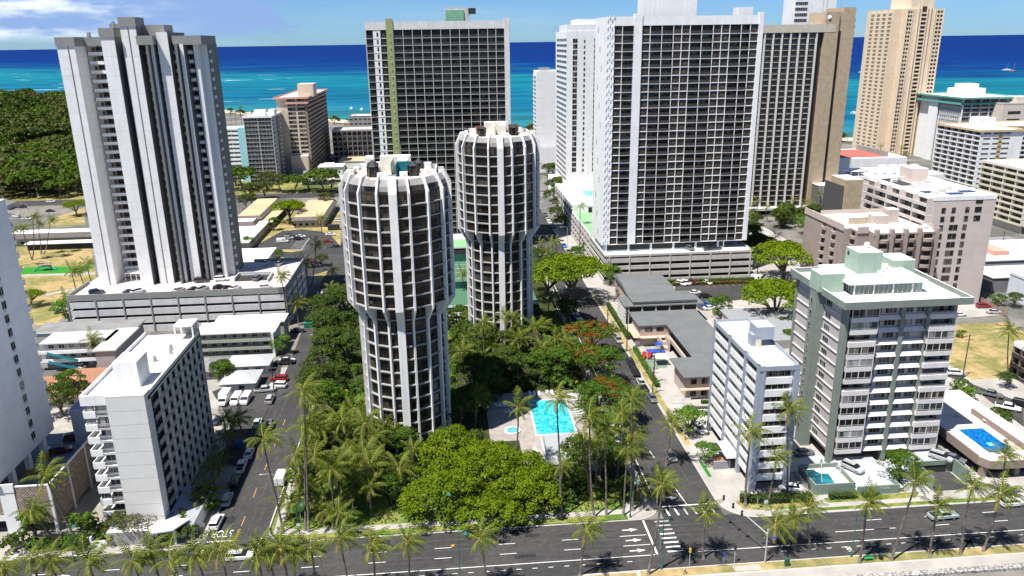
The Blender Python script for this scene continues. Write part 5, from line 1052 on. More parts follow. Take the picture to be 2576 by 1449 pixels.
lf_md=leafmat('mid_leaf',(.055,.125,.012),(.10,.17,.02),.35,.6); lf_lt=leafmat('bright_leaf',(.06,.19,.02),(.15,.24,.03),.35,.6); lf_gr=leafmat('greyish_leaf',(.10,.10,.06),(.15,.145,.08),.3,.6); flame=leafmat('flame_flower',(.30,.095,.02),(.26,.06,.012),.3,.8); redl=leafmat('red_leaf',(.20,.03,.02),(.12,.05,.02),.3,.8); yel=leafmat('yellow_green_leaf',(.22,.24,.03),(.30,.28,.05),.3,.8)
bark=mat('bark',(.14,.115,.09),.95,.25,2.); palmbark=mat('palm_trunk',(.17,.145,.12),.95,.2,1.5,col2=(.10,.085,.07),c2s=1.,obj=False)
def palm_crown(seed,n=21,L_=3.9,wind=(.55,.12),nl=11,wid=.19):
    r=random.Random(seed); mb=MB()
    for i in range(n):
        az=i*2.399+r.uniform(-.25,.25); t=i/(n-1); el=math.radians(74-92*t+r.uniform(-9,9)); ln=L_*r.uniform(.85,1.08)*(.8+.3*math.sin(math.pi*min(1,t+.25)))
        d=Vector((math.cos(az)*math.cos(el),math.sin(az)*math.cos(el),math.sin(el))); d.x+=wind[0]*.5; d.y+=wind[1]*.5; d.normalize()
        p=Vector((0,0,0)); pts=[p.copy()]; seg=7
        for s in range(seg):
            d=(d+Vector((wind[0]*.10,wind[1]*.10,-.105-.05*s*.5))).normalized(); p=p+d*ln/seg; pts.append(p.copy())
        lm=lf_dry if (t>.88 and r.random()<.6) else lf_palm
        for s in range(seg):
            a,b=pts[s],pts[s+1]; sd=(b-a).cross(Vector((0,0,1))); 
            if sd.length<1e-4: sd=Vector((1,0,0))
            sd=sd.normalized()*(.04-.004*s)
            mb.poly([a-sd,a+sd,b+sd*.8,b-sd*.8],ribm)
        for s in range(1,nl*2+1):
            f=.10+.9*s/(nl*2); k=min(int(f*seg),seg-1); q=f*seg-k; c=pts[k].lerp(pts[k+1],min(q,1)); dd=(pts[k+1]-pts[k]).normalized()
            side=1 if s%2 else -1; sd=dd.cross(Vector((0,0,1)))
            if sd.length<1e-4: sd=Vector((1,0,0))
            sd=sd.normalized()*side; ll=ln*.245*math.sin(math.pi*(.12+.86*f))**.6*r.uniform(.85,1.1)
            e=(sd*.75+dd*.62+Vector((wind[0]*.25,0,-.42+r.uniform(-.12,.12)))).normalized()*ll; w2=dd*wid*.5
            mid=c+e*.55+Vector((0,0,.05))
            mb.poly([c-w2,c+w2,mid+w2*.9,mid-w2*.9],lm); mb.poly([mid-w2*.9,mid+w2*.9,c+e+w2*.15+Vector((0,0,-.12*ll)),c+e-w2*.15+Vector((0,0,-.12*ll))],lm)
    for i in range(7):
        a=i*.9; mb.tube([(math.cos(a)*.28,math.sin(a)*.28,-.15),(math.cos(a)*.3,math.sin(a)*.3,-.45)],[.13,.1],ribm,5)
    return mb
CROWNS=[palm_crown(s).mesh('crown') for s in range(7)]
CROWNS_S=[palm_crown(30+s,14,3.6,(.4,.1),5,.34).mesh('crown') for s in range(4)]
YOUNG=[palm_crown(60+s,18,4.4,(.15,.05),9,.26).mesh('crown') for s in range(3)]
TR={}
def palm(x,y,z0,lean,h,label,group,kind='tall',name='coconut_palm',s=1.):
    key=(round(lean,1),round(h*2)/2); h=max(h,1.2)
    if key not in TR:
        mb=MB(); P=[]; n=7
        for i in range(n+1): 
            t=i/n; P.append((lean*(t**.75 if lean*1>0 else t**.8)*1.0+.12*math.sin(t*5+h),.1*math.sin(t*4),h*t))
        P[-1]=(lean,0,h)
        mb.tube(P,[.30]+[.21-.07*i/n for i in range(1,n+1)],palmbark,7); TR[key]=mb.mesh('trunk',True)
    root=empty(name,(x,y,z0+.1),label,'palm tree',group); kid('trunk',TR[key],root)
    L_=CROWNS if kind=='tall' else CROWNS_S if kind=='far' else YOUNG
    c=kid('crown',L_[R.randrange(len(L_))],root,loc=(lean,0,h-.05)); c.rotation_euler=(0,0,R.uniform(-.5,.5)); q=R.uniform(.88,1.1)*s; c.scale=(q,q,q)
    return root
G1=('tall coconut palm in the wind swept row on the near verge of the boulevard','row of palms on the near verge')
for a in ((-64.6,106.5,0.0,-0.8,11.9),(-61.2,106.0,0.0,-1.2,11.4),(-56.7,106.5,0.0,-0.5,10.6),(-48.9,106.0,0.0,-1.6,10.7),(-47.1,108.0,0.0,-1.5,10.6),(-44.4,106.2,0.0,-0.6,10.1),(-39.5,107.0,0.0,-2.0,10.2),(-36.9,106.4,0.0,-0.4,11.5),(-31.3,106.5,0.0,-0.6,9.7),(-29.6,108.2,0.0,-1.2,9.3),(-27.5,107.0,0.0,-0.8,10.6),(-26.4,106.4,0.0,-0.2,9.6),(-23.1,107.0,0.0,-0.7,10.0),(-69.3,106.5,0.0,-0.6,10.3),
  (-18.3,106.5,0.0,-0.6,12.0),(-13.9,106.6,0.0,-0.2,10.0),(-8.4,107.0,0.0,-0.2,10.1),(4.5,106.4,0.0,-1.5,10.1),(19.7,108.8,0.0,1.0,8.9),(31.3,107.9,0.0,1.6,17.1),(41.7,110.8,0.0,-0.3,9.2),(67.9,107.0,0.0,-0.2,11.8),(73.5,107.1,0.0,2.1,15.3),(80.7,107.2,0.0,-0.5,10.2),(86.1,107.4,0.0,-0.1,13.3),(90.8,107.8,0.0,1.0,11.3)): palm(*a,*G1)
for a in ((59.1,111.8,0.0,-1.6,6.3),(58.8,111.7,0.0,-4.3,5.1),(61.5,112.3,0.0,-1.1,7.8)): palm(*a,'bushy bright coconut palm of the clump on the dry median by the signal pole','median palm clump')
G2=('slender tall coconut palm at the boulevard edge of the round tower garden','palms along the garden edge')
for a in ((11.6,139.2,0.0,0.7,16.7),(19.2,125.7,0.0,-1.0,24.6),(25.7,131.3,0.0,-1.5,12.5),(25.2,125.1,0.0,-1.3,21.3),(27.7,125.5,0.0,-0.7,18.5),(30.7,125.1,0.0,0.7,14.3),(33.1,126.4,0.0,-0.3,16.4),(37.4,126.4,0.0,0.5,6.3),(43.8,141.9,0.0,0.7,9.5),(19.9,130.5,0.0,-0.2,8.2),(26.7,132.6,0.0,0.5,12.9),(32.8,126.4,0.0,-0.8,23.7),(34.8,144.0,0.0,-0.4,12.0),(35.2,128.9,0.0,-0.6,3.0)): palm(*a,*G2)
G3=('coconut palm in the thick palm grove at the left corner of the round tower garden','palm grove at the garden corner')
for a in ((-28.8,126.7,0.0,1.9,21.5),(-28.4,134.9,0.0,-2.3,11.5),(-30.9,157.0,0.0,0.4,5.9),(-23.7,126.6,0.0,0.9,12.6),(-32.7,130.9,0.0,0.4,3.7),(-33.4,162.2,0.0,0.8,9.3),(-25.3,127.6,0.0,0.3,3.4),(-28.0,126.2,0.0,1.6,28.4),(-23.2,162.9,0.0,-0.1,6.7),(-18.0,147.7,0.0,0.5,7.4),(-21.5,141.8,0.0,-0.5,4.5),(-17.0,130.1,0.0,0.2,6.6),(-11.7,140.2,0.0,-0.3,4.0),(-22.1,135.1,0.0,-1.1,6.0),(-26.7,135.6,0.0,0.0,5.9),(-22.2,124.4,0.0,0.4,4.7),(-29.5,145.8,0.0,-0.2,4.4),(-20.7,152.4,0.0,0.1,5.2),(-24.8,156.4,0.0,-0.1,5.6)): palm(*a,*G3,kind='young' if a[4]<7 else 'tall')
rs=random.Random(77)
for i in range(34):
    x,y=(rs.uniform(-33,-15),rs.uniform(131,156)) if i<22 else (rs.uniform(2,33),rs.uniform(186,208))
    palm(x,y,0,rs.uniform(-.4,1.4),rs.uniform(4,9.5),*(G3 if i<22 else ('coconut palm in the dark planting between the two round towers','palms between the round towers')),kind='young' if rs.random()<.5 else 'tall')
for a in ((-9.3,143.5,0.0,0.2,6.2),): palm(*a,'low fan palm at the foot of the nearer round tower','',kind='young',name='fan_palm',s=.7)
palm(-32.7,126.7,0.0,-1.5,19.3,'tall leaning coconut palm standing by itself at the kerb of the left street',None)
for a in ((-71.5,126.1,0.0,-4.0,8.2),(-67.9,125.3,0.0,-3.6,15.1)): palm(*a,'sharply leaning coconut palm before the brick screened car park','leaning palms by the brick screen')
G4=('coconut palm on the lawn in front of the slim blue grey block','palms by the slim block')
for a in ((54.9,125.6,0.0,-0.5,15.8),(59.6,125.8,0.0,0.5,10.2),(64.1,127.6,0.0,-1.6,18.9)): palm(*a,*G4)
palm(104.9,122.2,0.0,-1.6,9.8,'coconut palm in front of the brown pool deck',None); palm(142.6,171.8,0.0,-2.9,14.4,'lone coconut palm at the far edge of the dry vacant lot',None)
G5=('coconut palm on the dry school field left of the stepped tower','palms on the school field')
for a in ((-178.2,337.6,0.0,3.8,18.4),(-178.8,346.5,0.0,1.4,13.1),(-177.6,346.4,0.0,5.5,14.7),(-177.9,336.5,0.0,-1.1,14.0),(-179.3,327.4,0.0,1.4,15.2),(-131.0,271.2,0.0,0.1,12.2),(-135.3,287.9,0.0,-1.0,8.0),(-135.3,293.7,0.0,-0.7,8.6),(-132.5,267.1,0.0,-0.2,3.9)): palm(*a,*G5)
palm(-100.1,211.2,0.0,-0.2,8.4,'coconut palm rising between the teal stair flats and the slab block',None); palm(-98.7,226.1,0.0,-0.1,1.7,'small palm in the court of the teal stair flats',None)
G6=('coconut palm near the left street beside the banded car park','palms by the left street')
for a in ((-52.4,239.7,0.0,-0.8,16.7),(-55.4,281.4,0.0,-0.3,9.7),(-52.1,277.7,0.0,-0.2,10.4),(-49.4,239.4,0.0,0.3,7.2),(-51.7,280.9,0.0,3.1,16.2),(-54.8,338.1,0.0,-0.8,13.8),(-43.7,283.2,0.0,-0.3,5.2),(-41.2,264.0,0.0,-0.6,4.4)): palm(*a,*G6)
G7=('coconut palm in the dark planting between the two round towers','palms between the round towers')
for a in ((30.6,233.6,0.0,0.6,7.6),(33.4,227.7,0.0,0.8,5.1),(4.5,253.7,0.0,-0.5,11.0),(5.6,221.9,0.0,-0.6,6.5),(8.5,196.3,0.0,-0.2,13.8),(12.4,221.0,0.0,-0.2,7.9),(15.2,210.0,0.0,-0.5,13.9),(17.1,209.7,0.0,-0.4,14.9),(14.6,200.2,0.0,-0.1,14.0),(16.2,201.0,0.0,0.4,12.5),(17.4,204.7,0.0,-0.8,7.5),(34.2,184.6,0.0,-0.1,6.9),(8.6,188.4,0.0,-0.5,1.6),(4.1,163.7,0.0,0.8,6.8),(19.5,214.7,0.0,-0.3,6.3),(15.3,232.4,0.0,-0.7,7.6),(30.5,218.8,0.0,-0.8,3.9)): palm(*a,*G7)
G8=('palm along the far part of the right street','palms of the far right street')
for a in ((42.9,304.7,0.0,-1.1,7.6),(44.3,308.7,0.0,-0.2,7.1),(46.2,292.5,0.0,-0.4,4.9),(56.1,322.3,0.0,0.3,18.9),(58.6,374.2,0.0,-0.4,9.4),(39.2,297.3,0.0,-0.8,5.5),(40.5,320.0,0.0,-1.7,3.6),(55.6,457.8,0.0,-1.6,7.9),(60.8,460.9,0.0,-0.8,9.6),(74.3,454.7,0.0,0.4,3.9)): palm(*a,*G8,kind='far')
for a in ((73.7,486.7,0.0,-0.2,7.2),(82.5,453.4,0.0,-0.5,6.3)): palm(*a,'royal palm against the foot of the slender white tower','royal palms',kind='far',name='royal_palm')
G9=('palm in the grove at the foot of the dark hotel tower','palm grove of the dark hotel')
for x_,y_,w_,z_ in ((560,150,40,0),(640,170,70,0),(760,170,30,0),(830,160,55,0),(930,175,40,0),(990,190,70,0),(1060,170,30,0),(1110,190,95,0),(520,200,110,0),(700,200,80,0)): pass
for a in ((154.6,368.7,0.0,-1.4,8.8),(155.6,359.5,0.0,-1.3,7.3),(155.5,345.3,0.0,0.1,8.9),(169.3,363.4,0.0,-0.3,10.0),(179.0,368.1,0.0,-0.8,7.4),(179.5,364.9,0.0,-0.0,6.7),(188.1,369.9,0.0,-1.9,10.9),(189.2,366.5,0.0,0.6,6.7),(154.0,375.1,0.0,-0.8,5.5),(174.4,365.7,0.0,0.1,5.4),(197.7,368.4,0.0,-0.8,6.8),(204.4,370.5,0.0,-0.2,7.5),(139.5,342.3,0.0,-0.3,8.2),(132.6,318.3,0.0,0.6,7.7),(139.2,312.7,0.0,0.4,5.3),(131.3,300.7,0.0,-0.4,4.5),(132.7,284.4,0.0,-0.6,6.5),(117.3,275.4,0.0,-0.9,4.8)): palm(*a,*G9,kind='far')
G10=('small far coconut palm on the beach front','beach palms')
def vp(Y,x,z,s=1.): palm(x,Y,0,R.uniform(-1,1),z,*G10,kind='far',s=s)
for c in ((340.3,3.7),(346.1,4.1),(352.1,2.8),(85.1,0.8),(89.1,0.0),(93.9,0.6),(-95.9,10.0),(-81.0,9.0),(-100.0,9.5),(-182.6,31.5),(-178.1,31.4),(-170.4,31.2),(-161.3,32.2)): vp(640 if c[0]>200 else 800 if c[0]>50 else 830 if c[0]>-120 and c[0]<0 and c[1]<20 and False else 700 if c[0]<-150 else 800,c[0],max(6,c[1]))
palm(*(lambda c:(c[0],700,0,0,c[1]))((-174.3,35.8)),'tallest far palm standing above the dark trees behind the aqua slab',None,kind='far')
for a in ((326.3,559.9,0.0,-1.5,7.4),(343.3,571.3,0.0,-0.8,5.6),(340.3,557.2,0.0,-0.9,6.4),(358.5,568.3,0.0,-1.5,6.6),(325.9,526.1,0.0,-0.8,5.6),(311.7,528.7,0.0,-0.6,4.7)): palm(*a,'palm at the foot of the beige tower','palms below the beige tower',kind='far')
# ---- broadleaf trees ----
def crown_mb(seed,rx,ry,z0,z1,nc,cr,nl,ls,lm,shape='dome',lm2=None,f2=.0,lmb=None):
    "leaf sized faces gathered in clumps over and inside the crown's volume"
    r=random.Random(seed); mb=MB(); cl=[]
    for i in range(nc):
        for _ in range(20):
            a=r.uniform(0,2*math.pi); q=math.sqrt(r.random())
            x,y=q*math.cos(a),q*math.sin(a)
            if shape=='dome': zt=math.sqrt(max(0,1-q*q))**.75; zz=zt*r.uniform(.80,1.02) if r.random()<.85 else zt*r.uniform(.35,.8)
            elif shape=='flat': zt=.55+.45*math.sqrt(max(0,1-q*q)); zz=zt*r.uniform(.78,1.03)
            else: zt=math.sqrt(max(0,1-q*q)); zz=.5+.5*zt*(1 if r.random()<.75 else r.uniform(-1,.6))
            bump=1+.10*math.sin(a*3+seed)+.08*math.sin(a*7+seed*2)
            p=Vector((x*rx*bump,y*ry*bump,z0+(z1-z0)*zz)); break
        cl.append((p,cr*r.uniform(.65,1.25)))
    for p,c in cl:
        m_=lm2 if (lm2 and r.random()<f2) else lm
        for j in range(nl):
            a=r.uniform(0,2*math.pi); w=r.uniform(-.25,1); s=math.sqrt(max(0,1-w*w)); n=Vector((math.cos(a)*s,math.sin(a)*s,w))
            pos=p+Vector((n.x*c,n.y*c,n.z*c*.62))*r.uniform(.75,1.05)
            nn=(n*1.0+Vector((r.gauss(0,.45),r.gauss(0,.45),r.gauss(.25,.4)))).normalized(); u=nn.cross(Vector((0,0,1)) if abs(nn.z)<.9 else Vector((1,0,0))).normalized(); v=nn.cross(u); t=r.uniform(0,math.pi)
            u,v=u*math.cos(t)+v*math.sin(t),v*math.cos(t)-u*math.sin(t); l=ls*r.uniform(.6,1.25)
            mb.poly([pos-u*l*.5,pos+v*l*.36,pos+u*l*.5,pos-v*l*.36],m_)
    return mb,cl
def trunk_mb(cl,z0,r0,nb=9,seed=1,fork=.35,lean=0):
    r=random.Random(seed); mb=MB(); top=Vector((lean,0,z0*fork+.6)); mb.tube([(0,0,-.2),(lean*.4,0,top.z*.5),top],[r0*1.25,r0,r0*.85],bark,7)
    for i in range(nb):
        p=cl[r.randrange(len(cl))][0]; mid=top.lerp(p,.5)+Vector((r.uniform(-.4,.4),r.uniform(-.4,.4),.12*(p-top).length)); mb.tube([top-Vector((0,0,.2)),mid,p],[r0*.55,r0*.33,r0*.1],bark,5)
    return mb
VAR={}; VMB={}
def variant(key,*a,tr=(.3,9),fork=.5,**k):
    mb,cl=crown_mb(*a,**k); VAR[key]=(mb.mesh('crown'),trunk_mb(cl,a[3],tr[0],tr[1],a[0],fork).mesh('trunk',True)); VMB[key]=mb
variant('round1',1,3.2,3.2,2.0,7.5,46,1.05,58,.42,lf_md,'round'); variant('round2',2,3.4,3.0,2.0,6.6,46,1.05,58,.42,lf_dk,'round'); variant('olive',3,4.2,4.0,2.2,8.6,60,1.2,56,.48,lf_ol,'round',tr=(.3,8)); variant('olive2',4,4.6,4.4,2.0,8.0,60,1.2,56,.48,lf_dk,'dome')
variant('flat1',5,6.2,5.6,3.6,7.6,90,1.35,70,.45,lf_mp,'flat',tr=(.4,11),fork=.45); variant('flat2',6,6.4,6.0,3.6,7.2,90,1.4,70,.45,lf_mp,'flat',tr=(.42,11),fork=.45); variant('bright',7,2.6,2.6,1.2,5.2,36,.95,52,.38,lf_lt,'round'); variant('shrub1',8,1.4,1.3,.1,2.0,14,.65,26,.42,lf_md,'round',tr=(.08,4)); variant('shrub2',9,1.5,1.4,.1,1.7,14,.65,26,.42,lf_dk,'round',tr=(.08,4)); variant('shrub3',10,1.3,1.3,.1,1.7,14,.6,26,.42,lf_lt,'round',tr=(.08,4),lm2=yel,f2=.3)
variant('grey',11,3.4,3.2,2.2,8.2,50,.95,24,.42,lf_gr,'round',tr=(.22,14)); variant('flame',12,5.6,4.8,3.0,6.8,80,1.15,60,.4,lf_md,'flat',lm2=flame,f2=.34,tr=(.35,12)); variant('thick',13,4.6,4.4,2.0,9.2,85,1.25,70,.45,lf_dk,'round',tr=(.35,10)); variant('far',14,6,6,2.5,9,46,1.9,24,1.25,lf_ol,'dome',tr=(.35,6)); variant('far2',15,6.5,6.2,3,8.6,46,2.0,24,1.25,leafmat('park_leaf',(.05,.10,.010),(.09,.145,.014),.3,.1),'flat',tr=(.35,6)); variant('far3',16,5,5,2,10,44,1.7,24,1.15,lf_dk,'round',tr=(.35,6))
def tree(key,x,y,s=1.,label='',group=None,name='tree',cat='tree',z=.1,sz=None):
    root=empty(name,(x,y,z),label,cat,group,rz=R.uniform(0,6.28)); root.scale=(s,s,sz or s); kid('trunk',VAR[key][1],root); kid('crown',VAR[key][0],root); return root
# the great monkeypod in front of the nearer round tower
r0=random.Random(5); mbc=MB(); cla=[]
for (cx,cy,rx,ry,z0,z1,nc,sd) in ((0,0,9.5,8.5,3.5,12.0,240,1),(-8,-4.0,6.0,5.5,2.0,7.6,110,2),(7.6,-4.2,7.5,6,2.4,8.0,130,3),(9.8,1.5,5.5,5,3,8.2,80,4),(-4.5,5,5.5,5,4,13.4,110,5),(2,-8,7,4.5,2.0,6.4,90,6)):
    m_,c_=crown_mb(50+sd,rx,ry,z0,z1,nc,1.3,74,.44,lf_mp,'dome'); T=Matrix.Translation((cx,cy,0)); mbc.add(m_,T); cla+=[(p+Vector((cx,cy,0)),c) for p,c in c_]
root=empty('monkeypod_tree',(3.2,132.5,.12),'huge bright green spreading tree in front of the nearer round tower','tree'); kid('crown',mbc.mesh('crown'),root); kid('trunk',trunk_mb(cla,6,.75,26,3,.4).mesh('trunk',True),root)
tree('flat1',41.7,253.1,1.9,'large spreading tree shading the right street behind the farther round tower',name='monkeypod_tree'); tree('flat2',33.9,257.1,1.5,'dark spreading tree in tower shade beside the farther round tower',name='monkeypod_tree')
tree('flame',39.1,204.0,1.3,'flame tree with orange blossom nearer the street bend','flame trees by the right street',name='flame_tree'); tree('flame',34.2,187.1,1.3,'flame tree with orange blossom behind the garden pool','flame trees by the right street',name='flame_tree'); tree('flame',37.7,170.9,.95,'flame tree with sparse red blossom at the right of the garden pool',name='flame_tree'); tree('flame',57.2,287.2,.75,'small flame tree at the corner of the parking podium',name='flame_tree')
tree('grey',21.6,197.5,1.15,'greyish thin leaved tree in the middle of the garden')
tree('bright',58.7,269.5,1.3,'bright green tree beside the corner of the parking podium'); tree('flat2',121.7,262.8,1.85,'large rounded tree with spreading limbs behind the right parking lot',name='monkeypod_tree'); tree('flat1',100.0,219.3,1.75,'wide umbrella tree beside the grey shingle roof',name='monkeypod_tree'); tree('round1',86.2,228.4,.95,'small green tree between the parked cars and the grey shingle roof'); tree('bright',163.0,333.6,1.5,'bright round tree left of the taupe block')
tree('round1',88.9,130.6,1.1,'dense round headed tree on the forecourt of the green trimmed tower',sz=.8); tree('bright',52.4,154.3,1.25,'dense rounded tree beside the white car on the drive'); tree('bright',52.4,142.0,.85,'small tree in the lawn strip by the black awning')
for i,(x,y,k,s) in enumerate(((-40.6,239.5,'thick',1.05),(-37.7,221.8,'thick',1.15),(-34.5,206.1,'thick',1.1),(-34.8,195.3,'olive2',1.1),(-34.8,183.1,'thick',.95),(-34.6,245.1,'thick',1.1),(-31.1,220.9,'olive2',1.2),(-29.8,205.6,'round2',1.3),(-30.3,174.5,'round1',1.1),(-37.9,252.2,'olive2',1.1),(-30.6,187.4,'round2',1.1))): tree(k,x,y,s,'dense dark green tree of the belt between the left street and the nearer round tower','tree belt by the left street')
for i,(x,y,k,s) in enumerate(((-10.9,151.3,'round1',.7),(-15.7,151.9,'round2',.8),(-13.3,134.2,'round1',.6),(25.0,139.7,'round2',.95),(28.9,138.3,'round2',.9),(32.6,138.9,'round2',.8),(31.5,162.5,'round1',1.),(35.1,154.4,'bright',.9),(39.8,161.6,'round1',.9),(25.2,208.8,'round1',.9),(27.7,198.6,'bright',1.1),(22.4,186.0,'round1',.9),(18.9,186.5,'round2',.9),(14.1,191.2,'thick',.7),(9.5,205.6,'thick',.8),(4.0,211.3,'round2',1.),(3.6,196.9,'round2',1.),(5.0,188.1,'round2',1.),(10.3,187.5,'round2',.9),(2.5,228.0,'round2',.9),(24.5,219.5,'round2',1.),(36.2,229.8,'round2',.9),(32.7,195.2,'bright',1.),(27.6,185.4,'round1',1.),(4.3,169.1,'round2',.9),(1.0,164.0,'round2',.9),(8.0,178.1,'thick',.6),(27.2,183.0,'shrub3',1.3),(39.7,184.0,'round1',1.),(18.9,204.5,'thick',.75),(21.8,133.1,'round2',.7))): tree(k,x,y,s*1.28,'leafy garden tree in the dense planting of the round tower garden','garden trees of the round towers')
rs=random.Random(21)
def ingarden(x,y):
    if x<-13 and y<138.5 : return False
    if not(-34<x<34.8 and 130.5<y<236): return False
    if (x+10.6)**2+(y-162.3)**2<12.4**2 or (x-14.3)**2+(y-215.6)**2<12.0**2: return False
    if 6.5<x<33 and 139.5<y<182: return False
    return True
n_=0
while n_<150:
    x,y=rs.uniform(-34,35),130.5+105*rs.random()**1.25
    if not ingarden(x,y): continue
    k=rs.choice(['shrub1','shrub1','shrub2','shrub2','shrub3']); tree(k,x,y,rs.uniform(.9,1.9),'leafy shrub in the undergrowth of the round tower garden','garden shrubs of the round towers',name='shrub',cat='shrub'); n_+=1
for x,y,k,s in ((32.8,150,'shrub1',1.2),(33.2,156,'shrub3',1.3),(33,162,'shrub1',1.4),(33.2,168,'shrub3',1.2),(33,174,'shrub2',1.5),(30,183,'shrub3',1.3),(24,184,'shrub1',1.5),(18,183,'shrub2',1.5),(12,183,'shrub1',1.4),(9,178,'shrub2',1.5)): tree(k,x,y,s,'bushy shrub round the edge of the garden pool deck','shrubs round the pool',name='shrub',cat='shrub')
mb=MB()
for i in range(16000):
    x,y=rs.uniform(-35,37.5),rs.uniform(127.5,240)
    if not ingarden(x,y) : 
        if not(-34<x<35 and 127.5<y<131): continue
    h=rs.uniform(.0,.9); u=Vector((rs.gauss(0,1),rs.gauss(0,1),rs.gauss(0,.5))).normalized()*.32; v=u.cross(Vector((rs.gauss(0,.4),rs.gauss(0,.4),1))).normalized()*.2; p=Vector((x,y,.15+h))
    mb.poly([p-u,p+v,p+u,p-v],rs.choice([lf_md,lf_dk,lf_md]))
o=one('undergrowth',mb,'dense low green undergrowth carpeting the round tower garden','undergrowth'); o['kind']='stuff'
# hedges
def hedge(pts,w,h,lm,label,lm2=None,dn=26,z=.12,group=None):
    mb=MB(); r=random.Random(int(h*100)+len(label)); core=mat('hedge_core',(.02,.035,.012),.95)
    for (x0,y0),(x1,y1) in zip(pts,pts[1:]):
        d=Vector((x1-x0,y1-y0)); L_=d.length; d/=L_; nn=Vector((-d.y,d.x))
        a=[(x0+nn.x*w*.35,y0+nn.y*w*.35),(x0-nn.x*w*.35,y0-nn.y*w*.35),(x1-nn.x*w*.35,y1-nn.y*w*.35),(x1+nn.x*w*.35,y1+nn.y*w*.35)]; mb.prism(a,z,z+h*.8,core)
        for i in range(int(L_*dn*(w+2*h)/2)):
            t=r.random()*L_; q=r.uniform(-1,1); side=r.random()
            if side<.5: o=q*w/2; hh=h*r.uniform(.85,1.08)
            else: o=(w/2 if q>0 else -w/2)*r.uniform(.9,1.1); hh=h*r.random()
            p=Vector((x0+d.x*t+nn.x*o,y0+d.y*t+nn.y*o,z+hh)); u=Vector((r.gauss(0,1),r.gauss(0,1),r.gauss(0,.6))).normalized()*.17; v=u.cross(Vector((r.gauss(0,.5),r.gauss(0,.5),1))).normalized()*.13
            mb.poly([p-u,p+v,p+u,p-v],lm2 if lm2 and r.random()<.35 else lm)
    return one('hedge',mb,label,'hedge',group)
hedge([(54.5,127.6),(58.5,126.6),(68.4,126.3)],2.0,1.5,lf_dk,'thick dark curved hedge below the slim blue grey block')
hedge([(72,126.4),(77.5,126.2)],1.4,1.1,lf_dk,'dark hedge under the sage pool terrace wall'); hedge([(78.5,126.0),(82,126.0)],1.5,.9,lf_lt,'bright light green clipped hedge before the sage front wall'); 
hedge([(66,267.8),(112,266.5)],2.2,1.6,lf_md,'tall green hedge along the parking podium'); hedge([(67,265.6),(112,264.4)],1.8,1.1,redl,'lower red and yellow hedge in front of the green one',yel)
hedge([(52.3,180),(52.5,206)],1.2,1.3,lf_lt,'green hedge along the pavement beside the courtyard school'); hedge([(52.6,214),(52.8,246)],1.3,1.4,lf_md,'hedge along the pavement beside the stepped roof building'); hedge([(60.5,169.8),(66,169.6)],.9,.9,lf_lt,'small bright hedge in front of the salmon canopy'); hedge([(59.5,163.6),(64.5,163.4)],.9,.8,lf_md,'low hedge behind the white fence by the lane')
hedge([(117.5,131),(117.7,158)],2.0,1.4,lf_md,'green hedge on the outer side of the brown pool deck'); hedge([(-78,127),(-68,126)],2.4,1.6,lf_lt,'bright bushes below the pierced brick screen')
hedge([(89.5,139.9),(92.2,139.9)],.6,.7,lf_dk,'low dark planter hedge by the ramp')
for x,y,k,s in ((-77.3,128.7,'round1',.8),(-70.1,130.3,'shrub1',1.7),(-66.3,127.9,'shrub2',1.5),(-63.3,126.8,'shrub3',1.3),(-69.3,125.1,'shrub1',1.4),(-79.8,126.2,'shrub2',1.5)): tree(k,x,y,s,'bushy shrub in the planting before the brick screened car park','shrubs by the brick screen',name='shrub',cat='shrub')
tree('olive',-62.4,129.5,.75,'spreading pale green tree hiding the slab block lobby wall',sz=.5)
tree('grey',-58.6,127.5,.95,'open pale limbed tree in front of the slab block lobby',sz=.55); 
for x,y,k,s in ((-49.8,126.5,'shrub2',1.4),(-51.8,130.0,'shrub1',1.5),(-48.9,135.3,'shrub1',1.4),(-50.3,138.2,'shrub2',1.6),(-54.4,125.4,'shrub1',1.2)): tree(k,x,y,s,'shrub crowding the side of the slab block lobby','shrubs by the lobby',name='shrub',cat='shrub')
for a in ((-49.5,134.5,0.0,-0.4,3.0),(-49.2,138.1,0.0,-0.1,3.0),(-49.5,142.9,0.0,0.1,4.9),(-49.8,148.0,0.0,0.0,4.4),(-50.1,155.7,0.0,0.1,5.2),(-50.1,160.4,0.0,0.1,5.6),(-52.8,163.8,0.0,0.4,5.4),(-49.0,164.0,0.0,-0.3,5.4)): palm(*a,'low shaded palm in the strip between the slab block and the left street','palms beside the slab block',kind='young',s=.8)
tree('bright',-49.7,214.9,1.05,'feathery light green tree at the corner of the walk-up flats'); tree('round1',-60.8,195.1,.8,'rounded tree beside the white vans'); tree('round2',-62.1,198.6,.8,'dark rounded tree in front of the grey hipped roofs')
tree('bright',-124.4,250.1,1.6,'bright green tree at the left end of the banded car park'); tree('flat2',-146.9,271.8,.7,'low spreading dark tree on the school field edge'); tree('shrub1',-112.9,250.5,1.6,'bush under the banded car park'); tree('round2',-96.0,180.7,1.2,'dark leafy tree between the left edge tower and the slab block'); tree('round1',-96.4,188.1,1.1,'green tree behind the left edge tower')
tree('flat1',-199.2,429.5,1.0,'umbrella shaped tree on the lawn left of the stepped tower',name='monkeypod_tree')
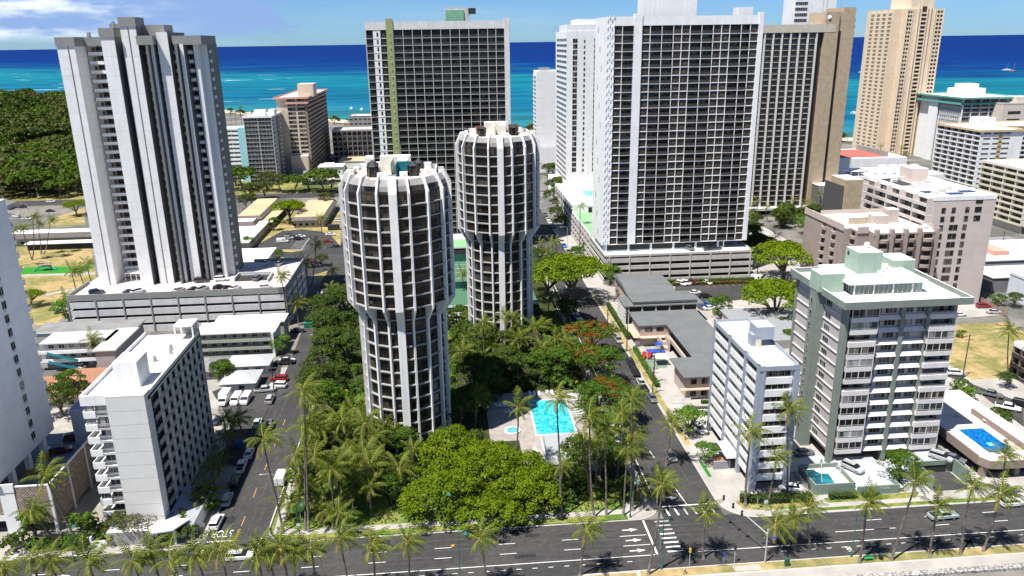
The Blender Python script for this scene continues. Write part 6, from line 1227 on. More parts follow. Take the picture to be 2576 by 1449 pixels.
tree('flat1',-80.1,395.2,1.35,'large open limbed tree in the court of the tan roofed school'); tree('round1',-84.7,378.2,.8,'tree at the corner of the school car park'); tree('olive',-110.7,433.1,.9,'thin olive tree left of the tan roofed school','olive trees by the school'); tree('olive',-109.5,440.3,.8,'thin olive tree left of the tan roofed school','olive trees by the school'); tree('bright',-89.1,345.3,.9,'small spreading tree in front of the white roofed hall'); tree('shrub2',-69.0,387.5,1.6,'dark bush by the tan roofed school wing'); tree('round1',-71.0,320.6,.6,'bush by the flat white roofed building'); tree('round2',-51.9,309.9,.7,'bush beside the ramp to the left street')
for x,y,k,s in ((-128.0,496.8,'far2',1.5),(-110.9,489.4,'olive',1.3),(-101.8,483.8,'olive',1.2),(-92.7,482.3,'far2',1.1),(-85.9,489.8,'bright',1.6),(-75.5,479.5,'far2',1.5),(-70.6,478.7,'olive',1.3),(-65.8,426.1,'olive',1.),(-114.0,460.3,'olive',1.1),(-107.1,463.3,'olive',1.1),(-135.9,512.5,'bright',1.8)): tree(k,x,y,s,'rounded street tree of the line behind the tan roofed school','trees behind the school')
# park on the far left: trees one can tell apart
rs=random.Random(4); n_=0; pts_=[]
tries=0
FAR=MB()
def far_add(key,x,y,s,*a): FAR.add(VMB[key],Matrix.Translation((x,y,0)) @ Matrix.Scale(s,4))
while n_<420 and tries<60000:
    tries+=1; y=488+950*rs.random()**1.5; x=y*rs.uniform(-.66,-.40)
    ci=next((i for i in range(len(coast)-1) if coast[i][0]<=x<=coast[i+1][0]),0); ca,cb_=coast[ci],coast[ci+1]; yc=ca[1]+(cb_[1]-ca[1])*(x-ca[0])/(cb_[0]-ca[0])
    if y>yc-30: continue
    if -.66<x/y<-.60 and 600<y<670: continue
    if math.sin(x*.045+1)*math.sin(y*.031+2)+.5*math.sin(x*.11+y*.07)>.78: continue
    if any((x-a)**2+(y-b)**2<(8.5+y*.006)**2 for a,b in pts_): continue
    pts_.append((x,y)); near=y<680; (far_add if y>700 else tree)(rs.choice(['far2','far2','far'] if near else ['far','far3','far','far3','far2']),x,y,rs.choice((1.1,1.4,1.7,2.0))*rs.uniform(.9,1.1)*(1.05 if near else 1.3),'rounded park tree seen far off to the left of the stepped tower' if not near else 'broad flat crowned park tree beyond the avenue','far park trees' if not near else 'near park trees'); n_+=1
o=one('distant_park_trees',FAR,'mass of distant park trees merging toward the shore at the far left','trees'); o['kind']='stuff'
for c in ((-900,1370,0),(-840,1340,0),(-760,1300,0),(-700,1270,0),(-640,1240,0),(-560,1190,0),(-610,1215,0),(-470,1140,0),(-880,1330,0),(-520,1160,0)): palm(c[0],c[1],0,rs.uniform(-1,1),rs.uniform(13,19),'tiny far coconut palm against the sea at the park shore','park shore palms',kind='far',s=1.3)
for i in range(36):
    x=-330+i*23+rs.uniform(-3,3); ci=next((i for i in range(len(coast)-1) if coast[i][0]<=x<=coast[i+1][0]),0); ca,cb_=coast[ci],coast[ci+1]; yc=ca[1]+(cb_[1]-ca[1])*(x-ca[0])/(cb_[0]-ca[0])
    x and tree(rs.choice(['far','far3']),x,yc-rs.uniform(30,60),rs.uniform(.7,1.1),'low tree along the beach seen far off between the towers','far beach trees')
for x,y in ((-150,640),(-165,655),(-180,640),(-140,660),(-200,660),(-175,680),(-155,690),(-210,690),(-130,690)): tree('far3',x,y,1.5,'dark ironwood tree behind the aqua slab block','dark trees behind the aqua slab')
for x,y,k,s in ((64.5,531.0,'round1',1.),(67.7,513.6,'round2',1.2),(70.5,507.8,'round1',1.2),(62.4,428.0,'thick',1.4),(57.9,406.7,'round2',1.6),(58.3,389.8,'olive',1.1),(55.8,360.2,'flat2',.8),(54.7,374.8,'round2',1.1),(57.6,313.2,'round1',.7),(66.5,456.0,'round1',1.3),(72.5,463.4,'round1',1.2),(50.7,295.7,'round1',1.),(36.3,299.7,'round2',1.),(36.2,286.4,'round2',.9),(40.5,291.4,'round1',.9)): tree(k,x,y,s,'leafy street tree beside the far part of the right street','trees of the far right street')
rs=random.Random(9)
for i in range(46):
    x,y=rs.uniform(118,184),rs.uniform(346,374)
    if i>30: x,y=rs.uniform(114,150),rs.uniform(300,345)
    tree(rs.choice(['round2','olive2','round1','thick']),x,y,rs.uniform(.6,1.),'leafy tree of the dense grove between the dark hotel and the taupe block','grove of the dark hotel')
for x,y,k,s in ((150.9,203.8,'shrub1',1.),(185.1,227.5,'round2',.7),(181.9,230.6,'shrub1',1.6),(126.3,165.0,'shrub3',1.5),(140.1,169.6,'round2',.6),(125.4,151.7,'shrub2',1.7),(127.4,168.8,'shrub1',1.4),(232.2,304.0,'shrub3',1.8),(312.7,465.5,'round1',1.1),(307.2,451.6,'round2',1.),(311.2,419.3,'round2',.9),(445.9,697.1,'far3',1.),(98.6,210.3,'round2',.9),(96.2,200.0,'round1',.8),(88.0,241.4,'shrub3',1.3),(86.2,232.2,'shrub3',1.2),(60.4,255.1,'shrub1',1.5),(-104.3,408.3,'shrub3',1.6),(-98.0,407.3,'shrub1',1.5)): tree(k,x,y,s,'leafy bush or small tree between buildings of the right hand blocks' if x>40 else 'low bush beside the tan roofed school wing','scattered bushes' if x>40 else 'bushes by the tan roofs',name='bush',cat='bush')
# ---------- vehicles ----------
def objmat(name,rough=.25,coat=.6,metal=0.):
    m=bpy.data.materials.new(name); m.use_nodes=True; b=m.node_tree.nodes['Principled BSDF']; oi=N(m.node_tree,'ShaderNodeObjectInfo'); m.node_tree.links.new(oi.outputs['Color'],b.inputs['Base Color'])
    b.inputs['Roughness'].default_value=rough; b.inputs['Coat Weight'].default_value=coat; b.inputs['Metallic'].default_value=metal; return m
carpaint=objmat('car_paint'); cglass=mat('car_glass',(.015,.018,.022),.08,.0,1.,spec=.7); tyre=mat('tyre_rubber',(.02,.02,.02),.9); rimm=mat('wheel_rim',(.42,.42,.43),.35,.0,1.,metal=.6); lampm=mat('headlamp',(.75,.75,.72),.2,.0,1.); tailm=mat('tail_lamp',(.35,.01,.01),.3,.0,1.); blackp=mat('black_plastic',(.03,.03,.03),.7); chrome=mat('plate_grey',(.5,.5,.5),.4)
def loft(mb,st,m):
    "st: list of (x, half width, z bottom, z shoulder, z top)"
    k=mb.mi(m); i=len(mb.v)
    for x,w,zb,zs,zt in st:
        mb.v+=[(x,-w*.86,zb),(x,-w,zb+.18),(x,-w,zs),(x,-w*.80,zt),(x,w*.80,zt),(x,w,zs),(x,w,zb+.18),(x,w*.86,zb)]
    n=len(st)
    for j in range(n-1):
        for q in range(8): a=i+j*8+q; b=i+j*8+(q+1)%8; mb.f.append((a,a+8,b+8,b)); mb.m.append(k)
    mb.f.append(tuple(i+q for q in range(8))); mb.m.append(k); mb.f.append(tuple(i+(n-1)*8+q for q in reversed(range(8)))); mb.m.append(k)
def frus(mb,x0,x1,w0,z0,a0,a1,w1,z1,m,top=None):
    i=len(mb.v); mb.v+=[(x0,-w0,z0),(x1,-w0,z0),(x1,w0,z0),(x0,w0,z0),(a0,-w1,z1),(a1,-w1,z1),(a1,w1,z1),(a0,w1,z1)]; k=mb.mi(m); kt=mb.mi(top or m)
    for q,mm in (((0,1,5,4),k),((1,2,6,5),k),((2,3,7,6),k),((3,0,4,7),k),((4,5,6,7),kt)): mb.f.append(tuple(i+a for a in q)); mb.m.append(mm)
def wheel():
    mb=MB(); mb.tube([(0,-.11,0),(0,.11,0)],.33,tyre,14); return mb
def rim(): mb=MB(); mb.tube([(0,-.125,0),(0,.125,0)],.2,rimm,10); return mb
WHL=wheel().mesh('wheel',True); RIM=rim().mesh('rim')
CARS={}
def car_proto(ty):
    if ty in CARS: return CARS[ty]
    b=MB(); g=MB(); L_,W=4.6,.90; wb=1.35; wr=.33; hl=(2.2,.62,.66)
    if ty=='sedan':
        loft(b,[(-2.3,.74,.34,.78,.86),(-2.1,.86,.24,.86,.98),(-1.3,.90,.20,.90,1.0),(.9,.90,.20,.88,.96),(1.7,.88,.22,.78,.86),(2.15,.82,.26,.66,.74),(2.3,.66,.32,.56,.62)],carpaint)
        frus(g,-1.75,1.15,.76,.96,-1.0,.35,.60,1.40,cglass); frus(b,-1.03,.38,.605,1.395,-.95,.28,.54,1.44,carpaint)
    elif ty=='suv':
        loft(b,[(-2.3,.82,.38,.95,1.02),(-2.15,.92,.28,1.0,1.08),(-1.3,.93,.25,1.02,1.1),(1.0,.93,.25,1.0,1.08),(1.8,.92,.28,.92,1.0),(2.2,.86,.32,.8,.86),(2.3,.72,.38,.66,.72)],carpaint)
        frus(g,-2.2,1.25,.80,1.06,-1.95,.5,.68,1.62,cglass); frus(b,-1.98,.52,.685,1.615,-1.85,.4,.62,1.70,carpaint); b.box(-1.6,.2,-.55,-.5,1.70,1.76,blackp); b.box(-1.6,.2,.5,.55,1.70,1.76,blackp)
    elif ty=='pickup':
        wb=1.7; L_=5.4
        loft(b,[(-2.7,.84,.45,.98,1.0),(-2.6,.92,.38,1.02,1.06),(-.9,.93,.36,1.02,1.06),(1.2,.93,.36,1.02,1.1),(2.2,.92,.38,.98,1.06),(2.65,.86,.42,.84,.92),(2.75,.76,.48,.74,.8)],carpaint)
        frus(g,-.95,1.35,.80,1.08,-.8,.75,.68,1.66,cglass); frus(b,-.83,.78,.685,1.655,-.75,.65,.62,1.74,carpaint); b.box(-2.5,-1.05,-.74,.74,1.0,1.075,blackp); hl=(2.66,.68,.82)
    elif ty=='van':
        wb=1.75; L_=5.2
        loft(b,[(-2.6,.92,.4,1.85,2.0),(-2.5,.97,.3,1.95,2.12),(1.1,.97,.3,1.95,2.12),(1.75,.95,.3,1.35,1.5),(2.2,.93,.34,1.02,1.12),(2.55,.84,.38,.84,.92)],carpaint)
        frus(g,1.15,1.95,.86,1.42,1.05,1.35,.80,2.02,cglass); g.box(.2,.95,-.985,.985,1.35,1.85,cglass); hl=(2.45,.68,.85)
    elif ty=='truck':
        wb=1.9; L_=5.8
        b.box(-2.9,1.2,-1.1,1.1,.7,2.9,carpaint); loft(b,[(1.2,1.02,.5,1.9,2.1),(1.9,1.02,.45,1.9,2.05),(2.4,1.0,.45,1.3,1.4),(2.9,.9,.5,1.1,1.15)],carpaint); frus(g,1.9,2.45,.9,1.35,1.85,2.0,.85,1.98,cglass); hl=(2.85,.75,.95)
    root=empty(ty,(0,0,0),'x','car'); kid('body',b.mesh('body'),root); kid('window_glass',g.mesh('window_glass'),root)
    for sx in (-1,1):
        for sy in (-1,1):
            w_=kid('wheel',WHL,root,loc=(sx*wb,sy*(W-.08 if ty!='truck' else .95),.33)); kid('rim',RIM,w_)
    hx,hy,hz_=hl
    for sy in (-1,1):
        mb=MB().box(hx-.06,hx+.06,sy*hy-.14,sy*hy+.14,hz_-.08,hz_+.06,lampm); kid('headlight',mb.mesh('headlight'),root)
        tx=-L_/2-.02 if ty not in('truck',) else -2.93; mb=MB().box(tx,tx+.1,sy*(.68 if ty!='truck' else .95)-.12,sy*(.68 if ty!='truck' else .95)+.12,.8,1.0,tailm); kid('tail_light',mb.mesh('tail_light'),root)
    for o in [root]+KIDS[root.session_uid]: pass
    CARS[ty]=root; root['used']=0; return root
NM={'sedan':'parked_car','suv':'parked_car','pickup':'pickup_truck','van':'van','truck':'delivery_truck'}
CL={'w':(.78,.78,.77),'k':(.015,.015,.018),'s':(.42,.43,.44),'g':(.13,.135,.14),'b':(.02,.035,.09),'r':(.28,.012,.02),'br':(.02,.13,.55),'mn':(.38,.46,.45),'dr':(.12,.015,.018),'t':(.3,.28,.24)}
CN={'w':'white','k':'black','s':'silver','g':'dark grey','b':'dark blue','r':'red','br':'bright blue','mn':'pale mint','dr':'dark red','t':'beige'}
TN={'sedan':'car','suv':'sport utility car','pickup':'pickup truck','van':'van','truck':'box truck'}
seen={}
def car(x,y,deg,ty,c,where,z=.02,label=None,name=None):
    p=car_proto(ty); r=p if not p['used'] else copy_tree(p)
    p['used']=1
    r.name=name or NM[ty]; r.location=(x,y,z); r.rotation_euler=(0,0,math.radians(deg))
    def setc(o):
        for ch in KIDS.get(o.session_uid,[]) : ch.color=(*CL[c],1); setc(ch)

    setc(r)
    l=label or '%s %s %s'%(CN[c],TN[ty],where); r['label']=l; r['category']='truck' if ty in('pickup','truck') else 'van' if ty=='van' else 'car'
    if 'group' in r: del r['group']
    seen.setdefault(l,[]).append(r)
for a,ty,c in (((-36.5,145.0),'van','w'),): car(*a,90,ty,c,'parked at the palm grove kerb of the left street')
W1='parked in shade along the slab block side of the left street'
for a,ty,c,wh in (((-45.7,130.6),'suv','w','nearest the STOP lettering'),((-45.8,138.2),'suv','s',W1),((-45.9,145.0),'suv','k','parked beside the silver one in the slab block shade'),((-46.0,150.8),'pickup','w',W1),((-45.7,156.4),'sedan','w',W1),((-43.9,169.9),'suv','g','with a white roof load by the gravel lot'),((-47.1,170.9),'sedan','mn','at the edge of the gravel lot'),((-46.8,183.8),'suv','s','by the pole at the gravel lot'),((-56.9,173.4),'sedan','b','in the shade behind the slab block')): car(*a,92 if 'STOP' not in wh else 88,ty,c,wh)
W2='standing nose out in the gravel lot'
for a,ty,c,wh in (((-58.1,184.3),'truck','w',W2),((-55.2,184.0),'van','w','in the middle of the row in the gravel lot'),((-52.8,184.1),'van','w','at the right end of the row in the gravel lot')): car(*a,-92,ty,c,wh)
car(-49.3,189.6,5,'pickup','s','pointing to the left street at the gravel lot'); car(-46.4,192.1,170,'suv','w','parked across beside the red one'); car(-46.9,196.3,175,'suv','r','at the edge of the left street'); car(-47.6,207.7,5,'pickup','k','by the grey hipped roof houses'); car(-47.3,209.1,5,'sedan','w','behind the black pickup by the hipped roofs')
car(-48.4,233.5,3,'sedan','k','on the driveway beside the white walk-up'); car(-105.6,211.4,160,'suv','w','below the teal outside stairs'); car(-133.1,263.0,40,'suv','s','at the left end of the banded car park'); car(-75.4,245.8,10,'suv','w','between the two walk-up roofs'); car(-77.7,245.2,10,'sedan','r','between the two walk-up roofs')
# roof deck of the banded car park (z 12)
for a,d,ty,c,wh in (((-111.5,243.9),35,'suv','b','at the left end'),((-100.9,243.0),35,'sedan','b','second from the left'),((-98.6,243.3),50,'suv','w','third from the left'),((-85.9,243.0),60,'sedan','s','in the middle'),((-81.0,243.1),35,'sedan','k','beside a silver one'),((-78.7,243.2),60,'suv','s','beside a black one'),((-73.6,243.5),65,'suv','k','left of two other cars'),((-71.0,243.2),45,'sedan','k','between two other cars'),((-68.6,242.8),60,'sedan','w','right of two black ones'),((-59.0,242.5),20,'sedan','w','at the right of the front row'),((-81.8,252.6),5,'suv','k','by the stepped tower wall'),((-75.5,253.5),5,'suv','w','by the stepped tower wall'),((-63.7,253.1),75,'suv','g','beside the ramp'),((-64.9,272.0),75,'sedan','w','at the back left'),((-59.8,270.4),75,'suv','s','at the back right')): car(*a,d,ty,c,wh+' on the banded car park roof',12.02)
for a,d,ty,c,wh in (((-74.7,365.0),5,'suv','g','at the top'),((-69.2,361.6),5,'sedan','w','right of the dark one'),((-74.2,358.7),5,'suv','s','above the work van'),((-69.2,356.7),5,'suv','k','in the middle'),((-75.7,352.6),0,'van','w','at the left'),((-55.3,350.2),0,'sedan','r','on the right side'),((-55.6,363.6),0,'sedan','w','at the far right'),((-75.6,446.3),0,'suv','w','on the road behind'),((-55.2,393.0),0,'suv','w','on dry grass right'),((-55.2,308.3),10,'suv','k','below'),((-55.1,313.3),10,'suv','dr','at the lower edge')): car(*a,d,ty,c,wh+' of the school car park',.03)
car(-231.0,431.0,160,'suv','w','on the avenue beyond the school field'); car(-221.7,423.0,10,'sedan','w','at the end of the school wing'); car(-231.7,471.2,5,'suv','w','under park trees beyond the avenue'); car(-219.1,442.9,5,'sedan','k','on the avenue left of the stepped tower'); car(-253.6,466.9,5,'suv','b','under the park trees at the left edge'); car(-240.8,457.2,5,'suv','k','under the park trees at the left')
# right street
for a,ty,c,wh in (((49.1,173.3),'sedan','g','nearest in the parked line'),((48.5,178.5),'sedan','k','second in the parked line'),((48.6,182.5),'sedan','s','third in the parked line'),((48.7,189.3),'suv','k','fourth in the parked line'),((48.9,195.6),'suv','k','fifth in the parked line'),((49.3,213.2),'suv','t','by the second utility pole'),((40.6,234.2),'suv','s','in tree shade'),((40.2,239.4),'sedan','w','far in tree shade'),((50.1,301.7),'suv','k','beyond the big tree'),((50.4,308.9),'suv','dr','beyond the big tree'),((50.5,316.4),'sedan','g','beyond the big tree'),((50.3,333.7),'suv','w','before a bright blue one'),((50.2,326.6),'sedan','br','behind a white one'),((50.2,363.8),'suv','k','in tower shadow'),((50.0,374.0),'sedan','w','beyond the tower shadow'),((50.0,380.1),'sedan','s','beyond the tower shadow'),((50.2,391.1),'suv','g','far end of the line')): car(*a,-88,ty,c,wh+' along the right street')
car(45.7,145.0,-88,'sedan','g','',label='dark grey car driving toward the boulevard on the right street',name='moving_car')
car(89.7,117.9,2,'pickup','mn','',label='pale mint pickup truck driving along the boulevard',name='moving_pickup_truck'); car(105.3,120.5,2,'suv','w','',label='white car half hidden by a palm on the boulevard at the right edge',name='moving_car'); car(-38.8,119.6,0,'suv','w','',label='white car with roof bars on the boulevard behind the palm row',name='moving_car'); car(-38.1,121.3,0,'sedan','k','behind the white car with roof bars on the boulevard')
car(55.5,156.2,-70,'suv','w','on the drive left of the slim block'); car(65.8,130.2,165,'sedan','w','under the slim block'); car(74.2,142.6,5,'sedan','g','beside the green trimmed tower',.4); car(80.7,134.3,-60,'suv','s','on the pale blue car deck',1.15); car(99.6,134.4,-50,'suv','s','on the ramp garage roof',2.35); car(101.8,133.6,-50,'sedan','g','on the ramp garage roof',2.35)
for a,d,ty,c,wh in (((132.0,158.1),-40,'pickup','w','beside the hedge'),((132.8,165.4),-45,'pickup','g','behind the brown pool deck'),((125.9,167.0),-20,'sedan','k','by the hedge'),((136.7,159.4),-45,'suv','k','at the right edge'),((132.4,178.4),-15,'suv','w','beside the utility pole')): car(*a,d,ty,c,wh+' on the side street at the right',.16)
for a,d,ty,c,wh in (((86.1,265.9),-50,'suv','w','left'),((84.2,265.3),-50,'suv','w','far left'),((89.0,266.3),-55,'suv','dr','beside two white ones'),((93.8,265.7),-60,'sedan','w','beside an empty bay'),((108.5,265.4),-35,'sedan','k','right'),((113.8,266.8),-50,'van','w','at the right end'),((85.8,254.5),5,'sedan','w','in the lane'),((88.1,250.0),-10,'suv','k','under the trees'),((85.6,237.6),5,'sedan','w','nearest the school'),((86.2,241.4),5,'sedan','br','beside the white one')): car(*a,d,ty,c,wh+' in the lot below the podium hedge',.16)
for a,d,ty,c,wh in (((90.0,276.2),-70,'suv','g','left'),((97.2,274.7),5,'sedan','k','middle'),((99.8,275.3),5,'sedan','k','right'),((108.5,285.8),5,'suv','s','under the tower')): car(*a,d,ty,c,wh+' on the podium roof of the white grid tower',10.45)
for a,d,ty,c,wh in (((161.9,221.3),5,'sedan','w','left'),((174.5,222.2),-10,'sedan','s','right'),((174.8,228.1),0,'suv','r','middle')): car(*a,d,ty,c,wh+' beside the long pinkish hotel end wall',.16)
for a,z in (((-81.5,156.6),6),((-82.0,151.0),6)): car(*a,20,'suv' if a[1]>140 else 'sedan','dr' if a[1]>140 else 'k','on the deck behind the brick screen',6.02)
for l,rs_ in seen.items():
    if len(rs_)>1:
        for r in rs_: r['group']=l[:60]
# ---------- street furniture ----------
pole=mat('galvanised_pole',(.42,.43,.43),.5,.08,1.); greenp=mat('green_lamp_paint',(.03,.15,.10),.5,.08,1.); wood=mat('creosoted_pole',(.085,.065,.05),.9,.2,1.); sgn=mat('white_sign',(.7,.7,.7),.5); sgg=mat('green_sign',(.0,.25,.13),.5); yell=mat('signal_yellow',(.55,.38,.03),.5)
def green_lamp(x,y,h,label):
    t=empty('street_lamp',(x,y,.12),label,'street lamp'); mb=MB(); mb.cyl(0,0,0,.7,.22,greenp,10,.16); mb.cyl(0,0,.7,h,.09,greenp,8,.06); kid('pole',mb.mesh('pole'),t)
    mb=MB(); mb.tube([(0,0,h-.15),(0,.0,h+.25),(.9,0,h+.35),(1.2,0,h+.1)],.035,greenp,5); kid('arm',mb.mesh('arm'),t)
    mb=MB(); mb.tube([(1.2,0,h+.12),(1.2,0,h-.05),(1.2,0,h-.35)],[.06,.22,.42],greenp,10); kid('lamp_shade',mb.mesh('lamp_shade'),t); return t
def lampy(c,bx,by,hy,label): pass
for x,y,z_,ln,h,l in ((-3.0,124.8,0.0,0.1,7.3,'green lamp post with bell shade in front of the huge spreading tree'),(-0.4,107.0,0.0,0.0,11.2,'green lamp post on the near verge left of the centre'),(32.0,124.3,0.0,0.6,7.7,'green lamp post among palms at the garden corner'),(33.8,109.0,0.0,-0.6,10.0,'green lamp post beside the crossing stripes'),(67.3,108.8,0.0,-0.1,8.5,'green lamp post beside the 100 lettering'),(-29.9,126.6,0.0,-0.2,5.8,'green lamp post at the left garden corner'),(-67.9,122.0,0.0,-0.3,7.2,'green lamp post by the brick screen'),(111.0,130.2,0.0,-0.3,3.1,'green lamp post beyond the pool deck palm')): green_lamp(x,y,max(4,h),l)
def cobra(x,y,h,az,label):
    t=empty('street_light',(x,y,.12),label,'street light'); mb=MB(); mb.cyl(0,0,0,h,.11,pole,8,.07); kid('pole',mb.mesh('pole'),t); c,s_=math.cos(az),math.sin(az)
    mb=MB(); mb.tube([(0,0,h-.1),(c*1.2,s_*1.2,h+.35),(c*2.6,s_*2.6,h+.3)],.045,pole,5); kid('arm',mb.mesh('arm'),t); mb=MB(); mb.tube([(c*2.5,s_*2.5,h+.3),(c*3.2,s_*3.2,h+.22)],[.08,.15],pole,8); kid('lamp_head',mb.mesh('lamp_head'),t)
for x,y,z_,ln,h,az,l in ((-35.3,136.6,0.0,0.4,6.2,math.pi,'grey street light arching over the left street by the white van'),(51.3,325.3,0.0,-0.2,8.9,math.pi,'grey street light by the far right street trees'),(-37.7,213.4,0.0,0.2,2.5,math.pi,'grey street light above the left street by the tree belt'),(-227.9,437.3,0.0,0.4,5.9,math.pi,'grey street light on the avenue beyond the school')): cobra(x,y,max(6,h),az,l)
def upole(x,y,h,label,arms=2):
    t=empty('utility_pole',(x,y,.12),label,'utility pole'); mb=MB(); mb.cyl(0,0,0,h,.17,wood,8,.12); kid('pole',mb.mesh('pole'),t)
    for i in range(arms):
        mb=MB(); mb.box(-1.2,1.2,-.06,.06,h-.6-i*1.1,h-.48-i*1.1,wood)
        for q in (-1.1,-.5,.5,1.1): mb.cyl(q,0,h-.48-i*1.1,h-.3-i*1.1,.05,sgn,6)
        kid('crossarm',mb.mesh('crossarm'),t)
    return t
UP=[(50.0,205.2,0.0,-0.2,12.2,'utility pole in front of the courtyard school'),(51.9,182.5,0.0,-0.3,8.6,'utility pole by the school playground'),(49.1,228.1,0.0,-0.3,9.8,'utility pole in tree shade on the right street'),(132.8,176.2,0.0,-0.1,12.5,'utility pole leaning in the dry vacant lot'),(-46.1,186.0,0.0,0.1,8.5,'utility pole at the gravel lot'),(-67.9,216.1,0.0,0.1,5.6,'utility pole in front of the long walk-up'),(50.0,176.3,0.0,-0.2,5.1,'utility pole beside the parked line on the right street'),(229.9,295.3,0.0,-0.1,8.2,'utility pole below the cream flats')]
for x,y,z_,ln,h,l in UP: upole(x,y,max(7.5,h),l)
# wires between the right street poles
mb=MB(); P3=sorted([(u[0],u[1],max(7.5,u[4])) for u in UP if 45<u[0]<60],key=lambda p:p[1])
def wire(mb,a,b_,sag=.5):
    pts=[(a[0]+(b_[0]-a[0])*i/8,a[1]+(b_[1]-a[1])*i/8,a[2]+(b_[2]-a[2])*i/8-sag*4*(i/8)*(1-i/8)) for i in range(9)]; mb.tube(pts,.018,blackp,3,False)
for i in range(len(P3)-1):
    for q in (-1.1,.0,1.1):
        mb=MB(); wire(mb,(P3[i][0]+q,P3[i][1],P3[i][2]-.3),(P3[i+1][0]+q,P3[i+1][1],P3[i+1][2]-.3)); one('overhead_wire',mb,'thin overhead wire strung between the utility poles of the right street','wire','overhead wires')
def signal(parent,x,y,z,az=0):
    mb=MB(); mb.box(x-.17,x+.17,y-.15,y+.15,z-.5,z+.5,blackp); h_=kid('signal_head',mb.mesh('signal_head'),parent)
    for i,mm in enumerate((tailm,yell,sgg)):
        m2=MB(); m2.tube([(x,y+.15,z+.32-.32*i),(x,y+.19,z+.32-.32*i)],.11,mm,8); kid('lens',m2.mesh('lens'),h_)
x,y=51.9,108.9; xe,ye,ze=57.2,126.0,6.3
t=empty('traffic_signal',(x,y,.12),'grey signal mast with a long arm over the junction by the median palms','traffic signal')
mb=MB(); mb.cyl(0,0,0,6.6,.14,pole,8,.11); kid('mast',mb.mesh('mast'),t)
A_=Vector((-4.2,10.5,6.6)); mb=MB(); mb.tube([(0,0,5.6),A_*.5+Vector((0,0,2.9)),A_],[.1,.08,.05],pole,6); kid('mast_arm',mb.mesh('mast_arm'),t)
for f_ in (.55,.75,.97): p_=Vector((0,0,5.6)).lerp(A_,f_); signal(t,p_.x,p_.y,p_.z-.1)
mb=MB(); mb.box(.5,1.7,-.03,.03,4.7,4.95,mat('blue_sign',(.02,.07,.35))); kid('street_name_sign',mb.mesh('street_name_sign'),t)
for xx,yy,h,l in ((*(38.7,109.2),3.4,'short post with a yellow backed signal at the median corner'),(*(46.6,109.2),3.3,'short post with a pedestrian signal on the median'),(*(56.5,124.1),3.8,'signal post behind the hedge corner')):
    t=empty('signal_post',(xx,yy,.12),l,'traffic signal'); mb=MB(); mb.cyl(0,0,0,h,.06,pole,7); kid('post',mb.mesh('post'),t); mb=MB(); mb.box(-.17,.17,-.15,.15,h-.6,h+.2,yell if 'yellow' in l else blackp); kid('signal_head',mb.mesh('signal_head'),t)
def sign(x,y,h,w_,hh,m,label,name='street_sign',txt=None):
    t=empty(name,(x,y,.12),label,'sign'); mb=MB(); mb.cyl(0,0,0,h,.035,pole,6); kid('post',mb.mesh('post'),t); mb=MB(); mb.box(-w_/2,w_/2,-.05,-.03,h-hh,h,m); kid('sign_panel',mb.mesh('sign_panel'),t)
sign(57.8,123.3,2.6,.75,.75,sgn,'square white turn prohibition sign by the hedge'); sign(44.9,109.6,1.9,.35,.8,mat('blue_sign',(.02,.07,.35)),'small blue sign beside the leaning bicycle'); sign(-29.5,125.2,2.6,.75,.55,sgn,'white no parking sign at the left garden corner'); sign(-29.8,128.9,3.0,.9,.3,sgg,'green street name plate at the left garden corner'); sign(34.9,114.0,4.4,.9,.3,sgg,'green street name plate beside the crossing stripes'); sign(-47.2,127.5,2.5,.8,.8,steel,'back of the stop sign at the corner of the left street'); sign(-50.5,120.5,1.2,1.4,.8,sgn,'low white signboard in front of the slab block lobby'); sign(35.3,126.2,2.6,.45,.6,steel,'small sign post at the garden corner pavement')
def cab(x,y,w_,d_,h,m,label,name,cat,z=.12):
    t=empty(name,(x,y,z),label,cat); mb=MB(); mb.box(-w_/2,w_/2,-d_/2,d_/2,0,h,m); kid('body',mb.mesh('body'),t); mb=MB(); mb.box(-w_/2-.04,w_/2+.04,-d_/2-.04,d_/2+.04,h,h+.07,m); kid('lid',mb.mesh('lid'),t)
cab(55.2,107.6,.7,.5,1.3,mat('green_cabinet',(.02,.09,.07),.6),'dark green utility cabinet on the dry median','utility_cabinet','cabinet'); cab(-68.6,125.8,1.8,1.0,1.3,mat('pale_green_cabinet',(.35,.42,.38),.7),'pale green transformer box in the bushes by the brick screen','transformer_box','cabinet'); cab(-45.8,237.9,2.6,1.5,1.3,mat('green_dumpster',(.0,.16,.08),.7),'green dumpster by the left street','dumpster','dumpster'); cab(-48.4,160.2,1.6,1.4,1.6,mat('blue_dumpster',(.01,.10,.25),.7),'blue dumpster with a yellow lid in the slab block shade','dumpster','dumpster'); cab(-55.6,375.3,5.5,2.3,2.4,mat('black_container',(.03,.03,.035),.7),'black container with a white roof by the school car park','container','container'); cab(81.8,268.1,1.8,1.1,1.1,mat('green_dumpster',(.0,.16,.08)),'green dumpster beside the stepped roof building','dumpster','dumpster')
x,y=71.9,107.6
t=empty('litter_bin',(x,y,.12),'dark round litter bin beside the dry median path','bin'); mb=MB(); mb.cyl(0,0,0,1.0,.3,blackp,10,.34); kid('body',mb.mesh('body'),t); mb=MB(); mb.cyl(0,0,1.0,1.12,.36,greenp,10,.2); kid('lid',mb.mesh('lid'),t)
x,y=69.7,107.5
t=empty('bench',(x,y,.12),'small green bench on the dry median','bench'); 
for nm,bx_ in (('seat',(-.8,.8,-.2,.2,.42,.48)),('backrest',(-.8,.8,.2,.25,.5,.85)),('leg',(-.7,-.62,-.18,.18,0,.42)),('leg',(.62,.7,-.18,.18,0,.42))): kid(nm,MB().box(*bx_,mat('bench_green',(.02,.25,.08))).mesh(nm),t)
x,y=44.3,108.7
t=empty('bicycle',(x,y,.12),'dark bicycle leaning at the small blue sign on the median','bicycle')
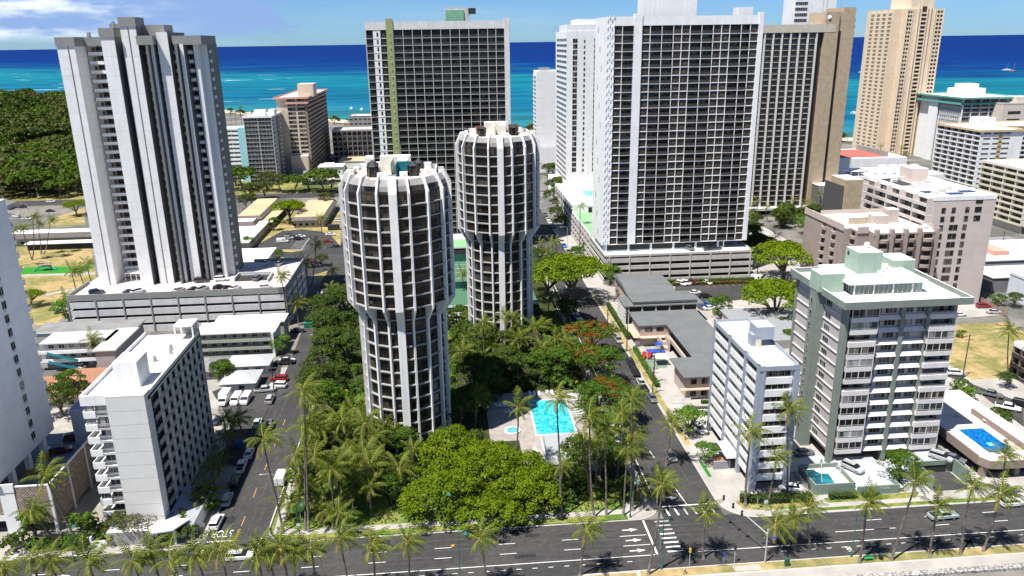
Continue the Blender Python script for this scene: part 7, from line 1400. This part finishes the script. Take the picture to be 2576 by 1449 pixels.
for sx in (-.52,.52):
    mb=MB(); P_=[(sx+.33*math.cos(a),0,.34+.33*math.sin(a)) for a in [i*math.pi/7 for i in range(15)]]; mb.tube(P_,.025,tyre,4,False); kid('wheel',mb.mesh('wheel'),t)
mb=MB(); 
for a,b_ in (((-.52,0,.34),(-.1,0,.34)),((-.1,0,.34),(-.22,0,.85)),((-.52,0,.34),(-.2,0,.75)),((-.1,0,.34),(.4,0,.8)),((-.2,0,.78),(.38,0,.85)),((.52,0,.34),(.38,0,.95))): mb.tube([a,b_],.022,blackp,5)
kid('frame',mb.mesh('frame'),t); kid('saddle',MB().box(-.35,-.1,-.06,.06,.86,.92,blackp).mesh('saddle'),t); kid('handlebar',MB().box(.33,.38,-.25,.25,.95,.99,blackp).mesh('handlebar'),t)
# manhole / utility covers are flat marks
for i,(x,y) in enumerate(((-1.5,119.4),(6.1,119.5))): 
    o=struct('manhole_cover',MB().cyl(x,y,.01,.02,.33,paint_o,10))
struct('concrete_pad',MB().box(46.0,50.6,107.0,108.4,.1,.15,mat('pad_concrete',(.42,.37,.33),.9)))
# white fences
def fence(p0,p1,h,m,label,n=10,name='fence'):
    d=Vector((p1[0]-p0[0],p1[1]-p0[1])); L_=d.length; an=math.atan2(d.y,d.x); t=empty(name,(p0[0],p0[1],.12),label,'fence',rz=an)
    mb=MB(); mb.box(0,L_,-.03,.03,.12,h-.1,m); mb.box(0,L_,-.05,.05,h-.1,h,m); kid('panel',mb.mesh('panel'),t)
    for i in range(n+1): mb=MB(); mb.box(L_*i/n-.07,L_*i/n+.07,-.08,.08,0,h+.1,m); kid('post',mb.mesh('post'),t)
fence((53.0,170.3),(57.7,169.7),1.6,white2,'white board fence in front of the salmon canopy',5); fence((57.0,164.0),(61.1,163.9),1.3,white2,'white picket fence along the lane by the slim block',5); fence((53.3,208.9),(59.9,209.7),1.6,white2,'white fence at the back of the school playground',6); fence((177.7,234.0),(175.8,218.2),1.8,mat('rusty_fence',(.3,.2,.17)),'reddish mesh fence behind the parked red car',10)
fence((69,126.0) if 0 else (69.0,135.4),(69.2,129.9),1.1,concl,'low railing down the gap between the slim block and pool terrace',5)
fence((119.1,146.1),(121.2,138.7),1.0,br_,'brown panelled balustrade beside the blue pool',8)
# playgrounds
pg=empty('playground_set',(-164.3,319.4,.02),'teal and tan climbing set with slides on the green turf of the school field','playground set'); pm=mat('play_teal',(.05,.28,.26),.6); ptan=mat('play_tan',(.45,.33,.22),.7); pbl=mat('play_blue',(.02,.08,.45),.5); prd=mat('play_red',(.5,.01,.02),.5)
kid('platform',MB().box(-2,2,-1.2,1.2,1.6,1.75,pm).mesh('platform'),pg)
for a_,b_ in ((-1.9,-1.1),(1.9,-1.1),(-1.9,1.1),(1.9,1.1)): kid('post',MB().cyl(a_,b_,0,3.4,.08,pm,6).mesh('post'),pg)
kid('roof',MB().prism(rect(-2.2,2.2,-1.4,1.4),3.4,4.4,ptan,None,rect(-.1,.1,-1.2,1.2)).mesh('roof'),pg); kid('slide',MB().tube([(2,0,1.7),(3,-.3,.9),(4.4,-.6,.2)],.35,pm,8).mesh('slide'),pg); kid('slide',MB().tube([(-2,0,1.7),(-3,-.6,.9),(-3.8,-1.4,.2)],.35,sgg,8).mesh('slide'),pg)
pg=empty('playground_set',(56.5,200.9,.14),'red and blue play set in the courtyard school playground','playground set')
kid('platform',MB().box(-1.5,2.2,-1.0,1.6,1.3,1.45,pbl).mesh('platform'),pg); kid('roof',MB().prism(rect(1.0,2.8,.2,2.0),3,4,pbl,None,rect(1.85,1.95,1.05,1.15)).mesh('roof'),pg)
for a_,b_ in ((1.1,.3),(2.7,.3),(1.1,1.9),(2.7,1.9),(-1.4,-.9),(-1.4,1.5)): kid('post',MB().cyl(a_,b_,0,3.0,.06,pm,6).mesh('post'),pg)
for a_,m_ in ((-2.6,prd),(-1.0,prd),(1.6,pbl),(3.0,pbl)): kid('slide',MB().tube([(a_,-.4,1.4),(a_-.3,-1.5,.9),(a_-.7,-2.6,.3)],.48,m_,8).mesh('slide'),pg)
struct('playground_mat',MB().prism([(53.2,202.3),(57.3,205.3),(59.9,200.5),(58.3,192.2),(52.3,192.0)],.125,.15,mat('play_mat_green',(.16,.22,.17),.9)))
mb=MB(); mb.prism(rect(-1.8,1.8,-1.8,1.8),2.3,3.2,white,None,rect(-.05,.05,-.05,.05)); t=empty('shade_tent',(57.2,195.1,.14),'white square shade tent by the school playground','tent'); kid('canopy',mb.mesh('canopy'),t)
for a_,b_ in ((-1.7,-1.7),(1.7,-1.7),(-1.7,1.7),(1.7,1.7)): kid('leg',MB().cyl(a_,b_,0,2.3,.05,pole,5).mesh('leg'),t)
# sun loungers round the garden pool
lp=None
def lounger_proto():
    t=empty('sun_lounger',(0,0,.17),'white sun lounger beside the garden pool','sun lounger','sun loungers round the garden pool')
    kid('bed',MB().box(-.32,.32,-.95,.35,.28,.34,wfurn).mesh('bed'),t); mb=MB(); mb.poly([(-.32,.35,.34),(.32,.35,.34),(.32,.95,.75),(-.32,.95,.75)],wfurn); mb.poly([(-.32,.95,.70),(.32,.95,.70),(.32,.35,.28),(-.32,.35,.28)],wfurn); kid('backrest',mb.mesh('backrest'),t)
    for a_,b_ in ((-.28,-.85),(.22,-.85),(-.28,.3),(.22,.3)): kid('leg',MB().box(a_,a_+.06,b_,b_+.06,0,.28,wfurn).mesh('leg'),t)
    return t
proto=lounger_proto(); spots=[(19.0+i*1.15,179.2,0,'behind the far end of') for i in range(3)]+[(23.4,179.2,0,''),(24.6,179.2,0,'')]+[(29.6,178-i*1.1,-90,'') for i in range(4)]+[(29.6,169.5-i*1.2,-90,'') for i in range(4)]+[(12.5+i*1.0,169.5+i*.3,60,'') for i in range(4)]+[(10.5+i*1.0,173.5,60,'') for i in range(3)]+[(17.2,150.6,20,''),(17.6,142,0,'')]
for i,(x,y,a,_) in enumerate(spots):
    o=proto if i==0 else copy_tree(proto); o.location=(x,y,.17); o.rotation_euler=(0,0,math.radians(a)); o['label']='white sun lounger beside the garden pool of the round towers'
# boats on the sea
def boat(x,y,hm,sail,label,L_=14,name='catamaran',rz=0.):
    t=empty(name,(x,y,-.6),label,'boat',rz=rz)
    for s_ in (-2.6,2.6): mb=MB(); mb.prism([(-L_/2,s_-.7),(L_*.3,s_-.8),(L_/2,s_),(L_*.3,s_+.8),(-L_/2,s_+.7)],0,1.6,hm); kid('hull',mb.mesh('hull'),t)
    kid('deck',MB().box(-L_*.35,L_*.25,-2.4,2.4,1.6,2.6,hm).mesh('deck'),t); kid('mast',MB().cyl(0,0,2.6,22 if sail else 6,.18,pole,6,.1).mesh('mast'),t)
    if sail: kid('furled_sail',MB().tube([(0,0,4),(-6,0,4.6)],.35,sail,6).mesh('furled_sail'),t)
bw_=mat('white_hull',(.7,.7,.7)); bo=mat('orange_hull',(.45,.25,.14))
boat(1428.9,1928.8,bw_,white,'white catamaran with a tall mast beside the orange one',26); boat(1394.1,1859.3,bo,redw,'orange brown catamaran with a furled red sail',24,rz=.5); boat(1058.4,1956.0,bw_,None,'small white motor boat between the dark hotel and the beige tower',14,'motor_boat'); boat(148688.9,220712.1,bw_,None,'tiny white boat on the horizon right of the beige tower',22,'motor_boat'); boat(481.4,895.9,bw_,None,'small boat near the beach beside the beige tower',5,'motor_boat')
for y_i,(x,y) in enumerate(((-128.5,1128.7),(-112.2,1106.1))): boat(x,y,bw_,None,'small craft near the shore left of the olive striped tower, '+('nearer its edge' if y_i else 'farther from it'),5,'motor_boat')
# people
def person(x,y,z,rz,shirt,legs,label,stride=.0,arm=0.):
    sk=mat('skin',(.35,.20,.13),.7,.0); hr=mat('dark_hair',(.02,.015,.012),.8,.0)
    me=bpy.data.meshes.new('p'); J=[(0,0,.95),(0,0,1.18),(0,0,1.42),(0,0,1.52),(0,-.01,1.60),(0,-.02,1.74), (.19,0,1.42),(.27,.02+arm*.15,1.15),(.25,-.12-arm*.2,.95+arm*.15),(-.19,0,1.42),(-.27,.02,1.15),(-.25,-.1,.93), (.1,0,.90),(.11,-stride*.5,.5),(.11,-stride,.08),(.11,-stride-.16,.04),(-.1,0,.90),(-.11,stride*.4,.5),(-.11,stride,.08),(-.11,stride-.16,.04)]
    E_=[(0,1),(1,2),(2,3),(3,4),(4,5),(2,6),(6,7),(7,8),(2,9),(9,10),(10,11),(0,12),(12,13),(13,14),(14,15),(0,16),(16,17),(17,18),(18,19)]
    rr=[.14,.13,.13,.06,.085,.09,.065,.045,.03,.065,.045,.03,.095,.065,.045,.035,.095,.065,.045,.035]
    me.from_pydata(J,E_,[]); o=bpy.data.objects.new('p',me); COL.objects.link(o); md=o.modifiers.new('s','SKIN'); sb=o.modifiers.new('u','SUBSURF'); sb.levels=1
    for i,v in enumerate(me.skin_vertices[0].data): v.radius=(rr[i],rr[i]*.8); v.use_root=(i==0)
    dg=bpy.context.evaluated_depsgraph_get(); m2=bpy.data.meshes.new_from_object(o.evaluated_get(dg)); bpy.data.objects.remove(o)
    m2.materials.clear(); 
    for mm in (sk,shirt,legs,hr): m2.materials.append(mm)
    for p in m2.polygons: zc=p.center.z; p.material_index=2 if .12<zc<.93 else 1 if .93<=zc<1.46 and not(abs(p.center.x)>.22 and zc<1.2) else 3 if zc>1.68 else 0; p.use_smooth=True
    o=link('person',m2,loc=(x,y,z)); o.rotation_euler=(0,0,rz); tag(o,label,'person'); return o
tl=mat('teal_shirt',(.02,.25,.28),.8); bk=mat('black_trousers',(.02,.02,.025),.8); wt=mat('white_shirt',(.7,.7,.7),.8); bj=mat('blue_jeans',(.05,.08,.16),.8)
person(74.7,135.9,1.5,2.6,tl,bk,'person in a teal top cleaning the small dark pool',.1,.8); person(81.4,129.4,1.1,.5,wt,wt,'person in pale clothes standing on the pale blue car deck',.1,.3); person(37.3,107.2,.12,1,wt,bk,'person in white and black on the pavement at the crossing corner',.2)
t=MB(); a=Vector((74.2,134.9,2.9)); b_=Vector((72.0,129.8,1.6)); t.tube([a,b_],.03,white,5); one('pool_skimmer_pole',t,'long white skimmer pole held over the small dark pool','pole')
person(48.2,402.0,.02,0,wt,bk,'person in white crossing the far right street, left of the other',.3); person(49.4,402.5,.02,0,mat('pale_blue_shirt',(.4,.5,.7)),bk,'person in pale blue crossing the far right street',.3); person(53.5,382.6,.12,0,mat('red_shirt',(.4,.05,.05)),bj,'person in red on the pavement of the far right street',.2); person(-48.6,244.5,.12,0,mat('blue_shirt',(.1,.15,.3)),bk,'person on the pavement beside the dumpster',.2)
# terrace furniture of the pools
def umb(x,y,z,r,m,label,h=2.3):
    t=empty('parasol',(x,y,z),label,'parasol'); kid('pole',MB().cyl(0,0,0,h,.04,pole,6).mesh('pole'),t); kid('canopy',MB().tube([(0,0,h-.35),(0,0,h+.1)],[r,.05],m,8,False).mesh('canopy'),t)
for i,(x,y) in enumerate(((112.5,149.0),(116.9,145.3))):
    t=empty('patio_table',(x,y,4.05),('pink round table at the far side' if i==0 else 'pink round table at the near side')+' of the brown pool deck','table'); kid('tabletop',MB().cyl(0,0,.68,.74,.75,pkd,14).mesh('tabletop'),t); kid('leg',MB().cyl(0,0,0,.68,.25,pkd,8,.1).mesh('leg'),t)
for i,(x,y) in enumerate(((77.4,134.5),(77.6,133.0),(77.2,135.3))):
    t=empty('patio_chair',(x,y,1.5),'small patio chair beside the small dark pool','chair','patio chairs by the dark pool'); kid('seat',MB().box(-.25,.25,-.25,.25,.4,.46,wfurn if i==1 else steel).mesh('seat'),t); kid('backrest',MB().box(-.25,.25,.22,.27,.46,.95,wfurn if i==1 else steel).mesh('backrest'),t)
    for a_,b_ in ((-.22,-.22),(.18,-.22),(-.22,.18),(.18,.18)): kid('leg',MB().box(a_,a_+.04,b_,b_+.04,0,.4,steel).mesh('leg'),t)
for c in list(CARS.values()):
    if not c['used']:
        for o in [c]+list(c.children_recursive): bpy.data.objects.remove(o)
for o in bpy.data.objects:
    if 'used' in o: del o['used']
    if o.get('group')=='': del o['group']
